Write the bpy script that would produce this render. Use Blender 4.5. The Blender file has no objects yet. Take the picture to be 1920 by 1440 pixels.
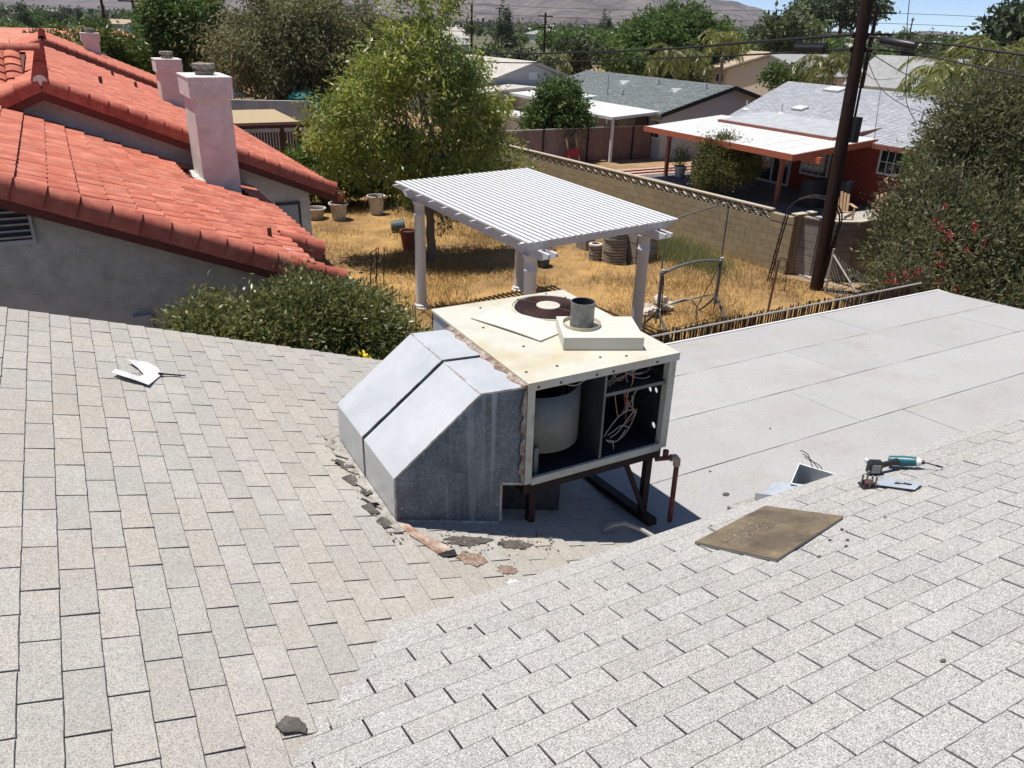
import bpy, math, random
import numpy as np
from mathutils import Vector, Matrix

# ------------------------------------------------------------------ camera, sky, sun
scene = bpy.context.scene
COL = scene.collection
cam_d = bpy.data.cameras.new('camera')
cam = bpy.data.objects.new('camera', cam_d)
COL.objects.link(cam)
PITCH, ROLL, AZ = 0.4341, -0.0307, -0.5147
def _cam_axes():
    cp, sp = math.cos(PITCH), math.sin(PITCH)
    fw = Vector((0, cp, -sp)); up0 = Vector((0, sp, cp)); rt0 = Vector((1, 0, 0))
    up = math.cos(ROLL) * up0 + math.sin(ROLL) * rt0
    rt = math.cos(ROLL) * rt0 - math.sin(ROLL) * up0
    R = Matrix.Rotation(AZ, 3, 'Z')      # the roofs run along the world axes
    return R @ rt, R @ up, R @ fw
_r, _u, _f = _cam_axes()
cam.matrix_world = Matrix(((_r.x, _u.x, -_f.x, 0), (_r.y, _u.y, -_f.y, 0), (_r.z, _u.z, -_f.z, 0), (0, 0, 0, 1)))
cam_d.sensor_width = 36.0
cam_d.lens = 27.35
cam_d.clip_start = 0.05
cam_d.clip_end = 20000
scene.camera = cam

SUN = Vector((-0.20, 0.17, 1.0)).normalized()        # towards the sun
SUN_EL = math.asin(SUN.z)
SUN_ROT = math.atan2(SUN.x, SUN.y)
world = bpy.data.worlds.new('World')
scene.world = world
world.use_nodes = True
wn = world.node_tree
bg = wn.nodes['Background']
sky = wn.nodes.new('ShaderNodeTexSky')
sky.sky_type = 'NISHITA'
sky.sun_disc = False
sky.sun_elevation = SUN_EL
sky.sun_rotation = SUN_ROT
sky.altitude = 3000
sky.air_density = 0.6
sky.dust_density = 0.5
sky.ozone_density = 3.0
bg.inputs['Strength'].default_value = 0.13
wn.links.new(sky.outputs['Color'], bg.inputs['Color'])
sun_d = bpy.data.lights.new('sun', 'SUN')
sun_d.energy = 5.0
sun_d.angle = math.radians(0.53)
sun_d.color = (1.0, 0.955, 0.89)
sun = bpy.data.objects.new('sun', sun_d)
COL.objects.link(sun)
sun.rotation_euler = (-SUN).to_track_quat('-Z', 'Y').to_euler()
sun.location = (0, 0, 30)
vs = scene.view_settings
vs.view_transform = 'Standard'
vs.look = 'None'
vs.exposure = 0.36
vs.gamma = 1.0
vs.use_curve_mapping = False

ZG = -6.3                     # yard level (the lens is the origin)
rnd = random.Random(11)
rng = np.random.default_rng(5)

# ------------------------------------------------------------------ materials
MATS = {}
def _base(name):
    m = bpy.data.materials.new(name)
    m.use_nodes = True
    nt = m.node_tree
    b = nt.nodes['Principled BSDF']
    MATS[name] = m
    return m, nt, nt.nodes, nt.links, b
def _noise(nt, scale, detail=3.0, rough=0.55, vec=None):
    n = nt.nodes.new('ShaderNodeTexNoise')
    n.inputs['Scale'].default_value = scale
    n.inputs['Detail'].default_value = detail
    n.inputs['Roughness'].default_value = rough
    if vec is None:
        g = nt.nodes.new('ShaderNodeNewGeometry')
        vec = g.outputs['Position']
    nt.links.new(vec, n.inputs['Vector'])
    return n.outputs['Fac']
def _map(nt, v, a, b, c, d):
    n = nt.nodes.new('ShaderNodeMapRange')
    n.inputs[1].default_value = a; n.inputs[2].default_value = b
    n.inputs[3].default_value = c; n.inputs[4].default_value = d
    nt.links.new(v, n.inputs[0])
    return n.outputs[0]
def _math(nt, op, a, b):
    n = nt.nodes.new('ShaderNodeMath'); n.operation = op
    for i, v in enumerate((a, b)):
        if hasattr(v, 'links'): nt.links.new(v, n.inputs[i])
        else: n.inputs[i].default_value = v
    return n.outputs[0]
def _mix(nt, fac, a, b, blend='MIX'):
    n = nt.nodes.new('ShaderNodeMix'); n.data_type = 'RGBA'; n.blend_type = blend
    for s, v in ((n.inputs[0], fac), (n.inputs[6], a), (n.inputs[7], b)):
        if hasattr(v, 'links'): nt.links.new(v, s)
        elif isinstance(v, (int, float)): s.default_value = v
        else: s.default_value = (*v, 1)
    return n.outputs[2]
def _scale(nt, col, val):
    n = nt.nodes.new('ShaderNodeHueSaturation')
    nt.links.new(col, n.inputs['Color'])
    if hasattr(val, 'links'): nt.links.new(val, n.inputs['Value'])
    else: n.inputs['Value'].default_value = val
    return n.outputs['Color']
def _rand(nt):
    o = nt.nodes.new('ShaderNodeObjectInfo')
    g = nt.nodes.new('ShaderNodeNewGeometry')
    s = _math(nt, 'ADD', o.outputs['Random'], g.outputs['Random Per Island'])
    return _math(nt, 'FRACT', s, 0.0)
def _bump(nt, b, h, strength, dist):
    n = nt.nodes.new('ShaderNodeBump')
    n.inputs['Strength'].default_value = strength
    n.inputs['Distance'].default_value = dist
    nt.links.new(h, n.inputs['Height'])
    nt.links.new(n.outputs['Normal'], b.inputs['Normal'])

def M(name, col, col2=None, rough=0.85, var=0.12, sc=5.0, metal=0.0, spec=0.3, piece=0.0, grain=0.0, gsc=90.0,
      bump=0.0, bsc=60.0, bd=0.01, lo=0.4, hi=0.62, stretch=None):
    m, nt, N, L, b = _base(name)
    vec = None
    if stretch:
        g = N.new('ShaderNodeNewGeometry'); mp = N.new('ShaderNodeMapping')
        mp.inputs['Scale'].default_value = stretch
        L.new(g.outputs['Position'], mp.inputs['Vector']); vec = mp.outputs['Vector']
    n1 = _noise(nt, sc, 5.0, 0.6, vec)
    c = _mix(nt, _map(nt, n1, lo, hi, 0.0, 1.0), col, col2 if col2 else col)
    v = _map(nt, _noise(nt, sc * 2.7, 4.0, 0.6, vec), 0.3, 0.7, 1 - var, 1 + var)
    c = _scale(nt, c, v)
    if piece:
        c = _scale(nt, c, _map(nt, _rand(nt), 0, 1, 1 - piece, 1 + piece))
    if grain:
        c = _scale(nt, c, _map(nt, _noise(nt, gsc, 2.0, 0.6), 0.3, 0.7, 1 - grain, 1 + grain))
    L.new(c, b.inputs['Base Color'])
    b.inputs['Roughness'].default_value = rough
    b.inputs['Metallic'].default_value = metal
    b.inputs['Specular IOR Level'].default_value = spec
    if bump:
        _bump(nt, b, _noise(nt, bsc, 3.0, 0.6), bump, bd)
    return m

def shingle_mat(name, warm, cool, dark, gsc, con, whiten=0.0, bald=0.35):
    m, nt, N, L, b = _base(name)
    r = _rand(nt)
    patch = _noise(nt, 0.9, 3.0, 0.6)
    f = _math(nt, 'ADD', _map(nt, patch, 0.38, 0.62, -0.25, 0.75), _map(nt, r, 0, 1, -0.35, 0.6))
    n = N.new('ShaderNodeClamp'); L.new(f, n.inputs[0])
    c = _mix(nt, n.outputs[0], cool, warm)
    c = _scale(nt, c, _map(nt, _math(nt, 'FRACT', _math(nt, 'MULTIPLY', r, 7.31), 0.0), 0, 1, 0.94, 1.06))
    # mineral granules: worn ones show the black asphalt
    g1 = _noise(nt, gsc, 2.5, 0.75)
    g2 = _noise(nt, gsc * 0.23, 2.0, 0.6)
    gr = _math(nt, 'ADD', g1, _map(nt, g2, 0.3, 0.7, -0.035, 0.035))
    c = _mix(nt, _map(nt, gr, 0.5 - con, 0.5 + con * 0.6, 1.0, 0.0), c, dark)
    if whiten:
        c = _mix(nt, _map(nt, g1, 0.56, 0.66, 0.0, whiten), c, (0.58, 0.57, 0.56))
    # clumps where the granules have come away, and pale scuffs
    cl = _noise(nt, 21.0, 5.0, 0.75)
    c = _mix(nt, _map(nt, cl, 0.60, 0.74, 0.0, bald), c, dark)
    c = _mix(nt, _map(nt, _noise(nt, 2.3, 5.0, 0.65), 0.56, 0.74, 0.0, 0.22), c, (0.56, 0.53, 0.49))
    # rain wash and soot with a shape of its own
    c = _mix(nt, _map(nt, _noise(nt, 4.2, 6.0, 0.7), 0.55, 0.8, 0.0, 0.25), c, (0.2, 0.19, 0.18))
    L.new(c, b.inputs['Base Color'])
    b.inputs['Roughness'].default_value = 0.95
    b.inputs['Specular IOR Level'].default_value = 0.12
    _bump(nt, b, gr, 0.55, 0.004)
    return m

def leaf_mat(name, a, bcol, trans=0.3, rough=0.5, dry=None, spec=0.35):
    m, nt, N, L, b = _base(name)
    g = N.new('ShaderNodeNewGeometry')
    o = N.new('ShaderNodeObjectInfo')
    ri = g.outputs['Random Per Island']
    big = _noise(nt, 1.1, 2.0, 0.5)
    f = _math(nt, 'ADD', _math(nt, 'MULTIPLY', ri, 0.6), _map(nt, big, 0.3, 0.7, -0.1, 0.5))
    c = _mix(nt, f, a, bcol)
    if dry:
        c = _mix(nt, _map(nt, _math(nt, 'FRACT', _math(nt, 'MULTIPLY', ri, 13.7), 0.0), 0.86, 1.0, 0.0, 0.8), c, dry)
    c = _scale(nt, c, _map(nt, o.outputs['Random'], 0, 1, 0.8, 1.2))
    L.new(c, b.inputs['Base Color'])
    b.inputs['Roughness'].default_value = rough
    b.inputs['Specular IOR Level'].default_value = spec
    t = N.new('ShaderNodeBsdfTranslucent')
    L.new(_scale(nt, c, 1.25), t.inputs['Color'])
    mx = N.new('ShaderNodeMixShader'); mx.inputs[0].default_value = trans
    L.new(b.outputs[0], mx.inputs[1]); L.new(t.outputs[0], mx.inputs[2])
    L.new(mx.outputs[0], N['Material Output'].inputs['Surface'])
    return m

shingle_mat('shingle_left', (0.485, 0.445, 0.385), (0.46, 0.445, 0.405), (0.20, 0.185, 0.17), 190, 0.18)
shingle_mat('shingle_right', (0.465, 0.445, 0.41), (0.475, 0.46, 0.435), (0.14, 0.135, 0.13), 190, 0.165, 0.7)
M('shingle_edge', (0.12, 0.11, 0.105), (0.07, 0.066, 0.062), rough=0.95, var=0.3, sc=40, lo=0.45, hi=0.55)
M('asphalt_felt', (0.035, 0.034, 0.033), rough=0.95, var=0.3, sc=30)
def roofing_mat():
    m, nt, N, L, b = _base('roll_roofing')
    c = _mix(nt, _map(nt, _noise(nt, 0.8, 4.0, 0.6), 0.35, 0.65, 0, 1), (0.405, 0.395, 0.388), (0.45, 0.44, 0.433))
    c = _scale(nt, c, _map(nt, _rand(nt), 0, 1, 0.965, 1.035))
    c = _mix(nt, _map(nt, _noise(nt, 1.7, 6.0, 0.7), 0.52, 0.72, 0.0, 0.45), c, (0.335, 0.295, 0.245))      # dust stains
    c = _mix(nt, _map(nt, _noise(nt, 11.0, 5.0, 0.75), 0.62, 0.76, 0.0, 0.5), c, (0.27, 0.26, 0.25))
    gr = _noise(nt, 210, 2.5, 0.75)
    c = _mix(nt, _map(nt, gr, 0.34, 0.55, 0.85, 0.0), c, (0.16, 0.155, 0.15))
    L.new(c, b.inputs['Base Color']); b.inputs['Roughness'].default_value = 0.95; b.inputs['Specular IOR Level'].default_value = 0.12
    h = _math(nt, 'ADD', gr, _math(nt, 'MULTIPLY', _noise(nt, 3.5, 3.0, 0.5), 2.5))
    _bump(nt, b, h, 0.5, 0.006)
roofing_mat()
M('tile', (0.415, 0.115, 0.07), (0.50, 0.18, 0.12), rough=0.8, var=0.12, sc=2.5, piece=0.15, grain=0.07, gsc=45, bump=0.2, bsc=40)
M('rake_tile', (0.33, 0.082, 0.052), (0.41, 0.13, 0.085), rough=0.75, var=0.14, sc=4, piece=0.1, grain=0.08, gsc=45, bump=0.25, bsc=35)
M('tile_far', (0.50, 0.18, 0.115), (0.56, 0.23, 0.16), rough=0.85, var=0.1, sc=1.0, piece=0.1)
M('brown_fascia', (0.11, 0.028, 0.02), rough=0.7, var=0.15, sc=8)
M('stucco_grey', (0.415, 0.42, 0.39), (0.34, 0.35, 0.325), rough=0.95, var=0.09, sc=3.2, grain=0.08, gsc=35, spec=0.1, bump=0.7, bsc=28, bd=0.012)
M('stucco_pink', (0.65, 0.62, 0.575), (0.57, 0.535, 0.49), rough=0.95, var=0.09, sc=2.5, grain=0.08, gsc=35, spec=0.1, bump=0.7, bsc=28, bd=0.012)
M('mortar_white', (0.72, 0.69, 0.64), (0.52, 0.49, 0.45), rough=0.95, var=0.1, sc=7)
M('flue_stone', (0.30, 0.27, 0.22), (0.14, 0.12, 0.10), rough=0.9, var=0.2, sc=14)
M('vent_metal', (0.36, 0.38, 0.40), rough=0.6, var=0.08, sc=6)
M('cream_paint', (0.52, 0.505, 0.425), (0.47, 0.405, 0.27), rough=0.45, var=0.06, sc=2.6, lo=0.48, hi=0.72, spec=0.35, grain=0.03, gsc=50)
M('cream_side', (0.52, 0.52, 0.44), (0.36, 0.33, 0.27), rough=0.55, var=0.1, sc=7, lo=0.52, hi=0.7)
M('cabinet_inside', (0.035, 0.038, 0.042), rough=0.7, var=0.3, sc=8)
M('cream_pale', (0.565, 0.56, 0.50), (0.54, 0.52, 0.44), rough=0.45, var=0.04, sc=2.5)
M('galvanized', (0.57, 0.58, 0.58), (0.50, 0.515, 0.52), rough=0.42, var=0.035, sc=2.2, metal=0.3, spec=0.5, grain=0.05, gsc=60)
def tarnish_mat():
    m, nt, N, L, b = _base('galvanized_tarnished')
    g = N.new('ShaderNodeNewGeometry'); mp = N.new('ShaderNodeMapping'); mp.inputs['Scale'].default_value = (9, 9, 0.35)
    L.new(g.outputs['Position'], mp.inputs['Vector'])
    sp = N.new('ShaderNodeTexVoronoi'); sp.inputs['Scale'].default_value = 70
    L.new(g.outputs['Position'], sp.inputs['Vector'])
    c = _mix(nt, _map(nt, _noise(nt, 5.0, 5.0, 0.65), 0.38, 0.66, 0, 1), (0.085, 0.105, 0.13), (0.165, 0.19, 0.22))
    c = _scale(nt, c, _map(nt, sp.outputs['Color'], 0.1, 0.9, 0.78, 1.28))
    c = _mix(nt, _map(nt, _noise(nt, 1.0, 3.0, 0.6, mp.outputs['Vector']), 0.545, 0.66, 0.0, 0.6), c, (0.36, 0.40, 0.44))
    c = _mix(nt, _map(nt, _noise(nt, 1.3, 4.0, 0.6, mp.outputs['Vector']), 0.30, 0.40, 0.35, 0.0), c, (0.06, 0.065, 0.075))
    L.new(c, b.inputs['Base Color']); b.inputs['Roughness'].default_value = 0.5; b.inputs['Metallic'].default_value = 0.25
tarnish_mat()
M('galvanized_edge', (0.5, 0.52, 0.52), (0.33, 0.27, 0.22), rough=0.6, var=0.15, sc=14, metal=0.2)
M('sealant', (0.36, 0.31, 0.265), (0.16, 0.09, 0.06), rough=0.9, var=0.25, sc=22, bump=0.8, bsc=60)
M('blower_zinc', (0.185, 0.195, 0.19), (0.14, 0.15, 0.145), rough=0.55, var=0.08, sc=6, metal=0.25)
M('guard_brown', (0.085, 0.042, 0.036), rough=0.55, var=0.15, sc=20)
M('flue_steel', (0.19, 0.19, 0.175), (0.25, 0.25, 0.23), rough=0.6, var=0.15, sc=18, metal=0.3)
M('black_iron', (0.018, 0.013, 0.012), (0.04, 0.02, 0.015), rough=0.75, var=0.2, sc=12)
M('rust_pipe', (0.11, 0.035, 0.025), (0.16, 0.06, 0.04), rough=0.75, var=0.2, sc=14)
M('pipe_fitting', (0.42, 0.34, 0.27), rough=0.6, var=0.2, sc=20)
M('wire_copper', (0.35, 0.14, 0.07), rough=0.5, var=0.1)
M('wire_grey', (0.38, 0.36, 0.32), rough=0.5, var=0.1)
M('wire_black', (0.03, 0.03, 0.03), rough=0.5, var=0.1)
M('wire_orange', (0.55, 0.30, 0.10), rough=0.5, var=0.1)
M('screw', (0.06, 0.05, 0.045), rough=0.5, var=0.1)
M('panel_brown', (0.175, 0.135, 0.085), (0.105, 0.082, 0.058), rough=0.75, var=0.2, sc=4.5, grain=0.12, gsc=60)
M('panel_edge', (0.40, 0.40, 0.38), rough=0.6, var=0.1)
M('white_sheet', (0.68, 0.68, 0.68), (0.58, 0.56, 0.55), rough=0.5, var=0.05, sc=12)
M('sheet_steel', (0.56, 0.60, 0.63), (0.48, 0.52, 0.55), rough=0.35, var=0.05, sc=9, metal=0.4)
M('tool_teal', (0.008, 0.10, 0.125), rough=0.4, var=0.08, sc=20, spec=0.5)
M('tool_black', (0.016, 0.016, 0.017), rough=0.45, var=0.1, sc=20, spec=0.5)
M('tool_white', (0.7, 0.7, 0.68), rough=0.4, var=0.05)
M('tool_label', (0.33, 0.33, 0.33), rough=0.5, var=0.1, sc=60)
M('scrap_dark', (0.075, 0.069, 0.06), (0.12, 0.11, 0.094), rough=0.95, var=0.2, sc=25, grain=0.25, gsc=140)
M('scrap_pale', (0.36, 0.34, 0.31), (0.22, 0.205, 0.185), rough=0.95, var=0.2, sc=25)
M('crumb', (0.17, 0.145, 0.12), (0.30, 0.26, 0.21), rough=0.95, var=0.3, sc=40, piece=0.35)
M('dirt_brown', (0.20, 0.135, 0.10), (0.30, 0.23, 0.18), rough=1.0, var=0.3, sc=30, grain=0.3, gsc=120)
M('copper_flashing', (0.24, 0.13, 0.09), (0.42, 0.34, 0.27), rough=0.6, var=0.15, sc=12)
M('white_vinyl', (0.64, 0.645, 0.65), rough=0.4, var=0.02, sc=3, spec=0.4)
M('vinyl_shade', (0.62, 0.63, 0.65), rough=0.45, var=0.03, sc=3)
M('block_tan', (0.335, 0.275, 0.175), (0.295, 0.24, 0.15), rough=0.95, var=0.06, sc=3, piece=0.075, grain=0.08, gsc=60, spec=0.1, bump=0.3, bsc=60)
M('block_cap', (0.44, 0.385, 0.29), rough=0.95, var=0.1, sc=5)
M('mortar', (0.31, 0.255, 0.165), rough=0.95, var=0.1, sc=8)
M('grey_block', (0.30, 0.275, 0.245), (0.24, 0.215, 0.19), rough=0.95, var=0.12, sc=5, piece=0.1)
M('terracotta', (0.30, 0.105, 0.06), rough=0.85, var=0.12, sc=8)
M('pot_white', (0.60, 0.57, 0.53), (0.42, 0.38, 0.34), rough=0.8, var=0.1, sc=9)
M('pot_green', (0.07, 0.10, 0.10), rough=0.6, var=0.1, sc=8)
M('soil', (0.06, 0.045, 0.035), rough=1, var=0.3, sc=30)
M('iron_dark', (0.014, 0.014, 0.015), (0.035, 0.026, 0.022), rough=0.6, var=0.2, sc=15)
M('swing_grey', (0.10, 0.11, 0.105), (0.16, 0.16, 0.15), rough=0.5, var=0.15, sc=10)
M('rust', (0.12, 0.055, 0.035), rough=0.85, var=0.25, sc=15)
M('rock', (0.42, 0.35, 0.29), (0.55, 0.48, 0.42), rough=0.95, var=0.15, sc=9, piece=0.25)
M('rock_red', (0.42, 0.2, 0.15), rough=0.95, var=0.15, sc=9)
M('pole_wood', (0.022, 0.012, 0.009), (0.042, 0.022, 0.015), rough=0.85, var=0.2, sc=5, stretch=(6, 6, 0.6), spec=0.2)
M('cable_black', (0.02, 0.02, 0.021), rough=0.5, var=0.1)
M('insulator', (0.45, 0.46, 0.45), rough=0.4, var=0.1)
M('reed', (0.03, 0.024, 0.019), (0.07, 0.052, 0.038), rough=0.95, var=0.3, sc=20, piece=0.35)
M('rail_grey', (0.36, 0.35, 0.33), rough=0.6, var=0.12, sc=6)
M('house_red', (0.27, 0.05, 0.032), (0.22, 0.042, 0.028), rough=0.85, var=0.1, sc=4)
M('trim_orange', (0.36, 0.10, 0.05), rough=0.75, var=0.1, sc=5)
M('trim_brown', (0.24, 0.09, 0.06), rough=0.8, var=0.1, sc=5)
M('white_trim', (0.62, 0.62, 0.60), rough=0.6, var=0.04, sc=5)
M('glass_dark', (0.02, 0.024, 0.028), rough=0.08, var=0.1, sc=3, spec=0.8)
M('shingle_pale', (0.40, 0.41, 0.43), (0.33, 0.34, 0.36), rough=0.95, var=0.07, sc=3.0, piece=0.06, spec=0.1)
M('shingle_green', (0.155, 0.175, 0.175), (0.205, 0.225, 0.22), rough=0.95, var=0.09, sc=4.0, piece=0.09, spec=0.1)
M('patio_white', (0.56, 0.56, 0.545), (0.48, 0.48, 0.47), rough=0.7, var=0.04, sc=2)
M('wall_beige', (0.45, 0.39, 0.31), rough=0.95, var=0.06, sc=4)
M('wall_grey', (0.46, 0.47, 0.48), rough=0.95, var=0.06, sc=4)
M('wall_yellow', (0.50, 0.42, 0.20), rough=0.95, var=0.06, sc=4)
M('wall_cream', (0.55, 0.50, 0.40), rough=0.95, var=0.06, sc=4)
M('roof_tan', (0.40, 0.31, 0.22), (0.34, 0.26, 0.19), rough=0.95, var=0.08, sc=2)
M('roof_beige', (0.45, 0.42, 0.37), (0.38, 0.355, 0.32), rough=0.95, var=0.08, sc=2)
M('roof_grey', (0.30, 0.30, 0.29), (0.25, 0.25, 0.245), rough=0.95, var=0.08, sc=2)
M('fence_slat', (0.25, 0.155, 0.125), (0.205, 0.125, 0.10), rough=0.95, var=0.1, sc=5, piece=0.1)
M('wood_tan', (0.48, 0.31, 0.18), (0.40, 0.25, 0.14), rough=0.7, var=0.12, sc=8, piece=0.08)
M('concrete', (0.48, 0.46, 0.43), (0.40, 0.38, 0.355), rough=0.95, var=0.1, sc=3)
M('patio_slab', (0.14, 0.14, 0.145), (0.10, 0.10, 0.105), rough=0.9, var=0.1, sc=2)
M('gravel_white', (0.44, 0.42, 0.39), (0.30, 0.28, 0.26), rough=0.95, var=0.15, sc=14, lo=0.45, hi=0.55, grain=0.3, gsc=12, bump=1.0, bsc=14, bd=0.05)
M('brick_path', (0.42, 0.24, 0.19), (0.5, 0.33, 0.27), rough=0.95, var=0.1, sc=5)
M('barrow_red', (0.32, 0.03, 0.03), rough=0.5, var=0.1)
M('barrow_wood', (0.5, 0.34, 0.12), rough=0.7, var=0.1)
M('bark', (0.085, 0.068, 0.055), (0.05, 0.04, 0.034), rough=0.95, var=0.25, sc=9, stretch=(3, 3, 0.8), bump=0.6, bsc=20, bd=0.02)
M('bark_pale', (0.20, 0.17, 0.14), rough=0.95, var=0.2, sc=9)
M('tarp_green', (0.02, 0.19, 0.15), rough=0.6, var=0.1)
M('mesh_wire', (0.20, 0.20, 0.19), rough=0.5, var=0.1, metal=0.4)
M('canvas_tan', (0.36, 0.28, 0.17), rough=0.9, var=0.08, sc=3)
M('timber_brown', (0.15, 0.055, 0.035), rough=0.8, var=0.1, sc=5)
M('flower_red', (0.36, 0.016, 0.03), (0.45, 0.045, 0.085), rough=0.6, var=0.15, sc=9)
M('flower_yellow', (0.75, 0.55, 0.02), rough=0.6, var=0.1)
M('ground_soil', (0.33, 0.225, 0.13), (0.25, 0.165, 0.095), rough=1.0, var=0.15, sc=0.35, grain=0.2, gsc=9, spec=0.05)
M('yard_earth', (0.34, 0.21, 0.085), (0.23, 0.145, 0.07), rough=1.0, var=0.2, sc=0.7, grain=0.25, gsc=22, spec=0.05, lo=0.42, hi=0.6)
M('valley_floor', (0.15, 0.135, 0.095), (0.085, 0.10, 0.055), rough=1.0, var=0.3, sc=0.02, spec=0.05)
M('hill_rock', (0.165, 0.135, 0.12), (0.09, 0.077, 0.068), rough=1.0, var=0.2, sc=0.006, grain=0.25, gsc=0.05, spec=0.03, bump=1.0, bsc=0.02, bd=25)
M('hill_scar', (0.42, 0.27, 0.19), rough=1.0, var=0.1, sc=0.02)
leaf_mat('leaf_willow', (0.075, 0.125, 0.022), (0.34, 0.375, 0.075), 0.42, 0.4, (0.25, 0.22, 0.05), 0.5)
leaf_mat('leaf_hedge', (0.075, 0.105, 0.026), (0.30, 0.30, 0.10), 0.34, 0.38, (0.17, 0.10, 0.04), 0.55)
leaf_mat('leaf_oleander', (0.062, 0.078, 0.036), (0.21, 0.20, 0.095), 0.32, 0.5, (0.14, 0.11, 0.06))
leaf_mat('leaf_olive', (0.058, 0.068, 0.030), (0.20, 0.19, 0.082), 0.32, 0.6)
leaf_mat('leaf_dark', (0.036, 0.072, 0.018), (0.135, 0.20, 0.045), 0.36, 0.5)
leaf_mat('leaf_citrus', (0.042, 0.085, 0.014), (0.165, 0.225, 0.035), 0.36, 0.4)
leaf_mat('leaf_pine', (0.030, 0.048, 0.022), (0.085, 0.11, 0.05), 0.2, 0.6)
leaf_mat('leaf_palm', (0.075, 0.11, 0.026), (0.29, 0.28, 0.075), 0.36, 0.4, (0.30, 0.24, 0.08), 0.5)
leaf_mat('leaf_bush', (0.055, 0.07, 0.018), (0.18, 0.165, 0.04), 0.3, 0.5, (0.2, 0.09, 0.03))
leaf_mat('leaf_far', (0.048, 0.068, 0.030), (0.13, 0.155, 0.065), 0.3, 0.7)
leaf_mat('straw', (0.30, 0.20, 0.07), (0.50, 0.37, 0.155), 0.25, 0.7, (0.22, 0.13, 0.06), 0.2)
leaf_mat('weed', (0.13, 0.15, 0.06), (0.27, 0.26, 0.12), 0.3, 0.7, None, 0.2)

# ------------------------------------------------------------------ mesh helpers
WM = {}
def wm(o): return WM.get(o.name, Matrix.Identity(4))
def winv(o): return wm(o).inverted()

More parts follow.
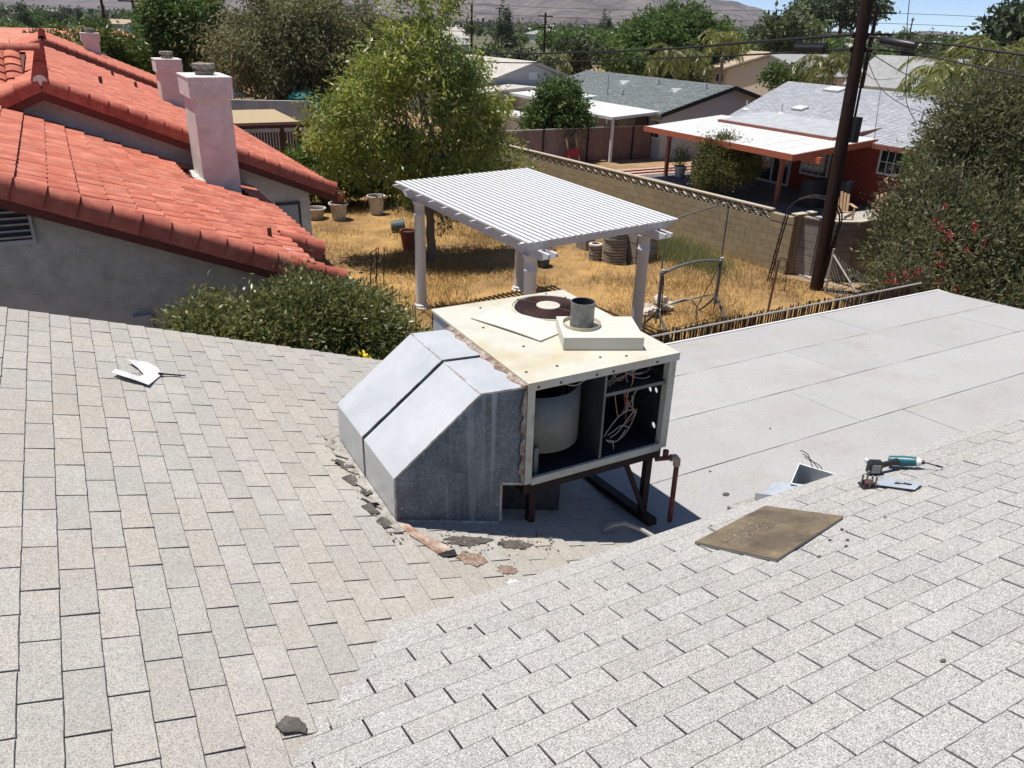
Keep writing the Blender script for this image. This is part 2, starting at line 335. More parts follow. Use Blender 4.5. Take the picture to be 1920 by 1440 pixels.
class MB:
    def __init__(s): s.v = []; s.f = []
    def add(s, vs, fs):
        n = len(s.v)
        s.v += [tuple(p) for p in vs]
        s.f += [tuple(i + n for i in f) for f in fs]
        return s
    def box(s, x0, y0, z0, x1, y1, z1):
        return s.hexa([(x0, y0, z0), (x1, y0, z0), (x1, y1, z0), (x0, y1, z0)], [(x0, y0, z1), (x1, y0, z1), (x1, y1, z1), (x0, y1, z1)])
    def hexa(s, lo, hi):
        n = len(lo)
        fs = [tuple(range(n - 1, -1, -1)), tuple(range(n, 2 * n))]
        for i in range(n):
            j = (i + 1) % n
            fs.append((i, j, n + j, n + i))
        return s.add(list(lo) + list(hi), fs)
    def obox(s, c, sz, mat=None):
        hx, hy, hz = sz[0] / 2, sz[1] / 2, sz[2] / 2
        P = [(x, y, z) for z in (-hz, hz) for x, y in ((-hx, -hy), (hx, -hy), (hx, hy), (-hx, hy))]
        m = mat if mat is not None else Matrix.Identity(3)
        P = [m @ Vector(p) + Vector(c) for p in P]
        return s.hexa(P[:4], P[4:])
    def beam(s, a, b, w, h, up=(0, 0, 1)):
        a, b = Vector(a), Vector(b); d = (b - a); L = d.length; d.normalize()
        u = Vector(up); sd = d.cross(u)
        if sd.length < 1e-6: sd = d.cross(Vector((1, 0, 0)))
        sd.normalize(); u = sd.cross(d).normalized()
        m = Matrix((sd, d, u)).transposed()
        return s.obox((a + b) / 2, (w, L, h), m)
    def tube(s, pts, r, n=6, closed=False):
        P = [Vector(p) for p in pts]; k = len(P)
        R = r if isinstance(r, (list, tuple)) else [r] * k
        ref = None; rings = []
        for i, p in enumerate(P):
            if closed: t = P[(i + 1) % k] - P[i - 1]
            else: t = P[min(i + 1, k - 1)] - P[max(i - 1, 0)]
            t.normalize()
            if ref is None:
                ref = Vector((0, 0, 1)) if abs(t.z) < 0.9 else Vector((1, 0, 0))
            a = t.cross(ref)
            if a.length < 1e-6: a = t.cross(Vector((0.3, 1, 0.2)))
            a.normalize(); b = a.cross(t).normalized(); ref = b
            rings.append([p + (a * math.cos(2 * math.pi * j / n) + b * math.sin(2 * math.pi * j / n)) * R[i] for j in range(n)])
        vs = [q for ring in rings for q in ring]; fs = []
        for i in range(k if closed else k - 1):
            for j in range(n):
                i2 = (i + 1) % k
                fs.append((i * n + j, i * n + (j + 1) % n, i2 * n + (j + 1) % n, i2 * n + j))
        if not closed:
            fs.append(tuple(range(n - 1, -1, -1))); fs.append(tuple((k - 1) * n + j for j in range(n)))
        return s.add(vs, fs)
    def lathe(s, prof, n=18, c=(0, 0, 0)):
        vs = []; fs = []; k = len(prof)
        for r, z in prof:
            for j in range(n):
                a = 2 * math.pi * j / n
                vs.append((c[0] + r * math.cos(a), c[1] + r * math.sin(a), c[2] + z))
        for i in range(k - 1):
            for j in range(n):
                fs.append((i * n + j, i * n + (j + 1) % n, (i + 1) * n + (j + 1) % n, (i + 1) * n + j))
        if prof[0][0] > 1e-4: fs.append(tuple(range(n - 1, -1, -1)))
        if prof[-1][0] > 1e-4: fs.append(tuple((k - 1) * n + j for j in range(n)))
        return s.add(vs, fs)
    def holeplate(s, rect, c, r, n, frame, th):
        """slab with a round hole: rect (u0,v0,u1,v1); frame maps (u,v,w) to the world"""
        u0, v0, u1, v1 = rect
        angs = [2 * math.pi * i / n for i in range(n)]
        angs += [math.atan2(v - c[1], u - c[0]) % (2 * math.pi) for u in (u0, u1) for v in (v0, v1)]
        angs = sorted(set(round(a, 5) for a in angs))
        inn, out = [], []
        for a in angs:
            ca, sa = math.cos(a), math.sin(a)
            inn.append((c[0] + r * ca, c[1] + r * sa))
            t = 1e9
            if ca > 1e-9: t = min(t, (u1 - c[0]) / ca)
            if ca < -1e-9: t = min(t, (u0 - c[0]) / ca)
            if sa > 1e-9: t = min(t, (v1 - c[1]) / sa)
            if sa < -1e-9: t = min(t, (v0 - c[1]) / sa)
            out.append((c[0] + t * ca, c[1] + t * sa))
        k = len(angs); vs = []
        for w in (0, th):
            vs += [frame(u, v, w) for u, v in inn] + [frame(u, v, w) for u, v in out]
        fs = []
        for i in range(k):
            j = (i + 1) % k
            fs.append((i, j, k + j, k + i)); fs.append((2 * k + i, 3 * k + i, 3 * k + j, 2 * k + j))
            fs.append((i, 2 * k + i, 2 * k + j, j)); fs.append((k + i, k + j, 3 * k + j, 3 * k + i))
        return s.add(vs, fs)
    def mesh(s, name, smooth=False):
        me = bpy.data.meshes.new(name)
        me.from_pydata(s.v, [], s.f); me.update()
        import bmesh
        bm = bmesh.new(); bm.from_mesh(me)
        bmesh.ops.recalc_face_normals(bm, faces=bm.faces[:])
        bm.to_mesh(me); bm.free()
        if smooth:
            me.shade_smooth(); me.set_sharp_from_angle(angle=math.radians(42))
        return me

def tag(o, label=None, cat=None, group=None, kind=None):
    if label: o['label'] = label
    if cat: o['category'] = cat
    if group: o['group'] = group
    if kind: o['kind'] = kind
    return o
def thing(name, label, cat, loc=(0, 0, 0), rz=0.0, group=None):
    o = bpy.data.objects.new(name, None)
    o.empty_display_size = 0.1
    COL.objects.link(o)
    o.location = loc; o.rotation_euler = (0, 0, rz)
    WM[o.name] = Matrix.Translation(Vector(loc)) @ Matrix.Rotation(rz, 4, 'Z')
    return tag(o, label, cat, group)
def setmat(me, mat):
    me.materials.clear(); me.materials.append(MATS[mat])
def part(name, mb, mat, parent, smooth=False, kind=None, label=None, local=False):
    me = mb.mesh(name, smooth) if isinstance(mb, MB) else mb
    if not local: me.transform(winv(parent))
    setmat(me, mat)
    o = bpy.data.objects.new(name, me); COL.objects.link(o)
    o.parent = parent
    WM[o.name] = wm(parent).copy()
    return tag(o, label, None, None, kind)
def single(name, mb, mat, label, cat, loc=(0, 0, 0), rz=0.0, group=None, smooth=False, kind=None, local=False):
    me = mb.mesh(name, smooth) if isinstance(mb, MB) else mb
    m = Matrix.Translation(Vector(loc)) @ Matrix.Rotation(rz, 4, 'Z')
    if not local: me.transform(m.inverted())
    setmat(me, mat)
    o = bpy.data.objects.new(name, me); COL.objects.link(o)
    o.location = loc; o.rotation_euler = (0, 0, rz)
    WM[o.name] = m
    return tag(o, label, cat, group, kind)
def struct(name, mb, mat, smooth=False):
    me = mb.mesh(name, smooth) if isinstance(mb, MB) else mb
    setmat(me, mat)
    o = bpy.data.objects.new(name, me); COL.objects.link(o)
    return tag(o, kind='structure')
def piece(name, me, parent, mw):
    """one small piece that shares its mesh with its like"""
    o = bpy.data.objects.new(name, me); COL.objects.link(o)
    o.parent = parent
    o.matrix_basis = winv(parent) @ mw
    return o
def copy_tree(root, loc, rz=0.0, scale=1.0, label=None, group=None):
    r = root.copy(); COL.objects.link(r)
    r.location = loc; r.rotation_euler = (0, 0, rz)
    r.scale = scale if isinstance(scale, (tuple, list)) else (scale,) * 3
    if label: r['label'] = label
    if group: r['group'] = group
    for ch in root.children:
        c = ch.copy(); COL.objects.link(c); c.parent = r
        for g in ch.children:
            d = g.copy(); COL.objects.link(d); d.parent = c
    return r
def frame4(o, x, y, z):
    return Matrix(((x[0], y[0], z[0], o[0]), (x[1], y[1], z[1], o[1]), (x[2], y[2], z[2], o[2]), (0, 0, 0, 1)))

def np_mesh(name, V, nper):
    n = len(V); k = n // nper
    me = bpy.data.meshes.new(name)
    me.vertices.add(n); me.vertices.foreach_set('co', np.ascontiguousarray(V, dtype=np.float32).ravel())
    me.loops.add(n); me.loops.foreach_set('vertex_index', np.arange(n, dtype=np.int32))
    me.polygons.add(k); me.polygons.foreach_set('loop_start', np.arange(0, n, nper, dtype=np.int32))
    me.update(calc_edges=True)
    return me
def unit(a): return a / (np.linalg.norm(a, axis=1, keepdims=True) + 1e-9)
def leaf_verts(C, D, l, w, fold=0.15):
    n = len(C); D = unit(D)
    S = unit(np.cross(D, rng.normal(size=(n, 3))))
    Nn = np.cross(S, D)
    l = l * rng.uniform(0.65, 1.25, (n, 1)); w = w * rng.uniform(0.7, 1.2, (n, 1))
    V = np.empty((n, 4, 3))
    V[:, 0] = C
    V[:, 1] = C + D * l * 0.45 + S * w * 0.5 + Nn * w * fold
    V[:, 2] = C + D * l
    V[:, 3] = C + D * l * 0.45 - S * w * 0.5 + Nn * w * fold
    return V.reshape(-1, 3)
def crown_points(blobs, nclus, per, sig, shell=0.6, flat=1.0):
    wts = np.array([(b[1][0] * b[1][1] * b[1][2]) ** 0.67 for b in blobs]); wts /= wts.sum()
    Cs, Os = [], []
    for b, wt in zip(blobs, wts):
        k = max(3, int(nclus * wt))
        d = unit(rng.normal(size=(k, 3)))
        rr = shell + (1 - shell) * rng.random((k, 1)) ** 0.6
        cc = np.array(b[0]) + d * rr * np.array(b[1])
        for c, dd in zip(cc, d):
            m = max(3, int(per * rng.uniform(0.5, 1.5)))
            p = c + rng.normal(size=(m, 3)) * sig * np.array([1, 1, flat]) * rng.uniform(0.7, 1.3)
            Cs.append(p); Os.append(np.repeat(dd[None], m, 0))
    return np.concatenate(Cs), np.concatenate(Os)
def crown_mesh(name, blobs, nclus, per, sig, l, w, droop=0.3, shell=0.6, out=0.6, flat=1.0, zmin=None):
    C, O = crown_points(blobs, nclus, per, sig, shell, flat)
    if zmin is not None:
        k = C[:, 2] > zmin; C, O = C[k], O[k]
    D = O * out + rng.normal(size=C.shape) * 0.7 + np.array([0, 0, -droop])
    return np_mesh(name, leaf_verts(C, D, l, w), 4)
def limb(p0, p1, r0, r1, k=6, wob=0.06):
    p0, p1 = Vector(p0), Vector(p1); L = (p1 - p0).length
    pts = []
    for i in range(k + 1):
        t = i / k
        q = p0.lerp(p1, t)
        if 0 < i < k: q += Vector((rnd.gauss(0, 1), rnd.gauss(0, 1), rnd.gauss(0, 0.5))) * wob * L * 0.5
        pts.append(q)
    return pts, [r0 + (r1 - r0) * i / k for i in range(k + 1)]
def tree(name, label, cat, base, trunk_h, trunk_r, blobs, cmesh, leafm, barkm='bark', group=None, lean=(0, 0), nl=7):
    """blobs and crown mesh in world coordinates"""
    t = thing(name, label, cat, base, 0, group)
    mb = MB()
    top = Vector(base) + Vector((lean[0], lean[1], trunk_h))
    pts, rs = limb(base, top, trunk_r, trunk_r * 0.7, 5, 0.05)
    mb.tube(pts, rs, 9)
    bl = sorted(blobs, key=lambda b: -b[1][0])[:nl]
    for b in bl:
        q = Vector(b[0])
        pts, rs = limb(top - Vector((0, 0, trunk_h * 0.12)), q, trunk_r * 0.5, trunk_r * 0.1, 6, 0.07)
        mb.tube(pts, rs, 6)
        for _ in range(3):
            e = q + Vector((rnd.uniform(-1, 1) * b[1][0], rnd.uniform(-1, 1) * b[1][1], rnd.uniform(-0.3, 0.9) * b[1][2])) * 0.8
            p2, r2 = limb(pts[4], e, trunk_r * 0.16, trunk_r * 0.03, 4, 0.08)
            mb.tube(p2, r2, 5)
    part('trunk', mb, barkm, t, smooth=True)
    part('crown', cmesh, leafm, t)
    return t
# ------------------------------------------------------------------ ground and hills
mb = MB()
mb.add([(-9000, -9000, ZG - 0.012), (9000, -9000, ZG - 0.012), (9000, 9000, ZG - 0.012), (-9000, 9000, ZG - 0.012)], [(0, 1, 2, 3)])
struct('ground', mb, 'valley_floor')
mb = MB()
mb.add([(-60, -30, ZG - 0.004), (120, -30, ZG - 0.004), (120, 120, ZG - 0.004), (-60, 120, ZG - 0.004)], [(0, 1, 2, 3)])
struct('neighbourhood_ground', mb, 'ground_soil')
mb = MB()
nx, ny = 40, 60
vs = []
for j in range(ny + 1):
    for i in range(nx + 1):
        x = 3.6 + (17.3 - 3.6) * i / nx; y = 7.0 + (29.4 - 7.0) * j / ny
        e = min(i, nx - i, j, ny - j)
        vs.append((x, y, ZG + (0.0 if e == 0 else 0.035 + 0.03 * math.sin(x * 1.7 + y) * math.cos(y * 1.3 - x * 0.4))))
mb.add(vs, [(j * (nx + 1) + i, j * (nx + 1) + i + 1, (j + 1) * (nx + 1) + i + 1, (j + 1) * (nx + 1) + i) for j in range(ny) for i in range(nx)])
struct('yard', mb, 'yard_earth', smooth=True)
mb = MB(); mb.box(17.62, 14.0, ZG, 22.6, 33.6, ZG + 0.05); struct('gravel_bed', mb, 'gravel_white')
mb = MB(); mb.box(22.7, 20.2, ZG, 28.0, 29.2, ZG + 0.09); struct('patio_slab', mb, 'patio_slab')
mb = MB(); mb.box(22.7, 12.0, ZG, 28.0, 20.1, ZG + 0.05); struct('gravel_patch', mb, 'gravel_white')
for k in range(6):
    mb = MB(); mb.box(19.0, 30.6 - 0.62 * k, ZG + 0.051, 27.5, 30.9 - 0.62 * k, ZG + 0.07)
    if k < 4: struct('brick_path', mb, 'brick_path')
mb = MB(); mb.box(4.55, 7.2, ZG - 0.05, 5.95, 19.5, ZG + 0.075); struct('concrete_walk', mb, 'concrete')

# hills: a polar grid with eroded flanks
def hill_h(az):
    T = [(-40, 90), (-10, 70), (-3, 80), (1, 62), (4, 95), (8, 130), (12, 210), (17, 330), (24, 440), (31, 470), (37, 400), (40.5, 300), (42.5, 200), (44.5, 150), (46.2, 70), (48, 18), (52, 10), (55, 34), (57.5, 16), (62, 8), (75, 60), (95, 90)]
    for (a, h), (b, g) in zip(T, T[1:]):
        if a <= az <= b:
            t = (az - a) / (b - a); t = t * t * (3 - 2 * t)
            return h + (g - h) * t
    return 40
def ridged(x, y, o=5):
    s, a, f = 0, 1, 1
    for k in range(o):
        n = abs(math.sin(x * f * 1.3 + 1.7 * k + math.sin(y * f * 0.9 + k)) * 0.6 + math.sin(y * f * 1.7 - x * f * 0.6 + 2.1 * k) * 0.4)
        s += a * (1 - n); a *= 0.52; f *= 2.05
    return s
na, nr = 340, 46
vs = []
for j in range(nr):
    t = j / (nr - 1)
    for i in range(na):
        az = -38 + 130 * i / (na - 1)
        d = 2900 + 3300 * t + 260 * math.sin(az * 0.31) + 120 * math.sin(az * 1.13)
        a = math.radians(az)
        x, y = d * math.sin(a), d * math.cos(a)
        e = min(1.0, t * 1.25); e = e * e * (3 - 2 * e)
        h = hill_h(az) * (0.06 + 0.94 * e) * (1.0 if t < 0.85 else 1 - (t - 0.85) * 1.5)
        rg = ridged(x * 0.0021, y * 0.0021)
        h *= 0.60 + 0.24 * rg
        if j == 0: h = -8
        vs.append((x, y, ZG + h))
mb = MB(); mb.add(vs, [(j * na + i, j * na + i + 1, (j + 1) * na + i + 1, (j + 1) * na + i) for j in range(nr - 1) for i in range(na - 1)])
struct('hills', mb, 'hill_rock', smooth=True)

# ------------------------------------------------------------------ our house: two shingled slopes, a low-slope roof, walls
TL, TR = 0.3284, 0.2922                      # fall of the two slopes
zL = lambda x: -2.13 - TL * x
zR = lambda y: -1.67 - TR * y
zF = lambda y: -3.0 - 0.08 * (y - 2.5)
val = lambda x: 1.574 + 1.124 * x            # valley line y(x)
YE, YB = 2.53, 6.30                          # eave of the right slope, rake of the left slope
house = thing('house', 'low house with pale grey shingle slopes meeting in a valley and a white flat roof', 'house', (2, 3, ZG))
# decks
xa, xb = -3.2, 3.7
mb = MB()
def deck(poly, zf, th=0.05):
    mb.hexa([(x, y, zf(x, y) - th) for x, y in poly], [(x, y, zf(x, y)) for x, y in poly])
deck([(xa, -2.02), (-1.4 + 0.0, 0.0), (0.85, YE), (2.70, YE + 0.02), (3.62, YB), (xa, YB)], lambda x, y: zL(x) - 0.012)
left_slope = part('left_roof_slope', mb, 'asphalt_felt', house)
mb = MB()
deck([(-3.18, -2.0), (9.0, -2.0), (9.0, YE), (0.85, YE)], lambda x, y: zR(y) - 0.012)
right_slope = part('right_roof_slope', mb, 'asphalt_felt', house)
mb = MB()
deck([(2.2, 2.2), (10.58, 2.2), (10.58, 6.38), (2.9, 6.38)], lambda x, y: zF(y) - 0.006, 0.06)
flat_roof = part('flat_roof', mb, 'asphalt_felt', house)

# tabs: thin tapered slabs, butt end proud of the course below
def tab_mesh(w, e, k, g=0.0040, worn=0.003):
    r = random.Random(k)
    mbt = MB()
    j = lambda a: r.uniform(-a, a)
    nu = 6
    n = nu + 1
    us = [g + (w - 2 * g) * i / nu for i in range(n)]
    ej = [j(0.0015) for _ in range(2)]
    curl = r.choice([0, 0, 0.0012, 0.0045]); curl2 = r.choice([0, 0, 0.0012, 0.0045])
    cu = lambda i: curl if i == 0 else curl2 if i == nu else 0
    uu = lambda i: us[i] + (ej[0] if i == 0 else ej[1] if i == nu else 0)
    vv = [e - 0.0005 + j(0.0013) for _ in range(n)]
    ww = [worn * r.uniform(0.6, 1.5) for _ in range(n)]
    vs = [(us[i], 0.0, 0.0006) for i in range(n)]
    vs += [(uu(i), vv[i] - ww[i], 0.0060 + cu(i) * 0.9) for i in range(n)]
    vs += [(uu(i), vv[i], 0.0052 + cu(i)) for i in range(n)]
    vs += [(uu(i), vv[i], -0.004) for i in range(n)]
    fs = []
    for i in range(nu):
        fs.append((i, i + 1, n + i + 1, n + i)); fs.append((n + i, n + i + 1, 2 * n + i + 1, 2 * n + i)); fs.append((2 * n + i, 2 * n + i + 1, 3 * n + i + 1, 3 * n + i))
    vs += [(us[0], 0, -0.004), (us[nu], 0, -0.004)]
    k0, k1 = 4 * n, 4 * n + 1
    fs += [(0, n, 2 * n, 3 * n, k0), (nu, k1, 3 * n + nu, 2 * n + nu, n + nu)]
    mbt.add(vs, fs)
    mbt.dark = [1, 2]                      # of every three faces along the tab
    mbt.nu = nu
    return mbt
def edge_slots(me, nu, ntab):
    idx = np.zeros(len(me.polygons), dtype=np.int32)
    per = 3 * nu + 2
    for t in range(ntab):
        for i in range(nu): idx[t * per + 3 * i + 1] = 1; idx[t * per + 3 * i + 2] = 1
    me.materials.append(MATS['shingle_edge'])
    me.polygons.foreach_set('material_index', idx)
def lay_shingles(slope, mat, tabs_var, frames, nsingle, keep):
    """frames: list of (matrix, variant, clip) sorted from the nearest"""
    meshes = []
    for t in tabs_var:
        me = t.mesh('shingle'); setmat(me, mat); edge_slots(me, t.nu, 1); meshes.append(me)
    rest = MB()
    for q, (mw, k) in enumerate(frames):
        if q < nsingle: piece('shingle', meshes[k], slope, mw)
        else:
            t = tabs_var[k]
            rest.add([mw @ Vector(p) for p in t.v], t.f)
    o = part('shingle_field', rest, mat, slope, kind='stuff')
    edge_slots(o.data, tabs_var[0].nu, len(frames) - nsingle)
vis_c = Vector((0.447, 0.79, -0.421))
def view_size(p):                            # how large a tab shows: facing times nearness, ones outside the view last
    d = Vector(p); L = d.length; c = d.normalized().dot(vis_c)
    return -(1.0 / L) if c > 0.66 else 10 + L
cs, ss = math.cos(math.atan(TL)), math.sin(math.atan(TL))
eL, wL = 0.1281, 0.2998
tabs = [tab_mesh(wL, eL, 40 + k, 0.0036, 0.0026) for k in range(6)]
frL = []
clipL = MB()
uL, vL, nL = Vector((0, -1, 0)), Vector((cs, 0, -ss)), Vector((ss, 0, cs))
rr = random.Random(3)
for c in range(-20, 36):
    x0 = -0.575 + cs * eL * c
    ph = 5.585 + (0.0 if c % 2 else 0.145) + rr.uniform(-0.012, 0.012)
    for i in range(-4, 34):
        y0 = ph - wL * i
        xm, ym = x0 + eL * cs, y0 - wL
        if x0 < xa or y0 < -2: continue
        if ym > YB - 0.02 or y0 < min(val(x0), YE) - 0.02: continue
        if xm > 0.85 and (y0 < YE - 0.1): continue
        if zL(x0) < zF((y0 + ym) / 2) + 0.01: continue
        if 1.26 < xm and x0 < 1.90 and 3.5 < (y0 + ym) / 2 < 4.4: continue      # under the ducts
        o = Vector((x0, y0, zL(x0))) + nL * rr.uniform(0.0, 0.0012)
        a = rr.gauss(0, 0.0035)
        u2, v2 = uL * math.cos(a) + vL * math.sin(a), vL * math.cos(a) - uL * math.sin(a)
        mw = frame4(o, u2, v2, nL)
        if y0 > YB + 0.012:                    # cut flush at the rake
            cut = y0 - (YB + 0.012 + rr.uniform(-0.006, 0.006))
            mw = mw @ Matrix.Translation((cut, 0, 0)) @ Matrix.Diagonal((1 - cut / wL, 1, 1, 1))
        frL.append((mw, rr.randrange(6)))
frL.sort(key=lambda f: view_size(f[0].translation))
lay_shingles(left_slope, 'shingle_left', tabs, frL, 150, None)
cs, ss = math.cos(math.atan(TR)), math.sin(math.atan(TR))
eR, wR = 0.1237, 0.3108
tabs = [tab_mesh(wR, eR, 80 + k, 0.0046, 0.0044) for k in range(6)]
uR, vR, nR = Vector((1, 0, 0)), Vector((0, cs, -ss)), Vector((0, ss, cs))
frR = []
for c in range(-9, 30):
    y1 = 1.498 - cs * eR * c                 # butt end, downhill
    y0 = y1 - cs * eR
    if y1 > YE + 0.03: continue
    ph = 1.913 + 0.1085 * c + rr.uniform(-0.01, 0.01)
    for i in range(-24, 26):
        x0 = ph + wR * i
        if x0 < -3.2 or x0 > 8.9: continue
        if y0 > val(x0 + wR) + 0.03: continue
        if y1 < -1.6: continue
        o = Vector((x0, y0, zR(y0))) + nR * rr.uniform(0.0, 0.0015)
        a = rr.gauss(0, 0.004)
        u2, v2 = uR * math.cos(a) + vR * math.sin(a), vR * math.cos(a) - uR * math.sin(a)
        frR.append((frame4(o, u2, v2, nR), rr.randrange(6)))
frR.sort(key=lambda f: view_size(f[0].translation))
lay_shingles(right_slope, 'shingle_right', tabs, frR, 150, None)
# starter strip along the eave and the cut edge in the valley
mb = MB()
mb.hexa([(0.80, YE - 0.10, zR(YE - 0.10) - 0.005), (9.0, YE - 0.10, zR(YE - 0.10) - 0.005), (9.0, YE + 0.035, zR(YE + 0.035) - 0.008), (0.86, YE + 0.035, zR(YE + 0.035) - 0.008)],
        [(0.80, YE - 0.10, zR(YE - 0.10) + 0.004), (9.0, YE - 0.10, zR(YE - 0.10) + 0.004), (9.0, YE + 0.035, zR(YE + 0.035) + 0.004), (0.86, YE + 0.035, zR(YE + 0.035) + 0.004)])
part('starter_strip', mb, 'shingle_right', right_slope)
# drip edge and fascia of the eave and the rake
mb = MB(); mb.box(0.85, YE, zR(YE) - 0.20, 9.0, YE + 0.022, zR(YE) - 0.02); part('eave_fascia', mb, 'white_trim', house)
mb = MB()
mb.hexa([(xa, YB, zL(xa) - 0.2), (3.62, YB, zL(3.62) - 0.2), (3.62, YB + 0.022, zL(3.62) - 0.2), (xa, YB + 0.022, zL(xa) - 0.2)],
        [(xa, YB, zL(xa) - 0.02), (3.62, YB, zL(3.62) - 0.02), (3.62, YB + 0.022, zL(3.62) - 0.02), (xa, YB + 0.022, zL(xa) - 0.02)])
part('rake_board', mb, 'white_trim', house)
# roll roofing sheets with open laps
rows = [(2.36, 3.815, [6.27]), (3.815, 4.665, [5.72]), (4.665, 5.53, [6.63, 9.55]), (5.53, 6.40, [8.1])]
for y0, y1, cuts in rows:
    xs = [2.45 + 0.3 * (y0 - 2.3) * 0.8] + cuts + [10.60]
    for x0, x1 in zip(xs, xs[1:]):
        mb = MB(); nseg = 14
        g = 0.0040
        top = []; low = []
        poly = []
        for i in range(nseg + 1):
            poly.append((x0 + g + (x1 - x0 - 2 * g) * i / nseg, y0 + g + rr.uniform(-0.0028, 0.0022)))
        for i in range(nseg, -1, -1):
            poly.append((x0 + g + (x1 - x0 - 2 * g) * i / nseg, y1 - g + rr.uniform(-0.0022, 0.0028)))
        for (px, py) in poly:
            z = zF(py) + rr.uniform(0.001, 0.004)
            top.append((px, py, z)); low.append((px, py, zF(py) - 0.005))
        n = len(top)
        vs = low + top; fs = []
        for i in range(nseg):
            a, b, c_, d_ = i, i + 1, n - 2 - i, n - 1 - i
            fs.append((n + a, n + b, n + c_, n + d_))
        for i in range(n): fs.append((i, (i + 1) % n, n + (i + 1) % n, n + i))
        mb.add(vs, fs)
        part('roofing_sheet', mb, 'roll_roofing', flat_roof)
mb = MB()
mb.box(2.9, 6.382, zF(6.38) - 0.2, 10.62, 6.41, zF(6.38) + 0.012); mb.box(10.582, 2.3, zF(6.38) - 0.2, 10.61, 6.382, zF(6.38) + 0.012)
part('flat_roof_edge', mb, 'white_trim', house)
# walls
mb = MB()
mb.box(-3.0, -1.8, ZG, 0.2, 5.9, -2.75); mb.box(0.2, -1.8, ZG, 8.7, 2.3, -2.70); mb.box(0.2, 2.3, ZG, 3.3, 5.9, -3.40)
part('wall', mb, 'stucco_grey', house)
for x in (6.0, 10.3):
    mb = MB(); mb.box(x - 0.06, 6.05, ZG, x + 0.06, 6.17, -3.37); part('post', mb, 'white_trim', house)
mb = MB(); mb.box(3.3, 6.02, -3.42, 10.5, 6.12, -3.375); part('beam', mb, 'white_trim', house)

# ------------------------------------------------------------------ rooftop unit
X0, Y0, Z0, X1, Y1, Z1 = 2.045, 3.42, -2.515, 3.115, 4.77, -1.835
ac = thing('packaged_air_conditioner', 'cream rooftop air conditioner with its front panels off and wires showing', 'air conditioner', (X0, Y0, Z0))
FX, FY, FR = 2.805, 4.47, 0.243
mb = MB(); mb.holeplate((X0 - 0.012, Y0 - 0.014, X1 + 0.012, Y1 + 0.012), (FX, FY), FR, 40, lambda u, v, w: (u, v, Z1 - 0.016 + w), 0.016)
mb.box(X0 - 0.012, Y0 - 0.014, Z1 - 0.052, X1 + 0.012, Y0 - 0.010, Z1 - 0.0162)
top = part('top_panel', mb, 'cream_paint', ac)
# raised ring round the fan
mb = MB(); n = 40
mb.tube([(FX + (FR + 0.018) * math.cos(2 * math.pi * i / n), FY + (FR + 0.018) * math.sin(2 * math.pi * i / n), Z1 + 0.003) for i in range(n)], 0.006, 6, True)
part('fan_rim', mb, 'cream_paint', top, smooth=True)
mb = MB()
for k in range(10):
    r = 0.098 + 0.0152 * k
    mb.tube([(FX + r * math.cos(2 * math.pi * i / n), FY + r * math.sin(2 * math.pi * i / n), Z1 + 0.012 - 0.006 * (k / 12) ** 2) for i in range(n)], 0.0028, 5, True)
for k in range(4):
    a = 0.5 + k * math.pi / 2
    mb.tube([(FX + 0.07 * math.cos(a), FY + 0.07 * math.sin(a), Z1 + 0.015), (FX + 0.262 * math.cos(a), FY + 0.262 * math.sin(a), Z1 + 0.010)], 0.004, 5)
guard = part('fan_guard', mb, 'guard_brown', ac, smooth=True)
mb = MB(); mb.lathe([(0.0, 0.012), (0.082, 0.012), (0.086, 0.016), (0.084, 0.022), (0.0, 0.026)], 28, (FX, FY, Z1)); part('guard_hub', mb, 'cream_paint', guard, smooth=True)
mb = MB()
for k in range(4):
    a = 0.3 + k * math.pi / 2
    ring = []
    for t in range(6):
        b = a + t * 0.17
        ring.append((b, t))
    lo = [(FX + 0.05 * math.cos(b), FY + 0.05 * math.sin(b), Z1 - 0.09 - 0.012 * t) for b, t in ring]
    hi = [(FX + 0.22 * math.cos(b), FY + 0.22 * math.sin(b), Z1 - 0.07 - 0.016 * t) for b, t in ring]
    m_ = len(lo)
    mb.add(lo + hi, [(i, i + 1, m_ + i + 1, m_ + i) for i in range(m_ - 1)])
mb.lathe([(0.06, -0.16), (0.06, -0.05), (0.0, -0.045)], 16, (FX, FY, Z1))
part('fan', mb, 'cabinet_inside', ac)
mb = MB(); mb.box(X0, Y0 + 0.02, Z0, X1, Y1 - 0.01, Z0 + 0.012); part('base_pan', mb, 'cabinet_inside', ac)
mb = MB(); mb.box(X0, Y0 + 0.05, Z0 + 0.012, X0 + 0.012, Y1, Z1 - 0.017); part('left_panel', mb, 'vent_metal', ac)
mb = MB(); mb.box(X0 + 0.012, Y1 - 0.012, Z0 + 0.012, X1 - 0.012, Y1, Z1 - 0.017); part('back_panel', mb, 'cream_side', ac)
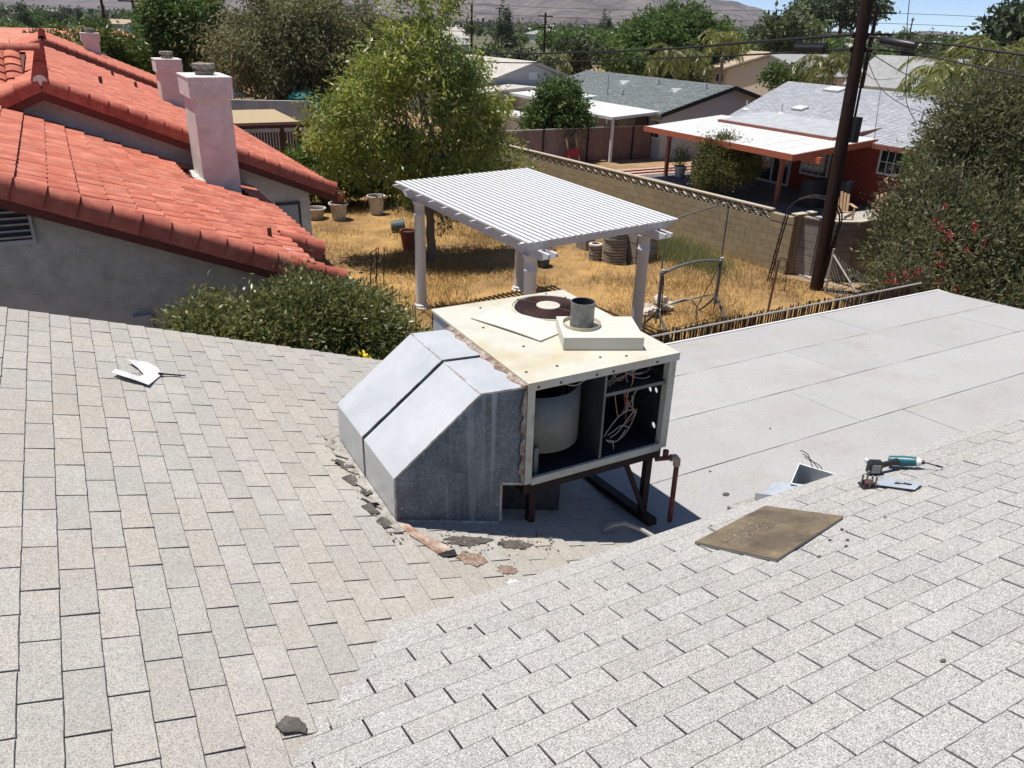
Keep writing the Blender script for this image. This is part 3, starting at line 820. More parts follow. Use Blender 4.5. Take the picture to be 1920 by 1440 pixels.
# right panel with a dark layer added as shade, three knock-out holes through both
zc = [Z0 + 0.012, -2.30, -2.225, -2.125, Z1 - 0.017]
for nm, w0, w1, mt in (('panel_shade', -0.014, -0.0042, 'cabinet_inside'), ('right_panel', -0.004, 0.0, 'cream_side')):
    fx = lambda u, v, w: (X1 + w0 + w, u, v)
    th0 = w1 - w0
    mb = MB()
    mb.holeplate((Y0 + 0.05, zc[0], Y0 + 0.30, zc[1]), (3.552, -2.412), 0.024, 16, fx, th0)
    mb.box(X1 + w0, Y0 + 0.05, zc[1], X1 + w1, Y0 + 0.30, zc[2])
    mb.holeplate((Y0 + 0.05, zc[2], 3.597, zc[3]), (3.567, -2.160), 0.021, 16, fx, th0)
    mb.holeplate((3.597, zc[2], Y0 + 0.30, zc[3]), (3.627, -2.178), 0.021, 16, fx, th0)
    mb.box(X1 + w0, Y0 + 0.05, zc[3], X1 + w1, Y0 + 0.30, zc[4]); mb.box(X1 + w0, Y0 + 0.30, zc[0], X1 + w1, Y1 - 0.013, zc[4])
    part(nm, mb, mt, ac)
mb = MB(); mb.box(X0 - 0.004, Y0, Z0 + 0.001, X0 + 0.045, Y0 + 0.05, Z1 - 0.0165); part('corner_post', mb, 'cream_side', ac)
mb = MB(); mb.box(X1 - 0.05, Y0, Z0 + 0.001, X1 + 0.004, Y0 + 0.05, Z1 - 0.0165); part('corner_post', mb, 'cream_side', ac)
mb = MB(); mb.box(X0 + 0.045, Y0 - 0.002, Z0 - 0.012, X1 - 0.05, Y0 + 0.02, Z0 + 0.036); part('bottom_rail', mb, 'cream_side', ac)
XD = 2.588
mb = MB(); mb.box(XD - 0.006, Y0 + 0.012, Z0 + 0.036, XD + 0.006, Y0 + 0.62, Z1 - 0.017); part('divider', mb, 'cabinet_inside', ac)
mb = MB(); mb.box(XD - 0.007, Y0 + 0.006, Z0 + 0.036, XD + 0.007, Y0 + 0.0115, Z1 - 0.017); part('divider_edge', mb, 'blower_zinc', ac)
mb = MB(); mb.box(XD + 0.006, Y0 + 0.018, -2.036, X1 - 0.05, Y0 + 0.42, -2.030); part('shelf', mb, 'cabinet_inside', ac)
mb = MB(); mb.box(XD + 0.0075, Y0 + 0.013, -2.048, X1 - 0.05, Y0 + 0.0175, -2.026); part('shelf_edge', mb, 'blower_zinc', ac)
mb = MB(); mb.box(X0 + 0.012, Y0 + 0.62, Z0 + 0.012, X1 - 0.016, Y0 + 0.63, Z1 - 0.017); part('bulkhead', mb, 'cabinet_inside', ac)
# blower drum: open curved sheet with a dished rim
mb = MB(); vs = []; fs = []; nn = 40
cxb, cyb, rb = X0 + 0.24, Y0 + 0.335, 0.29
for i in range(nn + 1):
    a = math.radians(220 + 150 * i / nn)
    rr_ = rb
    zt_ = Z1 - 0.155 + 0.085 * max(0, (i / nn - 0.45)) * 1.6
    vs += [(cxb + rr_ * math.cos(a), cyb + rr_ * math.sin(a), Z0 + 0.155 - 0.02 * i / nn), (cxb + rr_ * math.cos(a), cyb + rr_ * math.sin(a), zt_)]
for i in range(nn): fs.append((2 * i, 2 * i + 2, 2 * i + 3, 2 * i + 1))
mb.add(vs, fs)
blower = part('blower_housing', mb, 'blower_zinc', ac, smooth=True)
blower.modifiers.new('thickness', 'SOLIDIFY').thickness = 0.004
mb = MB(); mb.box(X0 + 0.09, Y0 + 0.055, Z0 + 0.012, X0 + 0.12, Y0 + 0.063, Z0 + 0.20); part('bracket', mb, 'blower_zinc', ac)
mb = MB(); mb.box(X0 + 0.42, Y0 + 0.3, Z0 + 0.25, X0 + 0.45, Y0 + 0.31, Z1 - 0.05); part('bracket', mb, 'blower_zinc', ac)
# wires
def wire(p0, p1, sag, mat, r=0.0032, loops=0.0):
    pts = []
    sd = Vector((rnd.uniform(-1, 1), rnd.uniform(-.3, .3), rnd.uniform(-1, 1))) * loops
    for i in range(13):
        t = i / 12
        q = Vector(p0).lerp(Vector(p1), t) + Vector((0, 0, -sag * 4 * t * (1 - t))) + sd * math.sin(t * math.pi * 2)
        pts.append(q)
    return MB().tube(pts, r, 5)
W0 = [((2.72, 3.55, -1.90), (2.76, 3.50, -2.25), .03, 'wire_orange'), ((2.78, 3.5, -1.87), (2.83, 3.52, -2.02), .05, 'wire_grey'),
      ((2.84, 3.47, -1.86), (2.80, 3.46, -2.04), .01, 'wire_orange'), ((2.62, 3.50, -1.95), (2.70, 3.52, -2.02), .05, 'wire_grey'),
      ((2.90, 3.55, -1.99), (3.02, 3.55, -1.97), .02, 'wire_grey'), ((2.95, 3.52, -1.90), (3.03, 3.50, -1.97), .02, 'wire_black'),
      ((2.77, 3.48, -2.05), (2.86, 3.46, -2.22), .02, 'wire_copper'), ((2.80, 3.48, -2.05), (2.84, 3.46, -2.19), .05, 'wire_copper'),
      ((2.83, 3.50, -2.06), (2.78, 3.46, -2.20), .02, 'wire_grey'), ((2.86, 3.46, -2.20), (2.68, 3.46, -2.36), .02, 'wire_grey'),
      ((2.84, 3.46, -2.20), (2.64, 3.47, -2.35), -.05, 'wire_grey'), ((2.88, 3.47, -2.22), (2.66, 3.46, -2.38), .09, 'wire_grey'),
      ((2.65, 3.46, -2.37), (2.80, 3.46, -2.33), .05, 'wire_grey'), ((2.66, 3.46, -2.34), (2.82, 3.46, -2.32), -.03, 'wire_grey'),
      ((2.78, 3.46, -2.30), (2.88, 3.47, -2.20), .02, 'wire_copper'), ((2.72, 3.47, -2.40), (2.72, 3.47, -2.46), .0, 'wire_grey'),
      ((2.30, 3.46, -1.905), (2.56, 3.46, -1.88), .035, 'wire_grey')]
qw = random.Random(9)
for k in range(9):
    W0.append(((qw.uniform(2.63, 3.0), qw.uniform(3.50, 3.58), qw.uniform(-1.93, -1.88)), (qw.uniform(2.63, 3.02), qw.uniform(3.48, 3.55), qw.uniform(-2.02, -1.97)), qw.uniform(-.01, .05), qw.choice(['wire_grey', 'wire_black', 'wire_orange', 'wire_grey'])))
for k in range(6):
    W0.append(((qw.uniform(2.78, 2.90), qw.uniform(3.46, 3.52), qw.uniform(-2.12, -2.06)), (qw.uniform(2.74, 2.92), qw.uniform(3.46, 3.50), qw.uniform(-2.27, -2.18)), qw.uniform(-.02, .05), qw.choice(['wire_copper', 'wire_black', 'wire_grey'])))
for a, b, s, m_ in W0:
    part('wire', wire(a, b, s, m_, loops=0.012), m_, ac, smooth=True)
for (x, y, z, sx, sz) in ((2.70, 3.60, -1.97, .05, .07), (2.80, 3.62, -1.98, .06, .06), (2.97, 3.60, -1.985, .07, .05)):
    mb = MB(); mb.box(x, y, -2.029, x + sx, y + .06, -2.029 + sz); part('relay', mb, 'cabinet_inside', ac)
# screws
for (x, y) in ((2.36, 4.66), (2.20, 4.30), (2.28, 3.90), (2.10, 3.55), (2.31, 3.55), (2.62, 3.55), (2.78, 3.50), (2.95, 4.74), (3.06, 4.40), (2.44, 4.05), (2.44, 4.16)):
    mb = MB(); mb.lathe([(0.0085, 0), (0.0085, 0.004), (0.005, 0.007), (0, 0.007)], 8, (x, y, Z1)); part('screw', mb, 'screw', ac)
for x in (2.10, 2.25, 2.50, 2.62, 2.95):
    mb = MB(); mb.obox((x, Y0 - 0.016, Z1 - 0.033), (0.012, 0.006, 0.012)); part('screw', mb, 'screw', ac)
# loose cover, flue hood, flue
PA, PB = Vector((2.20, 4.49)), Vector((2.415, 3.92))
dv = (PB - PA).normalized(); pv = Vector((-dv.y, dv.x))
ang = math.atan2(dv.y, dv.x)
mb = MB(); n_ = 8
pts = [PA, PB, PB + pv * 0.33, PA + pv * 0.275]
for i in range(n_):
    t0, t1 = i / n_, (i + 1) / n_
    lift = lambda t: 0.010 + 0.008 * math.sin(t * 2.8)
    q = [pts[0].lerp(pts[1], t0), pts[0].lerp(pts[1], t1), pts[3].lerp(pts[2], t1), pts[3].lerp(pts[2], t0)]
    hz = [lift(t0), lift(t1), lift(t1) * 0.7, lift(t0) * 0.7]
    mb.hexa([(p.x, p.y, Z1 + h - 0.007) for p, h in zip(q, hz)], [(p.x, p.y, Z1 + h) for p, h in zip(q, hz)])
single('access_panel', mb, 'cream_pale', 'loose flat cream metal cover lying on the air conditioner beside its fan', 'metal panel', (PB.x, PB.y, Z1))
hc = Vector((2.475, 3.745, Z1)); ha = math.atan2(-0.215, 0.466)
ux, uy = Vector((math.cos(ha), math.sin(ha), 0)), Vector((-math.sin(ha), math.cos(ha), 0))
hood = thing('flue_hood', 'low square cream metal hood round the flue, set askew on the air conditioner', 'flue hood', tuple(hc))
hf = lambda u, v, w: tuple(hc + ux * u + uy * v + Vector((0, 0, 0.078 + w)))
fc = (0.145, 0.225)
mb = MB(); mb.holeplate((0, 0, 0.505, 0.385), fc, 0.122, 32, hf, 0.006); part('hood_top', mb, 'cream_pale', hood)
mb = MB()
hb = lambda u, v, w: tuple(hc + ux * u + uy * v + Vector((0, 0, w)))
def hbox(u0, v0, u1, v1, w0, w1):
    mb.hexa([hb(u0, v0, w0), hb(u1, v0, w0), hb(u1, v1, w0), hb(u0, v1, w0)], [hb(u0, v0, w1), hb(u1, v0, w1), hb(u1, v1, w1), hb(u0, v1, w1)])
hbox(0.0, 0.0, 0.505, 0.006, 0.003, 0.0778); hbox(0, 0.379, 0.505, 0.385, 0.003, 0.0778); hbox(0, 0.006, 0.006, 0.379, 0.003, 0.0778); hbox(0.499, 0.006, 0.505, 0.379, 0.003, 0.0778)
part('hood_skirt', mb, 'cream_pale', hood)
fp = hb(fc[0], fc[1], 0)
mb = MB(); mb.lathe([(0.1215, 0.082), (0.1235, 0.104), (0.1222, 0.106), (0.1205, 0.104), (0.119, 0.080)], 32, fp); part('hood_collar', mb, 'cream_paint', hood, smooth=True)
flue = thing('flue_pipe', 'short dark metal flue pipe standing up out of the cream hood', 'flue pipe', fp)
mb = MB(); mb.lathe([(0.076, 0.001), (0.077, 0.10), (0.0785, 0.105), (0.077, 0.11), (0.076, 0.20), (0.079, 0.205), (0.079, 0.245), (0.074, 0.245), (0.0735, 0.05), (0.0, 0.05)], 28, fp)
part('pipe', mb, 'flue_steel', flue, smooth=True)
mb = MB(); mb.lathe([(0.0728, 0.242), (0.0722, 0.05), (0.0, 0.051)], 28, fp); mb.f = mb.f[:-1]; part('dark_sleeve', mb, 'cabinet_inside', flue, smooth=True)  # dark inner sleeve down the pipe
mb = MB(); mb.lathe([(0.0, 0.004), (0.135, 0.004), (0.135, 0.010), (0.0, 0.010)], 28, fp); part('hood_shade_disc', mb, 'cabinet_inside', hood)  # black disc added in the hood so the gap round the flue reads shaded
mb = MB(); mb.lathe([(0.134, 0.012), (0.134, 0.076)], 28, fp); mb.f = mb.f[:-2]; part('hood_shade_ring', mb, 'cabinet_inside', hood)  # black ring added inside the hood walls, same shade

# ducts: two sheet metal elbows from the unit down to the slope
def duct(y0, y1, label):
    t = thing('air_duct', label, 'duct', (1.55, (y0 + y1) / 2, zL(1.55)), 0, 'ducts beside the air conditioner')
    zb = lambda x: zL(x) + 0.010
    prof = [(2.036, -1.868), (1.745, -1.853), (1.228, -2.252), (1.228, zb(1.228)), (1.885, zb(1.885)), (1.885, -2.462), (2.036, -2.505)]
    th = 0.004
    def sheet(a, b, name, mat, out=0.0):
        mbd = MB()
        mbd.hexa([(a[0], y0, a[1]), (b[0], y0, b[1]), (b[0], y1, b[1]), (a[0], y1, a[1])],
                 [(a[0] + out, y0, a[1] + th), (b[0] + out, y0, b[1] + th), (b[0] + out, y1, b[1] + th), (a[0] + out, y1, a[1] + th)])
        return part(name, mbd, mat, t)
    sheet(prof[0], prof[1], 'top_sheet', 'galvanized')
    sheet(prof[1], prof[2], 'slope_sheet', 'galvanized')
    mbd = MB(); mbd.box(1.225, y0, prof[3][1], 1.229, y1, prof[2][1]); part('end_sheet', mbd, 'galvanized', t)
    mbd = MB(); mbd.box(1.885, y0 + .004, prof[4][1], 1.889, y1 - .004, -2.462); mbd.hexa([(1.887, y0, -2.466), (2.036, y0, -2.509), (2.036, y1, -2.509), (1.887, y1, -2.466)], [(1.887, y0, -2.462), (2.036, y0, -2.505), (2.036, y1, -2.505), (1.887, y1, -2.462)])
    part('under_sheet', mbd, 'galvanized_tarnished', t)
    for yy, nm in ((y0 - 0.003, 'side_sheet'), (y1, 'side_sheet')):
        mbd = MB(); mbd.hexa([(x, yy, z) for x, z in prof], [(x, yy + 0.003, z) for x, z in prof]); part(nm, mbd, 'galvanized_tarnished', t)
    # folded seams round the near side
    mbd = MB()
    P3 = [(x, y0 - 0.004, z + 0.003) for x, z in prof[:4]]
    for a, b in zip(P3, P3[1:]): mbd.beam(a, b, 0.006, 0.012)
    P3 = [(prof[i][0], y0 - 0.0045, prof[i][1]) for i in (3, 4, 5, 6)]
    for a, b in zip(P3, P3[1:]): mbd.beam(a, b, 0.004, 0.018)
    part('seam', mbd, 'galvanized_edge', t)
    for (xs_, zs_) in ((1.40, -2.0), (1.62, -1.95), (1.80, -1.92), (1.95, -2.0), (1.95, -2.25), (1.262, -2.45), (1.262, -2.33), (1.5, -2.60), (1.7, -2.66), (1.86, -2.6)):
        zlim = -2.252 + (xs_ - 1.228) * 0.772 if xs_ < 1.745 else -1.86
        mbd = MB(); mbd.obox((xs_, y0 - 0.0045, min(zs_, zlim - 0.02)), (0.010, 0.004, 0.010)); part('rivet', mbd, 'galvanized_edge', t)
    mbd = MB(); mbd.box(1.74, y0 + 0.002, -1.8525, 1.752, y1 - 0.002, -1.8465); part('fold', mbd, 'galvanized_edge', t)
    return t
duct(3.432, 3.918, 'silver sheet metal duct elbow with a stained dark side by the open cabinet front')
duct(3.952, 4.44, 'silver sheet metal duct elbow farther along the air conditioner, behind the stained one')
# torn sealing tape between ducts and cabinet
mb = MB(); k = 40; r5 = random.Random(8)
vs = []; fs = []
for i in range(k + 1):
    y = 3.42 + 1.03 * i / k
    vs += [(2.000 + 0.012 * math.sin(i * 0.9) + r5.uniform(-0.006, 0.006), y, -1.861 + r5.uniform(0.0, 0.004)), (2.015, y, -1.853 + r5.uniform(0, 0.006)), (2.034, y, -1.850 + r5.uniform(0, 0.006)), (2.034, y, -1.868)]
for i in range(k):
    for j in range(3): fs.append((4 * i + j, 4 * i + j + 1, 4 * i + j + 5, 4 * i + j + 4))
mb.add(vs, fs)
o = single('sealing_tape', mb, 'sealant', 'torn brown sealing strip along the joint of ducts and air conditioner', 'sealing tape', (2.0, 3.42, -1.86))
o.modifiers.new('thickness', 'SOLIDIFY').thickness = 0.004
mb = MB(); vs = []; fs = []
for i in range(k + 1):
    z = -1.88 - 0.61 * i / k
    vs += [(2.006 + 0.008 * math.sin(i * 0.7) + r5.uniform(-0.005, 0.005), 3.4215, z), (2.034, 3.4205, z)]
for i in range(k): fs.append((2 * i, 2 * i + 1, 2 * i + 3, 2 * i + 2))
mb.add(vs, fs)
o = single('sealing_tape', mb, 'sealant', 'peeling upright sealing strip on the stained duct side beside the open cabinet', 'sealing tape', (2.0, 3.4215, -2.49))
o.modifiers.new('thickness', 'SOLIDIFY').thickness = 0.003

# dark box added under the cabinet floor to deepen the shade
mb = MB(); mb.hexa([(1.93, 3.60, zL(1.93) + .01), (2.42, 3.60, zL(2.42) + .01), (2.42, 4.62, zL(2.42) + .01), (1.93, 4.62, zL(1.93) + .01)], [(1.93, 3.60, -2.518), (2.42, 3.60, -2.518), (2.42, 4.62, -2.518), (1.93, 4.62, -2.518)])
part('shade_box', mb, 'cabinet_inside', ac)
# steel stand under the unit
st = thing('steel_stand', 'dark steel stand with braced legs under the air conditioner', 'stand', (2.6, 4.1, zF(4.1)))
for nm, a, b, w, h in (('beam', (2.05, 3.47, -2.56), (3.10, 3.47, -2.56), .05, .075), ('beam', (2.05, 4.70, -2.56), (3.10, 4.70, -2.56), .05, .075),
                       ('beam', (2.08, 3.50, -2.56), (2.08, 4.67, -2.56), .05, .07), ('beam', (3.02, 3.50, -2.56), (3.02, 4.67, -2.56), .05, .07),
                       ('leg', (3.02, 3.47, -2.60), (3.02, 3.47, zF(3.47)), .045, .045), ('leg', (3.02, 4.70, -2.60), (3.02, 4.70, zF(4.70)), .045, .045),
                       ('leg', (2.12, 3.47, -2.60), (2.12, 3.47, zL(2.12)), .045, .045), ('leg', (2.12, 4.70, -2.60), (2.12, 4.70, zL(2.12)), .045, .045),
                       ('brace', (2.84, 3.47, -2.60), (3.02, 3.44, zF(3.44) + 0.05), .03, .03), ('brace', (2.60, 4.72, -2.60), (3.0, 4.72, zF(4.7) + .05), .03, .03),
                       ('sill', (3.02, 3.35, zF(3.4) + .03), (3.02, 4.85, zF(4.85) + .035), .07, .05)):
    mb = MB(); mb.beam(a, b, w, h); part(nm, mb, 'black_iron', st)
gp = thing('gas_pipe', 'rusty gas pipe with pale elbow dropping beside the stand of the air conditioner', 'pipe', (3.14, 3.34, zF(3.34)))
mb = MB(); mb.tube([(3.07, 3.36, -2.50), (3.07, 3.36, -2.535), (3.07, 3.345, -2.55)], .02, 10); part('valve', mb, 'rust_pipe', gp, smooth=True)
mb = MB(); mb.tube([(2.99, 3.36, -2.545), (3.12, 3.34, -2.555)], .016, 10); part('pipe', mb, 'rust_pipe', gp, smooth=True)
mb = MB(); mb.tube([(3.10, 3.342, -2.553), (3.135, 3.338, -2.56), (3.152, 3.336, -2.58), (3.155, 3.335, -2.62)], [.024, .026, .026, .025], 10); part('elbow', mb, 'pipe_fitting', gp, smooth=True)
mb = MB(); mb.tube([(3.155, 3.335, -2.61), (3.16, 3.335, zF(3.33))], .0175, 10); part('pipe', mb, 'rust_pipe', gp, smooth=True)
mb = MB(); mb.tube([(2.60, 3.34, -2.975), (2.66, 3.33, -2.94), (2.74, 3.30, -2.93), (2.82, 3.22, -2.955), (2.90, 3.12, -3.0), (2.97, 3.02, zF(3.0) + .016)], .014, 8)
single('conduit', mb, 'wire_grey', 'pale flexible conduit lying in the shade under the air conditioner', 'conduit', (2.9, 3.1, zF(3.1)), smooth=True)
# ------------------------------------------------------------------ things lying on the roof
def slab_on(poly, zf, th, lift=0.004, bend=0.0):
    mb = MB()
    lo = [(x, y, zf(x, y) + lift + bend * i % 2 * 0) for i, (x, y) in enumerate(poly)]
    hi = [(x, y, z + th) for x, y, z in lo]
    return mb.hexa(lo, hi)
fR = lambda x, y: zR(y) + 0.006
fL = lambda x, y: zL(x) + 0.006
fF = lambda x, y: zF(y) + 0.003
bp = thing('insulation_panel', 'brown stained flat panel with pale edges lying on the pale shingles', 'panel', (2.78, 2.2, zR(2.2)))
poly = [(2.40, 2.335), (2.535, 1.945), (3.165, 2.085), (3.005, 2.45)]
mb = slab_on(poly, fR, 0.010, 0.003); part('panel_core', mb, 'panel_edge', bp)
cx_, cy_ = sum(p[0] for p in poly) / 4, sum(p[1] for p in poly) / 4
mb = slab_on([(cx_ + (x - cx_) * 1.004, cy_ + (y - cy_) * 1.004) for x, y in poly], fR, 0.004, 0.0135)
part('panel_face', mb, 'panel_brown', bp)
r6 = random.Random(21)
def rock_mb(c, r, seed, sq=(1, 1, 0.6), n=7):
    q = random.Random(seed); mb_ = MB(); m_ = 5
    vs, fs = [], []
    for i in range(m_ + 1):
        th = math.pi * i / m_
        for j in range(n):
            a = 2 * math.pi * j / n
            k = r * q.uniform(0.75, 1.15)
            vs.append((c[0] + k * math.sin(th) * math.cos(a) * sq[0], c[1] + k * math.sin(th) * math.sin(a) * sq[1], c[2] + k * math.cos(th) * sq[2]))
    for i in range(m_):
        for j in range(n): fs.append((i * n + j, i * n + (j + 1) % n, (i + 1) * n + (j + 1) % n, (i + 1) * n + j))
    return mb_.add(vs, fs)
mb = MB()
for k in range(150):
    t = r6.random()
    x = 2.52 + 0.34 * t + r6.gauss(0, 0.03); y = 2.22 + 0.07 * t + r6.gauss(0, 0.035)
    r = r6.uniform(0.002, 0.006)
    q = rock_mb((x, y, fR(x, y) + 0.0175 + r * 0.3), r, k, n=5); mb.add(q.v, q.f)
part('debris', mb, 'crumb', bp, kind='stuff')

def scrap(poly, zf, mat, label, th=0.006, curl=0.02, group='torn shingle scraps beside the ducts', name='shingle_scrap', cat='shingle scrap'):
    n = len(poly); c = (sum(p[0] for p in poly) / n, sum(p[1] for p in poly) / n)
    if group == 'torn shingle scraps beside the ducts':
        poly = [(c[0] + (x - c[0]) * 0.74, c[1] + (y - c[1]) * 0.74) for x, y in poly]
    mb_ = MB(); q = random.Random(int(c[0] * 1000))
    ring = []
    for i in range(n):
        a, b = poly[i], poly[(i + 1) % n]
        for t in (0.0, 0.5):
            ring.append((a[0] + (b[0] - a[0]) * t + q.uniform(-1, 1) * 0.004, a[1] + (b[1] - a[1]) * t + q.uniform(-1, 1) * 0.004))
    m_ = len(ring)
    vs = []
    for w in (0, th):
        vs.append((c[0], c[1], zf(*c) + 0.002 + w))
        for (x, y) in ring:
            h = curl * max(0, math.sin((x * 9 + y * 13) * 3.0))
            vs.append((x, y, zf(x, y) + 0.001 + w + h))
    fs = []
    for i in range(m_):
        j = (i + 1) % m_
        fs += [(0, 1 + j, 1 + i), (m_ + 1, m_ + 2 + i, m_ + 2 + j), (1 + i, 1 + j, m_ + 2 + j, m_ + 2 + i)]
    mb_.add(vs, fs)
    return single(name, mb_, mat, label, cat, (c[0], c[1], zf(*c)), group=group)
scrap([(0.270, 2.049), (0.307, 2.073), (0.349, 2.058), (0.365, 2.021), (0.354, 1.996), (0.323, 2.002), (0.284, 2.005)], fL, 'scrap_dark', 'dark torn piece of shingle lying alone where the two slopes meet', 0.012, 0.008, None)
scrap([(1.06, 4.12), (1.12, 4.19), (1.22, 4.10), (1.21, 4.02), (1.12, 4.03)], fL, 'scrap_dark', 'dark torn piece of shingle beside the foot of a silver duct')
scrap([(1.06, 3.93), (1.14, 3.95), (1.18, 3.84), (1.11, 3.80)], fL, 'scrap_dark', 'dark torn piece of shingle beside the foot of a silver duct')
scrap([(1.13, 3.78), (1.195, 3.80), (1.205, 3.70), (1.14, 3.69)], fL, 'scrap_dark', 'dark torn piece of shingle beside the foot of a silver duct')
scrap([(1.07, 3.60), (1.15, 3.62), (1.18, 3.50), (1.10, 3.47)], fL, 'scrap_dark', 'dark torn piece of shingle beside the foot of a silver duct')
scrap([(1.10, 3.43), (1.17, 3.46), (1.20, 3.36), (1.13, 3.34)], fL, 'scrap_dark', 'dark torn piece of shingle beside the foot of a silver duct')
scrap([(1.10, 4.38), (1.20, 4.42), (1.21, 4.30), (1.13, 4.31)], fL, 'scrap_pale', 'pale curled scrap of roofing felt by the farther duct', 0.004, 0.03, 'pale roofing felt scraps')
scrap([(1.11, 3.68), (1.18, 3.69), (1.21, 3.60), (1.14, 3.58)], fL, 'scrap_pale', 'pale curled scrap of roofing felt between dark shingle scraps by the stained duct', 0.004, 0.03, 'pale roofing felt scraps')
# exposed strip of old mastic along the ducts
mb = MB(); vs = []; fs = []
for i in range(31):
    y = 3.30 + 1.25 * i / 30
    a_ = 1.155 + 0.03 * math.sin(i * 1.3) + r6.uniform(-.02, .02)
    vs += [(a_, y, zL(a_) + 0.0085), (1.22, y, zL(1.22) + 0.016)]
for i in range(30): fs.append((2 * i, 2 * i + 1, 2 * i + 3, 2 * i + 2))
mb.add(vs, fs)
o = single('mastic_strip', mb, 'scrap_pale', 'ragged pale mastic strip along the foot of the silver ducts', 'mastic', (1.17, 3.9, zL(1.17)))
o.modifiers.new('thickness', 'SOLIDIFY').thickness = 0.006
mb = MB()
for k in range(320):
    if k < 170: x, y = 1.17 + r6.gauss(0, .035), r6.uniform(3.2, 4.55)
    else: x, y = r6.uniform(1.3, 2.15), 3.22 - 0.05 * r6.random() + r6.gauss(0, .075)
    r = r6.uniform(0.002, 0.0085) * (1.3 if r6.random() < .1 else 1)
    q = rock_mb((x, y, zL(x) + 0.008 + r * .4), r, k + 500, n=5); mb.add(q.v, q.f)
o = single('roof_debris', mb, 'crumb', 'crumbled asphalt and grit around the duct feet', 'debris', (1.5, 3.3, zL(1.5)), kind='stuff')
# rotten patch in front of the unit
def blotch(c, rx, ry, mat, label, seed, h=0.010, n=26):
    q = random.Random(seed); mb_ = MB()
    ring = [(c[0] + rx * q.uniform(.6, 1.1) * math.cos(2 * math.pi * i / n), c[1] + ry * q.uniform(.6, 1.1) * math.sin(2 * math.pi * i / n)) for i in range(n)]
    vs = [(c[0], c[1], zL(c[0]) + h + .004)] + [(x, y, zL(x) + h) for x, y in ring] + [(x, y, zL(x) + h - .008) for x, y in ring]
    fs = [(0, 1 + i, 1 + (i + 1) % n) for i in range(n)] + [(1 + i, 1 + n + i, 1 + n + (i + 1) % n, 1 + (i + 1) % n) for i in range(n)]
    mb_.add(vs, fs)
    return single('roof_patch', mb_, mat, label, 'patch', (c[0], c[1], zL(c[0])))
blotch((1.52, 3.05), .10, .075, 'dirt_brown', 'brown patch of rotten matter on the shingles before the stained duct', 4)
blotch((1.67, 2.94), .07, .05, 'dirt_brown', 'smaller brown rotten patch beside the white smear', 14)
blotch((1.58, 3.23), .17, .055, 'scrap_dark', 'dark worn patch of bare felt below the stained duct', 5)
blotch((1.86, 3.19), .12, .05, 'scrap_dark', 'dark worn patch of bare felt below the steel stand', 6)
blotch((1.66, 2.80), .075, .055, 'white_sheet', 'white smear of roof coating near the eave', 7)
# folded flashing strip at the duct corner
fl = thing('flashing_strip', 'bent copper coloured flashing strip sticking out from the corner of the stained duct', 'flashing', (1.28, 3.3, zL(1.28)))
mb = MB()
A_, B_ = [(1.215, 3.47), (1.245, 3.30), (1.335, 3.10)], [(1.255, 3.44), (1.31, 3.30), (1.415, 3.115)]
vs = []; fs = []
for (a, b, h) in zip(A_, B_, (.01, .014, .03)):
    m_ = ((a[0] + b[0]) / 2, (a[1] + b[1]) / 2)
    vs += [(a[0], a[1], zL(a[0]) + .008), (m_[0], m_[1], zL(m_[0]) + .012), (b[0], b[1], zL(b[0]) + .008 + h)]
for i in range(2):
    for j in range(2): fs.append((3 * i + j, 3 * i + j + 1, 3 * i + j + 4, 3 * i + j + 3))
mb.add(vs, fs)
o = part('strip', mb, 'copper_flashing', fl); o.modifiers.new('thickness', 'SOLIDIFY').thickness = .003
mb = MB(); mb.hexa([(1.335, 3.095, zL(1.335) + .006), (1.43, 3.10, zL(1.43) + .006), (1.435, 3.075, zL(1.435) + .006), (1.35, 3.065, zL(1.35) + .006)],
                   [(1.335, 3.095, zL(1.335) + .016), (1.43, 3.10, zL(1.43) + .04), (1.435, 3.075, zL(1.435) + .018), (1.35, 3.065, zL(1.35) + .014)])
part('torn_felt', mb, 'asphalt_felt', fl)
# white torn sheet and thin black rod on the left slope
mb = MB()
S1 = [(-0.012, 5.17), (0.018, 5.235), (0.085, 5.225), (0.145, 5.20), (0.175, 5.24), (0.15, 5.33), (0.095, 5.445), (0.215, 5.465), (0.275, 5.40), (0.285, 5.29), (0.235, 5.18), (0.185, 5.055), (0.09, 5.10)]
H1 = [0.03, 0.03, 0.02, 0.006, 0.012, 0.02, 0.03, 0.02, 0.012, 0.008, 0.008, 0.016, 0.03]
lo = [(x, y, fL(x, y) + h) for (x, y), h in zip(S1, H1)]
n = len(lo); vs = lo + [(x, y, z + .003) for x, y, z in lo]
tri = [(0, 1, 12), (1, 2, 12), (2, 3, 12), (3, 11, 12), (3, 10, 11), (3, 4, 10), (4, 9, 10), (4, 5, 9), (5, 8, 9), (5, 7, 8), (5, 6, 7)]
fs = tri + [tuple(n + i for i in reversed(t)) for t in tri] + [(i, (i + 1) % n, n + (i + 1) % n, n + i) for i in range(n)]
mb.add(vs, fs)
single('torn_sheet', mb, 'white_sheet', 'torn white sheet lying on the weathered shingle slope', 'sheet', (0.15, 5.25, zL(0.15)))
mb = MB(); mb.tube([(0.265, 5.275, fL(.265, 5.27) + .016), (0.30, 5.29, fL(.30, 5.27) + .014), (0.43, 5.315, fL(.43, 5.3) + .010)], [.012, .006, .004], 8)
single('metal_rod', mb, 'tool_black', 'thin black rod tool lying beside the torn white sheet', 'tool', (0.33, 5.29, zL(0.33)), smooth=True)
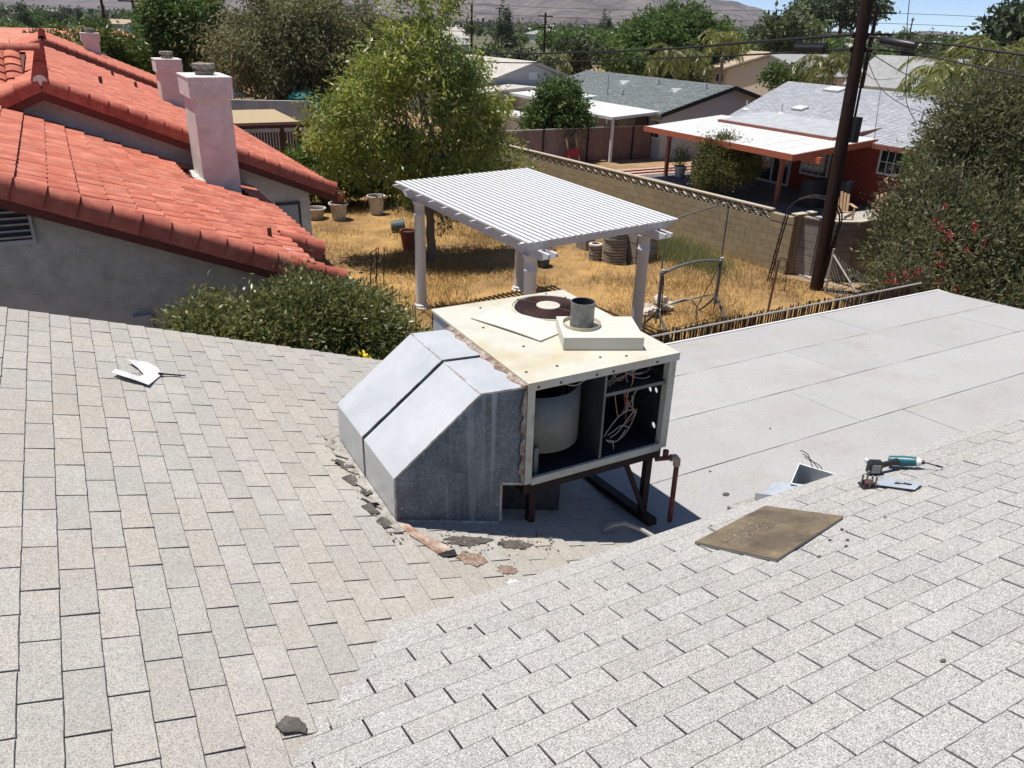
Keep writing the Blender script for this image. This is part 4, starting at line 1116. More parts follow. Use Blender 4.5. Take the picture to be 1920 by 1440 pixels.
for i, (x, y) in enumerate(((4.9, 4.1), (3.9, 3.75), (4.55, 3.35), (3.75, 3.42))):
    q = rock_mb((x, y, zF(y) + .006), .010 if i != 3 else .024, 60 + i, (1.2, .9, .5))
    single('pebble', q, 'scrap_dark', 'small dark lump lying loose on the white flat roof', 'pebble', (x, y, zF(y)), group='dark lumps on the flat roof')
for i, (x, y) in enumerate(((2.90, 1.95), (2.96, 1.90), (2.72, 1.86), (3.32, 1.96), (2.62, 2.45), (2.9, 1.86), (3.05, 2.0), (1.13, 2.30), (1.02, 1.25), (2.35, 1.05), (3.2, .92), (2.9, .78))):
    q = rock_mb((x, y, zR(y) + .008), .009, 90 + i, (1.3, .9, .6))
    single('roof_crumb', q, 'scrap_dark', 'tiny dark crumb lying on the pale shingle slope', 'crumb', (x, y, zR(y)), group='crumbs on the pale slope')

# cordless driver
dr = thing('cordless_driver', 'teal and black cordless driver lying on its side on the shingles', 'power tool', (3.97, 2.36, zR(2.36)))
def on(x, y, h): return Vector((x, y, zR(y) + .007 + h))
bd = Vector((0.12, -0.13)).normalized(); 
mb = MB(); c0 = on(3.845, 2.415, .048)
Mx = Matrix.Rotation(math.radians(-30), 3, 'Z')
def rbox(mb_, c, s, m_, ch=.012):
    x, y, z = s[0] / 2, s[1] / 2, s[2] / 2
    P = []
    for zz, k in ((-z, ch), (-z + ch, 0), (z - ch, 0), (z, ch)):
        ring = [(-x + ch, -y + k), (x - ch, -y + k), (x - k, -y + ch), (x - k, y - ch), (x - ch, y - k), (-x + ch, y - k), (-x + k, y - ch), (-x + k, -y + ch)]
        P.append([m_ @ Vector((a, b, zz)) + Vector(c) for a, b in ring])
    for a, b in zip(P, P[1:]): 
        n_ = 8; vs_ = list(a) + list(b)
        mb_.add(vs_, [(i, (i + 1) % n_, n_ + (i + 1) % n_, n_ + i) for i in range(n_)])
    mb_.add(P[0], [tuple(range(7, -1, -1))]); mb_.add(P[-1], [tuple(range(8))])
rbox(mb, c0, (.085, .052, .088), Mx); bat = part('battery', mb, 'tool_black', dr)
mb = MB(); mb.obox(c0 + Mx @ Vector((0, -.0275, 0)), (.05, .003, .052), Mx); part('battery_label', mb, 'tool_label', bat)
mb = MB(); rbox(mb, c0 + Mx @ Vector((-.046, .022, .03)), (.02, .03, .028), Mx, .006); part('battery_latch', mb, 'tool_white', bat)
mb = MB()
h0, h1 = c0 + Mx @ Vector((.03, .01, .005)), on(4.005, 2.385, .052)
mb.tube([h0, h0.lerp(h1, .3), h0.lerp(h1, .7), h1], [.021, .017, .018, .022], 10); part('handle', mb, 'tool_black', dr, smooth=True)
b0, b1 = on(4.005, 2.44, .047), on(4.085, 2.315, .046)
mb = MB(); mb.tube([b0, b0.lerp(b1, .04), b0.lerp(b1, .5), b0.lerp(b1, .85), b1], [.018, .029, .032, .030, .026], 14); part('motor_housing', mb, 'tool_teal', dr, smooth=True)
b2 = on(4.098, 2.293, .045); b3 = on(4.106, 2.28, .044)
mb = MB(); mb.tube([b1, b1.lerp(b2, .5), b2], [.027, .025, .017], 14); part('nose_ring', mb, 'tool_white', dr, smooth=True)
mb = MB(); mb.tube([b2, b3], [.013, .012], 12); part('chuck', mb, 'tool_black', dr, smooth=True)
b4 = on(4.16, 2.20, .016)
mb = MB(); mb.tube([b3, b3.lerp(b4, .6), b3.lerp(b4, .62), b3.lerp(b4, .82), b3.lerp(b4, .84), b4], [.004, .004, .0065, .0065, .005, .006], 8); part('bit', mb, 'tool_black', dr, smooth=True)
# contactor and cover plate
ct = thing('contactor', 'small dark electrical contactor with upright terminals on the shingles', 'contactor', (3.64, 2.30, zR(2.30)))
Mc = Matrix.Rotation(math.radians(-25), 3, 'Z'); cc = on(3.645, 2.30, 0)
mb = MB(); mb.obox(cc + Vector((0, 0, .006)), (.085, .07, .012), Mc); part('base_plate', mb, 'tool_black', ct)
mb = MB(); mb.obox(cc + Vector((0, 0, .024)), (.055, .045, .024), Mc); part('coil_block', mb, 'guard_brown', ct)
for dx, dy, h in ((-.035, .012, .062), (.0, .025, .075), (.034, -.012, .06), (-.004, -.022, .05), (.02, .006, .055)):
    q = cc + Mc @ Vector((dx, dy, .012))
    mb = MB(); mb.tube([q, q + Vector((0, 0, h * .6)), q + Vector((0, 0, h))], [.006, .005, .007], 7); part('terminal', mb, 'flue_steel', ct)
q0 = [(3.665, 2.278), (3.735, 2.085), (3.855, 2.120), (3.80, 2.315)]
mb = MB()
def bil(u, v):
    a = Vector(q0[0]).lerp(Vector(q0[1]), u); b = Vector(q0[3]).lerp(Vector(q0[2]), u)
    p = a.lerp(b, v); return (p.x, p.y)
def pl_rect(u0, v0, u1, v1):
    P = [bil(u0, v0), bil(u1, v0), bil(u1, v1), bil(u0, v1)]
    mb.hexa([(x, y, zR(y) + .009 + .012) for x, y in P], [(x, y, zR(y) + .009 + .0145) for x, y in P])
pl_rect(0, 0, .40, 1); pl_rect(.40, 0, .82, .38); pl_rect(.40, .80, .82, 1); pl_rect(.82, 0, 1, 1)
P = [bil(0, 0), bil(1, 0)]
for (a, b) in ((0, 0), (1, 1)):
    x, y = bil(a, b)
single('cover_plate', mb, 'sheet_steel', 'thin blue grey metal plate with a rectangular opening beside the contactor', 'metal plate', (3.76, 2.2, zR(2.2)))
# sheet metal boxes behind the eave
def open_box(name, label, cat, c, sx, sy, sz, rz, tilt, mat, th=.004):
    t = thing(name, label, cat, c, 0)
    R3 = Matrix.Rotation(rz, 3, 'Z') @ Matrix.Rotation(tilt, 3, 'Y')
    def b(lo, hi, nm):
        mb_ = MB(); ce = [(l + h) / 2 for l, h in zip(lo, hi)]
        mb_.obox(R3 @ Vector(ce) + Vector(c), [h - l for l, h in zip(lo, hi)], R3); part(nm, mb_, mat, t)
    b((-sx / 2, -sy / 2, 0), (sx / 2, sy / 2, th), 'bottom')
    b((-sx / 2, -sy / 2, th), (-sx / 2 + th, sy / 2, sz), 'side'); b((sx / 2 - th, -sy / 2, th), (sx / 2, sy / 2, sz), 'side')
    b((-sx / 2 + th, -sy / 2, th), (sx / 2 - th, -sy / 2 + th, sz), 'side'); b((-sx / 2 + th, sy / 2 - th, th), (sx / 2 - th, sy / 2, sz), 'side')
    return t, R3
bx, R3 = open_box('junction_box', 'open grey sheet metal box with wires lying past the eave on the flat roof', 'metal box', (4.06, 2.93, zF(2.93) + .10), .18, .26, .26, math.radians(28), math.radians(-24), 'sheet_steel')
mb = MB(); mb.box(3.96, 2.85, zF(2.85), 4.16, 3.03, zF(2.85) + .10); 
part('bottom_block', mb, 'flue_steel', bx)
for k in range(3):
    part('wire', wire((4.10 + .02 * k, 2.95, zF(3) + .30), (3.98 + .03 * k, 3.05, zF(3) + .47 - .03 * k), -.02, 'wire_black', .003, .015), 'wire_black', bx, smooth=True)
def bracket(label, P, h, mat='sheet_steel'):
    mb_ = MB()
    lo = [(x, y, z) for x, y, z in P]; mb_.hexa([(x, y, z - .004) for x, y, z in lo], lo)
    a, b = lo[0], lo[1]
    mb_.hexa([(a[0], a[1], a[2]), (b[0], b[1], b[2]), (b[0] - .01, b[1] + .004, b[2]), (a[0] - .01, a[1] + .004, a[2])], [(a[0], a[1], a[2] + h), (b[0], b[1], b[2] + h), (b[0] - .01, b[1] + .004, b[2] + h), (a[0] - .01, a[1] + .004, a[2] + h)])
    c = sum((Vector(p) for p in lo), Vector()) / 4
    return single('sheet_bracket', mb_, mat, label, 'metal bracket', tuple(c))
zb_ = zF(2.9)
bracket('shiny bent sheet metal tray leaning between the open box and the eave', [(3.60, 3.02, zb_ + .20), (3.70, 2.72, zb_ + .30), (3.93, 2.80, zb_ + .34), (3.83, 3.08, zb_ + .24)], .05)
bracket('small bent metal clip lying at the eave apart from the tray', [(3.40, 2.95, zb_ + .22), (3.44, 2.80, zb_ + .26), (3.52, 2.82, zb_ + .26), (3.49, 2.97, zb_ + .22)], .03, 'flue_steel')
mb = MB(); mb.box(3.38, 2.75, zF(2.75), 3.96, 3.05, zb_ + .195)
single('carton', mb, 'scrap_pale', 'low pale carton under the sheet metal tray behind the eave', 'carton', (3.67, 2.9, zF(2.9)))
# ------------------------------------------------------------------ tile-roofed house next door
TN, CN = 0.41, -2.19             # near wing: z = CN - TN x
zN = lambda x: CN - TN * x
T2, AP2 = 0.425, (-0.22, -1.30)  # gable behind: apex x, z
z2 = lambda x: AP2[1] - T2 * abs(x - AP2[0])
th_ = thing('tile_roof_house', 'stucco house with red barrel tile roofs and two square chimneys', 'house', (0, 15, ZG))
TW, TLN = 0.33, 0.345
def tile_mb(seed=0):
    q = random.Random(seed); mb_ = MB()
    prof = [(0.004, -0.02), (0.004, 0.004)]
    for i in range(1, 9):
        a = i / 9
        prof.append((0.004 + 0.318 * a, 0.004 + 0.030 * a + 0.048 * math.sin(math.pi * min(1, a * 0.94)) ** 0.8))
    prof += [(0.319, 0.040), (0.320, -0.025)]
    m_ = len(prof); L_ = TLN + 0.045
    vs = []
    for t, up in ((0.0, 0.0), (L_, 0.042)):
        for (u, h) in prof: vs.append((u, t, h + up))
    for (u, h) in prof: vs.append((u, L_, h + 0.042 - 0.028))
    fs = []
    for i in range(m_ - 1):
        fs.append((i, i + 1, m_ + i + 1, m_ + i)); fs.append((m_ + i, m_ + i + 1, 2 * m_ + i + 1, 2 * m_ + i))
    return mb_.add(vs, fs)
def tile_frame(x, y, zf, t, sx=1, lift=0.0):
    """tile whose upper end is at x and which runs down towards sx * x"""
    c, s = 1 / math.sqrt(1 + t * t), t / math.sqrt(1 + t * t)
    v = Vector((sx * c, 0, -s)); n = Vector((sx * s, 0, c)); u = v.cross(n)
    return frame4(Vector((x, y, zf(x))) + n * lift, u, v, n)
tvar = [tile_mb(k) for k in range(2)]
tmesh = []
for t in tvar:
    me = t.mesh('roof_tile', True); setmat(me, 'tile'); tmesh.append(me)
cN = 1 / math.sqrt(1 + TN * TN)
near = part('near_roof', MB().hexa([(-4.2, 10.85, zN(-4.2) - .10), (3.0, 10.85, zN(3.0) - .10), (3.0, 18.7, zN(3.0) - .10), (-4.2, 18.7, zN(-4.2) - .10)],
                                   [(-4.2, 10.85, zN(-4.2) - .02), (3.0, 10.85, zN(3.0) - .02), (3.0, 18.7, zN(3.0) - .02), (-4.2, 18.7, zN(-4.2) - .02)]), 'brown_fascia', th_)
r7 = random.Random(5)
frames = []
for i in range(-12, 12):
    x = -0.38 + cN * TLN * i
    for j in range(23):
        y = 11.02 + TW * j
        if 2.05 < x + .2 < 3.2 and 16.75 < y + .16 < 18.3: continue
        xe = 3.0 if y < 12.7 else 3.42
        if x + cN * TLN > xe + 0.1: continue
        frames.append((x, y, i))
frames.sort(key=lambda f: (f[0] < -1.05, (Vector((f[0], f[1], zN(f[0])))).length))
rest = MB()
for k, (x, y, i) in enumerate(frames):
    mw = tile_frame(x, y + (0.03 if i % 2 else 0.0) + r7.uniform(-.008, .008), zN, TN, 1, 0.012 + r7.uniform(0, .010))
    # u points to -y for this frame: shift so that the tile covers y .. y+TW
    mw = mw @ Matrix.Translation((-TW, 0, 0)) @ Matrix.Rotation(r7.gauss(0, .006), 4, 'Z')
    if k < 280: piece('roof_tile', tmesh[k % 2], near, mw)
    else:
        t = tvar[0]; rest.add([mw @ Vector(p) for p in t.v], t.f)
part('roof_tile_field', rest, 'tile', near, smooth=True, kind='stuff')
# raised outer strip of the eave behind y = 12.7
mb = MB(); mb.hexa([(2.9, 12.72, zN(2.9) - .06), (3.5, 12.72, zN(3.5) - .06), (3.5, 18.6, zN(3.5) - .06), (2.9, 18.6, zN(2.9) - .06)], [(2.9, 12.72, zN(2.9) - .005), (3.5, 12.72, zN(3.5) - .005), (3.5, 18.6, zN(3.5) - .005), (2.9, 18.6, zN(2.9) - .005)])
part('eave_board', mb, 'brown_fascia', near)
# rake barrels
def barrel_mb(L_, r0, r1, n=10, drop=0.16):
    mb_ = MB(); vs = []; fs = []
    for t, r in ((0, r1), (L_, r0)):
        for i in range(n + 1):
            a = math.pi * i / n
            vs.append((r * math.cos(a), t, r * 0.95 * math.sin(a)))
    m_ = n + 1
    for i in range(n): fs.append((i, i + 1, m_ + i + 1, m_ + i))
    # leg down the outer side and the front rim
    vs += [(-r1, 0, -drop), (-r0, L_, -drop)]
    fs.append((n, 2 * m_, 2 * m_ + 1, m_ + n))
    k = len(vs)
    vs += [(r0 * .86 * math.cos(math.pi * i / n), L_, r0 * .95 * .86 * math.sin(math.pi * i / n)) for i in range(m_)]
    for i in range(n): fs.append((m_ + i, m_ + i + 1, k + i + 1, k + i))
    return mb_.add(vs, fs)
bar = barrel_mb(0.43, 0.140, 0.098); barm = bar.mesh('rake_tile', True); setmat(barm, 'rake_tile')
def rake(parent, x0, x1, y, zf, t, sgn=1, lift=0.03, exp=0.352):
    c, s = 1 / math.sqrt(1 + t * t), t / math.sqrt(1 + t * t)
    v = Vector((sgn * c, 0, -s)); n = Vector((sgn * s, 0, c)); u = Vector((0, 1, 0))
    u = v.cross(n)
    if u.y < 0: u = -u
    # the leg of the barrel hangs on the outer side (towards -y)
    k = int(abs(x1 - x0) / (c * exp)) + 1
    for i in range(k):
        x = x0 + sgn * c * exp * i
        vv, nn = v, n
        mwf = frame4(Vector((x, y, zf(x))) + n * lift, u, vv, nn)
        piece('rake_tile', barm, parent, mwf @ Matrix.Rotation(r7.gauss(0, .008), 4, 'X'))
rake(near, -4.0, 2.85, 10.9, zN, TN)
rake(near, 2.72, 3.25, 12.75, zN, TN, lift=.07)
mb = MB(); mb.hexa([(-4.2, 10.80, zN(-4.2) - .26), (3.05, 10.80, zN(3.05) - .26), (3.05, 10.84, zN(3.05) - .26), (-4.2, 10.84, zN(-4.2) - .26)], [(-4.2, 10.80, zN(-4.2) - .05), (3.05, 10.80, zN(3.05) - .05), (3.05, 10.84, zN(3.05) - .05), (-4.2, 10.84, zN(-4.2) - .05)])
part('rake_board', mb, 'brown_fascia', th_)
mb = MB(); mb.hexa([(-4.2, 10.84, zN(-4.2) - .2), (3.05, 10.84, zN(3.05) - .2), (3.05, 11.25, zN(3.05) - .2), (-4.2, 11.25, zN(-4.2) - .2)], [(-4.2, 10.84, zN(-4.2) - .12), (3.05, 10.84, zN(3.05) - .12), (3.05, 11.25, zN(3.05) - .12), (-4.2, 11.25, zN(-4.2) - .12)])
part('soffit', mb, 'brown_fascia', th_)
# walls of the near wing
mb = MB()
mb.hexa([(-4.0, 11.2, ZG), (2.72, 11.2, ZG), (2.72, 18.7, ZG), (-4.0, 18.7, ZG)], [(-4.0, 11.2, zN(-4.0) - .12), (2.72, 11.2, zN(2.72) - .12), (2.72, 18.7, zN(2.72) - .12), (-4.0, 18.7, zN(-4.0) - .12)])
part('near_wall', mb, 'stucco_grey', th_)
vent = part('louver_vent', MB().box(-1.02, 11.17, -2.66, -0.54, 11.199, -2.60), 'vent_metal', th_)
mb = MB(); mb.box(-1.02, 11.185, -2.60, -0.58, 11.198, -2.17); part('vent_backing', mb, 'cabinet_inside', vent)
for k in range(6):
    mb = MB(); mb.obox((-0.80, 11.165, -2.56 + .078 * k), (.46, .05, .012), Matrix.Rotation(math.radians(-28), 3, 'X')); part('louver', mb, 'vent_metal', vent)
mb = MB(); mb.box(-0.575, 11.15, -2.60, -0.54, 11.198, -2.16); part('vent_side', mb, 'vent_metal', vent)
mb = MB(); mb.box(0.37, 11.12, -4.12, 0.60, 11.198, -3.75); part('meter_box', mb, 'vent_metal', th_)
for (x, y, h) in ((2.50, 12.15, .26),):
    mb = MB(); mb.tube([(x, y, zN(x) + .02), (x, y, zN(x) + h)], .032, 10); part('vent_pipe', mb, 'rust', th_, smooth=True)
    mb = MB(); mb.obox((x, y, zN(x) + .075), (.2, .2, .012), Matrix.Rotation(math.atan(TN), 3, 'Y')); part('pipe_flashing', mb, 'sheet_steel', th_)
mb = MB(); mb.obox((2.72, 11.75, zN(2.72) + .085), (.26, .11, .012), Matrix.Rotation(math.atan(TN), 3, 'Y') @ Matrix.Rotation(.35, 3, 'Z')); part('flashing_patch', mb, 'white_sheet', th_)
# gable behind
XE2, YF2, YR2 = 5.42, 18.3, 37.0
mb = MB()
for sg, xe in ((1, XE2), (-1, -3.6)):
    a = AP2[0]
    mb.hexa([(a, YF2 + .05, z2(a) - .10), (xe, YF2 + .05, z2(xe) - .10), (xe, YR2, z2(xe) - .10), (a, YR2, z2(a) - .10)], [(a, YF2 + .05, z2(a) - .03), (xe, YF2 + .05, z2(xe) - .03), (xe, YR2, z2(xe) - .03), (a, YR2, z2(a) - .03)])
rear = part('rear_roof', mb, 'brown_fascia', th_)
c2 = 1 / math.sqrt(1 + T2 * T2)
f2 = MB(); t = tvar[0]
for sg, n_ in ((1, 17), (-1, 9)):
    for i in range(n_):
        x = AP2[0] + sg * (.10 + c2 * TLN * i)
        for j in range(56):
            y = YF2 + .2 + TW * j
            if sg > 0 and 2.85 < x < 3.75 and 28.2 < y < 29.6: continue
            mw = tile_frame(x, y, z2, T2, sg, 0.004 + r7.uniform(0, .006)) @ Matrix.Translation((-TW if sg > 0 else 0, 0, 0)) @ Matrix.Rotation(r7.gauss(0, .006), 4, 'Z')
            f2.add([mw @ Vector(p) for p in t.v], t.f)
part('roof_tile_field', f2, 'tile', rear, smooth=True, kind='stuff')
rake(rear, AP2[0] + .02, XE2 - .25, YF2 + .05, z2, T2, 1)
rake(rear, AP2[0] - .02, -3.4, YF2 + .05, z2, T2, -1)
rb_ = barrel_mb(0.42, 0.15, 0.13, 10, 0.02)
rbm = rb_.mesh('ridge_tile', True); setmat(rbm, 'rake_tile')
for j in range(52):
    piece('ridge_tile', rbm, rear, frame4(Vector((AP2[0], YF2 - .03 + .36 * j + .40, z2(AP2[0]) + .035)), (1, 0, 0), (0, -1, .05), (0, 0.05, 1)) @ Matrix.Scale(-1, 4, (1, 0, 0)))
mb = MB(); mb.lathe([(0, 0), (.125, 0), (.125, .02), (0, .02)], 14, (0, 0, 0))
me = mb.mesh('ridge_plug'); me.transform(Matrix.Translation((AP2[0], YF2 - .02, z2(AP2[0]) + .04)) @ Matrix.Rotation(math.pi / 2, 4, 'X')); part('ridge_plug', me, 'mortar_white', rear)
mb = MB()
for sg, xe in ((1, XE2), (-1, -3.6)):
    a = AP2[0]
    mb.hexa([(a, YF2 - .05, z2(a) - .30), (xe, YF2 - .05, z2(xe) - .30), (xe, YF2 - .01, z2(xe) - .30), (a, YF2 - .01, z2(a) - .30)], [(a, YF2 - .05, z2(a) - .04), (xe, YF2 - .05, z2(xe) - .04), (xe, YF2 - .01, z2(xe) - .04), (a, YF2 - .01, z2(a) - .04)])
part('rake_board', mb, 'brown_fascia', th_)
mb = MB()
pr = [(-3.2, ZG), (4.86, ZG), (4.86, z2(4.86) - .12), (AP2[0], z2(AP2[0]) - .12), (-3.2, z2(-3.2) - .12)]
mb.hexa([(x, 18.705, z) for x, z in pr], [(x, 36.8, z) for x, z in pr]); part('rear_wall', mb, 'stucco_pink', th_)
win = part('window', MB().box(4.00, 18.66, -4.85, 4.62, 18.70, -3.98), 'tool_black', th_)
mb = MB(); mb.box(4.06, 18.65, -4.80, 4.56, 18.665, -4.04); part('pane', mb, 'vent_metal', win)
for (x, y) in ((1.1, 24.6), (2.4, 30.5), (1.9, 33.0), (3.6, 26.5)):
    mb = MB(); mb.tube([(x, y, z2(x)), (x, y, z2(x) + .28)], .045, 8); part('vent_pipe', mb, 'rust', th_)
# chimneys
def chimney(x0, y0, x1, y1, zb, zt, parent, cw=.055):
    c = part('chimney', MB().hexa([(x0, y0, zb), (x1, y0, zb), (x1, y1, zb), (x0, y1, zb)], [(x0, y0, zt - .36), (x1, y0, zt - .36), (x1, y1, zt - .36), (x0, y1, zt - .36)]), 'stucco_pink', parent)
    mb_ = MB(); mb_.box(x0 - cw, y0 - cw, zt - .36, x1 + cw, y1 + cw, zt); cap = part('chimney_cap', mb_, 'stucco_pink', c)
    cx, cy = (x0 + x1) / 2 + .02, (y0 + y1) / 2
    mb_ = MB(); mb_.box(x0 - cw - .01, y0 - cw - .01, zt, x1 + cw + .01, y1 + cw + .01, zt + .03); part('chimney_crown', mb_, 'mortar_white', c)
    r = .20 * (x1 - x0) / .72
    mb_ = MB(); mb_.lathe([(r * .9, .03), (r * .9, .06), (r, .07), (r, .10), (r * .8, .105), (r * .8, .15), (r * 1.12, .155), (r * 1.14, .23), (r * 1.02, .245), (0, .25)], 20, (cx, cy, zt)); part('flue_cap', mb_, 'flue_stone', c, smooth=False)
    return c
chimney(2.29, 16.85, 2.99, 18.15, zN(3.1) - .3, -1.13, th_)
chimney(2.96, 28.4, 3.62, 29.4, z2(3.7) - .3, -1.36, th_)
mb = MB(); q9 = random.Random(2)
for k in range(40):
    t_ = k / 40; y = 16.85 + 1.3 * t_
    q = rock_mb((2.25 + q9.uniform(-.05, .02), y, zN(2.22) + .05), q9.uniform(.03, .07), k, n=5); mb.add(q.v, q.f)
part('mortar_bead', mb, 'mortar_white', th_)
# cross wing at the left
mb = MB()
zX = lambda y: -1.85 + 0.42 * (y - 20.6)
mb.hexa([(-6, 20.6, zX(20.6) - .1), (-0.72, 20.6, zX(20.6) - .1), (-0.45, 22.8, zX(22.8) - .1), (-6, 22.8, zX(22.8) - .1)], [(-6, 20.6, zX(20.6)), (-0.72, 20.6, zX(20.6)), (-0.45, 22.8, zX(22.8)), (-6, 22.8, zX(22.8))])
cross = part('cross_roof', mb, 'brown_fascia', th_)
fX = MB()
cX, sX = 1 / math.sqrt(1 + .42 ** 2), .42 / math.sqrt(1 + .42 ** 2)
for i in range(7):
    y = 22.75 - cX * TLN * i
    for j in range(15):
        x = -0.9 - .33 * j
        o_ = Vector((x, y, zX(y) + .01))
        mw = frame4(o_, (1, 0, 0), (0, -cX, -sX), (0, -sX, cX))
        mw = frame4(o_ + Vector((.33, 0, 0)), (-1, 0, 0), (0, -cX, -sX), (0, -sX, cX))
        fX.add([mw @ Vector(p) for p in t.v], t.f)
part('roof_tile_field', fX, 'tile', cross, smooth=True, kind='stuff')
mb = MB(); mb.hexa([(-6, 20.9, ZG), (-3.3, 20.9, ZG), (-3.3, 25, ZG), (-6, 25, ZG)], [(-6, 20.9, -1.95), (-3.3, 20.9, -1.95), (-3.3, 25, -1.95), (-6, 25, -1.95)]); part('cross_wall', mb, 'stucco_grey', th_)
for j in range(14):
    piece('ridge_tile', rbm, cross, frame4(Vector((-.55 - .36 * j, 22.85, zX(22.85) + .03)), (0, 1, 0), (1, 0, .03), (0, -.03, 1)))

# the next tile-roofed house along the row
th3 = thing('tile_roof_house', 'farther stucco house with red tile gable roof and a mauve chimney', 'house', (0.5, 45, ZG))
T3, A3, ZA3 = .43, -.08, -1.12
z3 = lambda x: ZA3 - T3 * abs(x - A3)
mb = MB()
for xe in (6.0, -4.5):
    mb.hexa([(A3, 37.6, z3(A3) - .1), (xe, 37.6, z3(xe) - .1), (xe, 52, z3(xe) - .1), (A3, 52, z3(A3) - .1)], [(A3, 37.6, z3(A3) - .02), (xe, 37.6, z3(xe) - .02), (xe, 52, z3(xe) - .02), (A3, 52, z3(A3) - .02)])
r3 = part('roof', mb, 'tile_far', th3)
rake(r3, A3 + .02, 5.7, 37.65, z3, T3, 1); rake(r3, A3 - .02, -4.2, 37.65, z3, T3, -1)
f3 = MB()
for sg, n_ in ((1, 17), (-1, 12)):
    for i in range(n_):
        x = A3 + sg * (.1 + .317 * i)
        for j in range(42):
            mw = tile_frame(x, 37.8 + TW * j, z3, T3, sg, .006) @ Matrix.Translation((-TW if sg > 0 else 0, 0, 0))
            f3.add([mw @ Vector(p) for p in t.v], t.f)
part('roof_tile_field', f3, 'tile', r3, smooth=True, kind='stuff')
mb = MB(); pr = [(-4.1, ZG), (5.5, ZG), (5.5, z3(5.5) - .12), (A3, z3(A3) - .12), (-4.1, z3(-4.1) - .12)]
mb.hexa([(x, 38.0, z) for x, z in pr], [(x, 51.7, z) for x, z in pr]); part('wall', mb, 'stucco_pink', th3)
for j in range(38):
    piece('ridge_tile', rbm, r3, frame4(Vector((A3, 38.0 + .36 * j, ZA3 + .04)), (1, 0, 0), (0, -1, .05), (0, 0.05, 1)) @ Matrix.Scale(-1, 4, (1, 0, 0)))
chimney(1.62, 46.5, 2.34, 47.3, -3, -1.04, th3)
# ------------------------------------------------------------------ pergola
PX, PY, PZ, PR = 6.87, 11.66, -3.53, math.radians(5.0)
PWD, PLN = 3.62, 5.35
pg = thing('pergola', 'white slatted pergola on round columns standing in the dry grass', 'pergola', (PX, PY, ZG), PR)
px_, py_ = Vector((math.cos(PR), math.sin(PR), 0)), Vector((-math.sin(PR), math.cos(PR), 0))
def pp(u, v, dz=0.0): return Vector((PX, PY, PZ)) + px_ * u + py_ * v + Vector((0, 0, dz + .014 * u + .034 * v))
NS = 27
for i in range(NS):
    u = .03 + (PWD - .06) * i / (NS - 1)
    mb = MB(); mb.beam(pp(u, rnd.uniform(-.01, .01)), pp(u, PLN), .086, .034, (0, 0, 1)); part('slat', mb, 'white_vinyl', pg)
for i in range(10):
    v = .16 + (PLN - .3) * i / 9
    mb = MB()
    a, b = pp(-.06, v, -.10), pp(PWD + .02, v, -.10)
    mb.beam(pp(.10, v, -.10), pp(PWD - .10, v, -.10), .05, .155)
    for s0, s1, h0, h1 in ((-.10, .10, .05, .155), (PWD - .10, PWD + .08, .155, .05)):
        P, Q = pp(s0, v, -.10), pp(s1, v, -.10)
        sd = py_ * .025
        mb.hexa([P - sd + Vector((0, 0, .0775 - h0)), Q - sd + Vector((0, 0, .0775 - h1)), Q + sd + Vector((0, 0, .0775 - h1)), P + sd + Vector((0, 0, .0775 - h0))],
                [P - sd + Vector((0, 0, .0775)), Q - sd + Vector((0, 0, .0775)), Q + sd + Vector((0, 0, .0775)), P + sd + Vector((0, 0, .0775))])
    part('rafter', mb, 'vinyl_shade' if 0 < i < 9 else 'white_vinyl', pg)
    mb = MB(); q = pp(-.115, v, -.035); mb.obox(q, (.05, .022, .018)); mb.obox(q + Vector((.018, 0, -.02)), (.014, .022, .045)); part('end_clip', mb, 'white_vinyl', pg)
for u in (.36, PWD - .42):
    for du in (-.085, .085):
        mb = MB(); mb.beam(pp(u + du, .0, -.265), pp(u + du, PLN - .0, -.265), .05, .17)
        for v0, v1 in ((-.22, 0.0), (PLN, PLN + .2)):
            P, Q = pp(u + du, v0, -.265), pp(u + du, v1, -.265)
            sd = px_ * .025; ha, hb_ = (.07, .17) if v0 < 0 else (.17, .07)
            mb.hexa([P - sd + Vector((0, 0, .085 - ha)), Q - sd + Vector((0, 0, .085 - hb_)), Q + sd + Vector((0, 0, .085 - hb_)), P + sd + Vector((0, 0, .085 - ha))],
                    [P - sd + Vector((0, 0, .085)), Q - sd + Vector((0, 0, .085)), Q + sd + Vector((0, 0, .085)), P + sd + Vector((0, 0, .085))])
        part('header', mb, 'vinyl_shade', pg)
for (u, v) in ((.36, .45), (PWD - .42, .45), (.36, PLN - .45), (PWD - .42, PLN - .45)):
    q = pp(u, v, -.36); h = q.z - ZG
    mb = MB(); mb.lathe([(.20, 0), (.20, .05), (.165, .07), (.165, .11), (.135, .14), (.13, .3), (.118, h - .34), (.13, h - .325), (.13, h - .29), (.117, h - .27), (.117, h - .10), (.15, h - .05), (.16, h - .03), (.16, h)], 24, (q.x, q.y, ZG))
    part('post', mb, 'white_vinyl', pg, smooth=True)

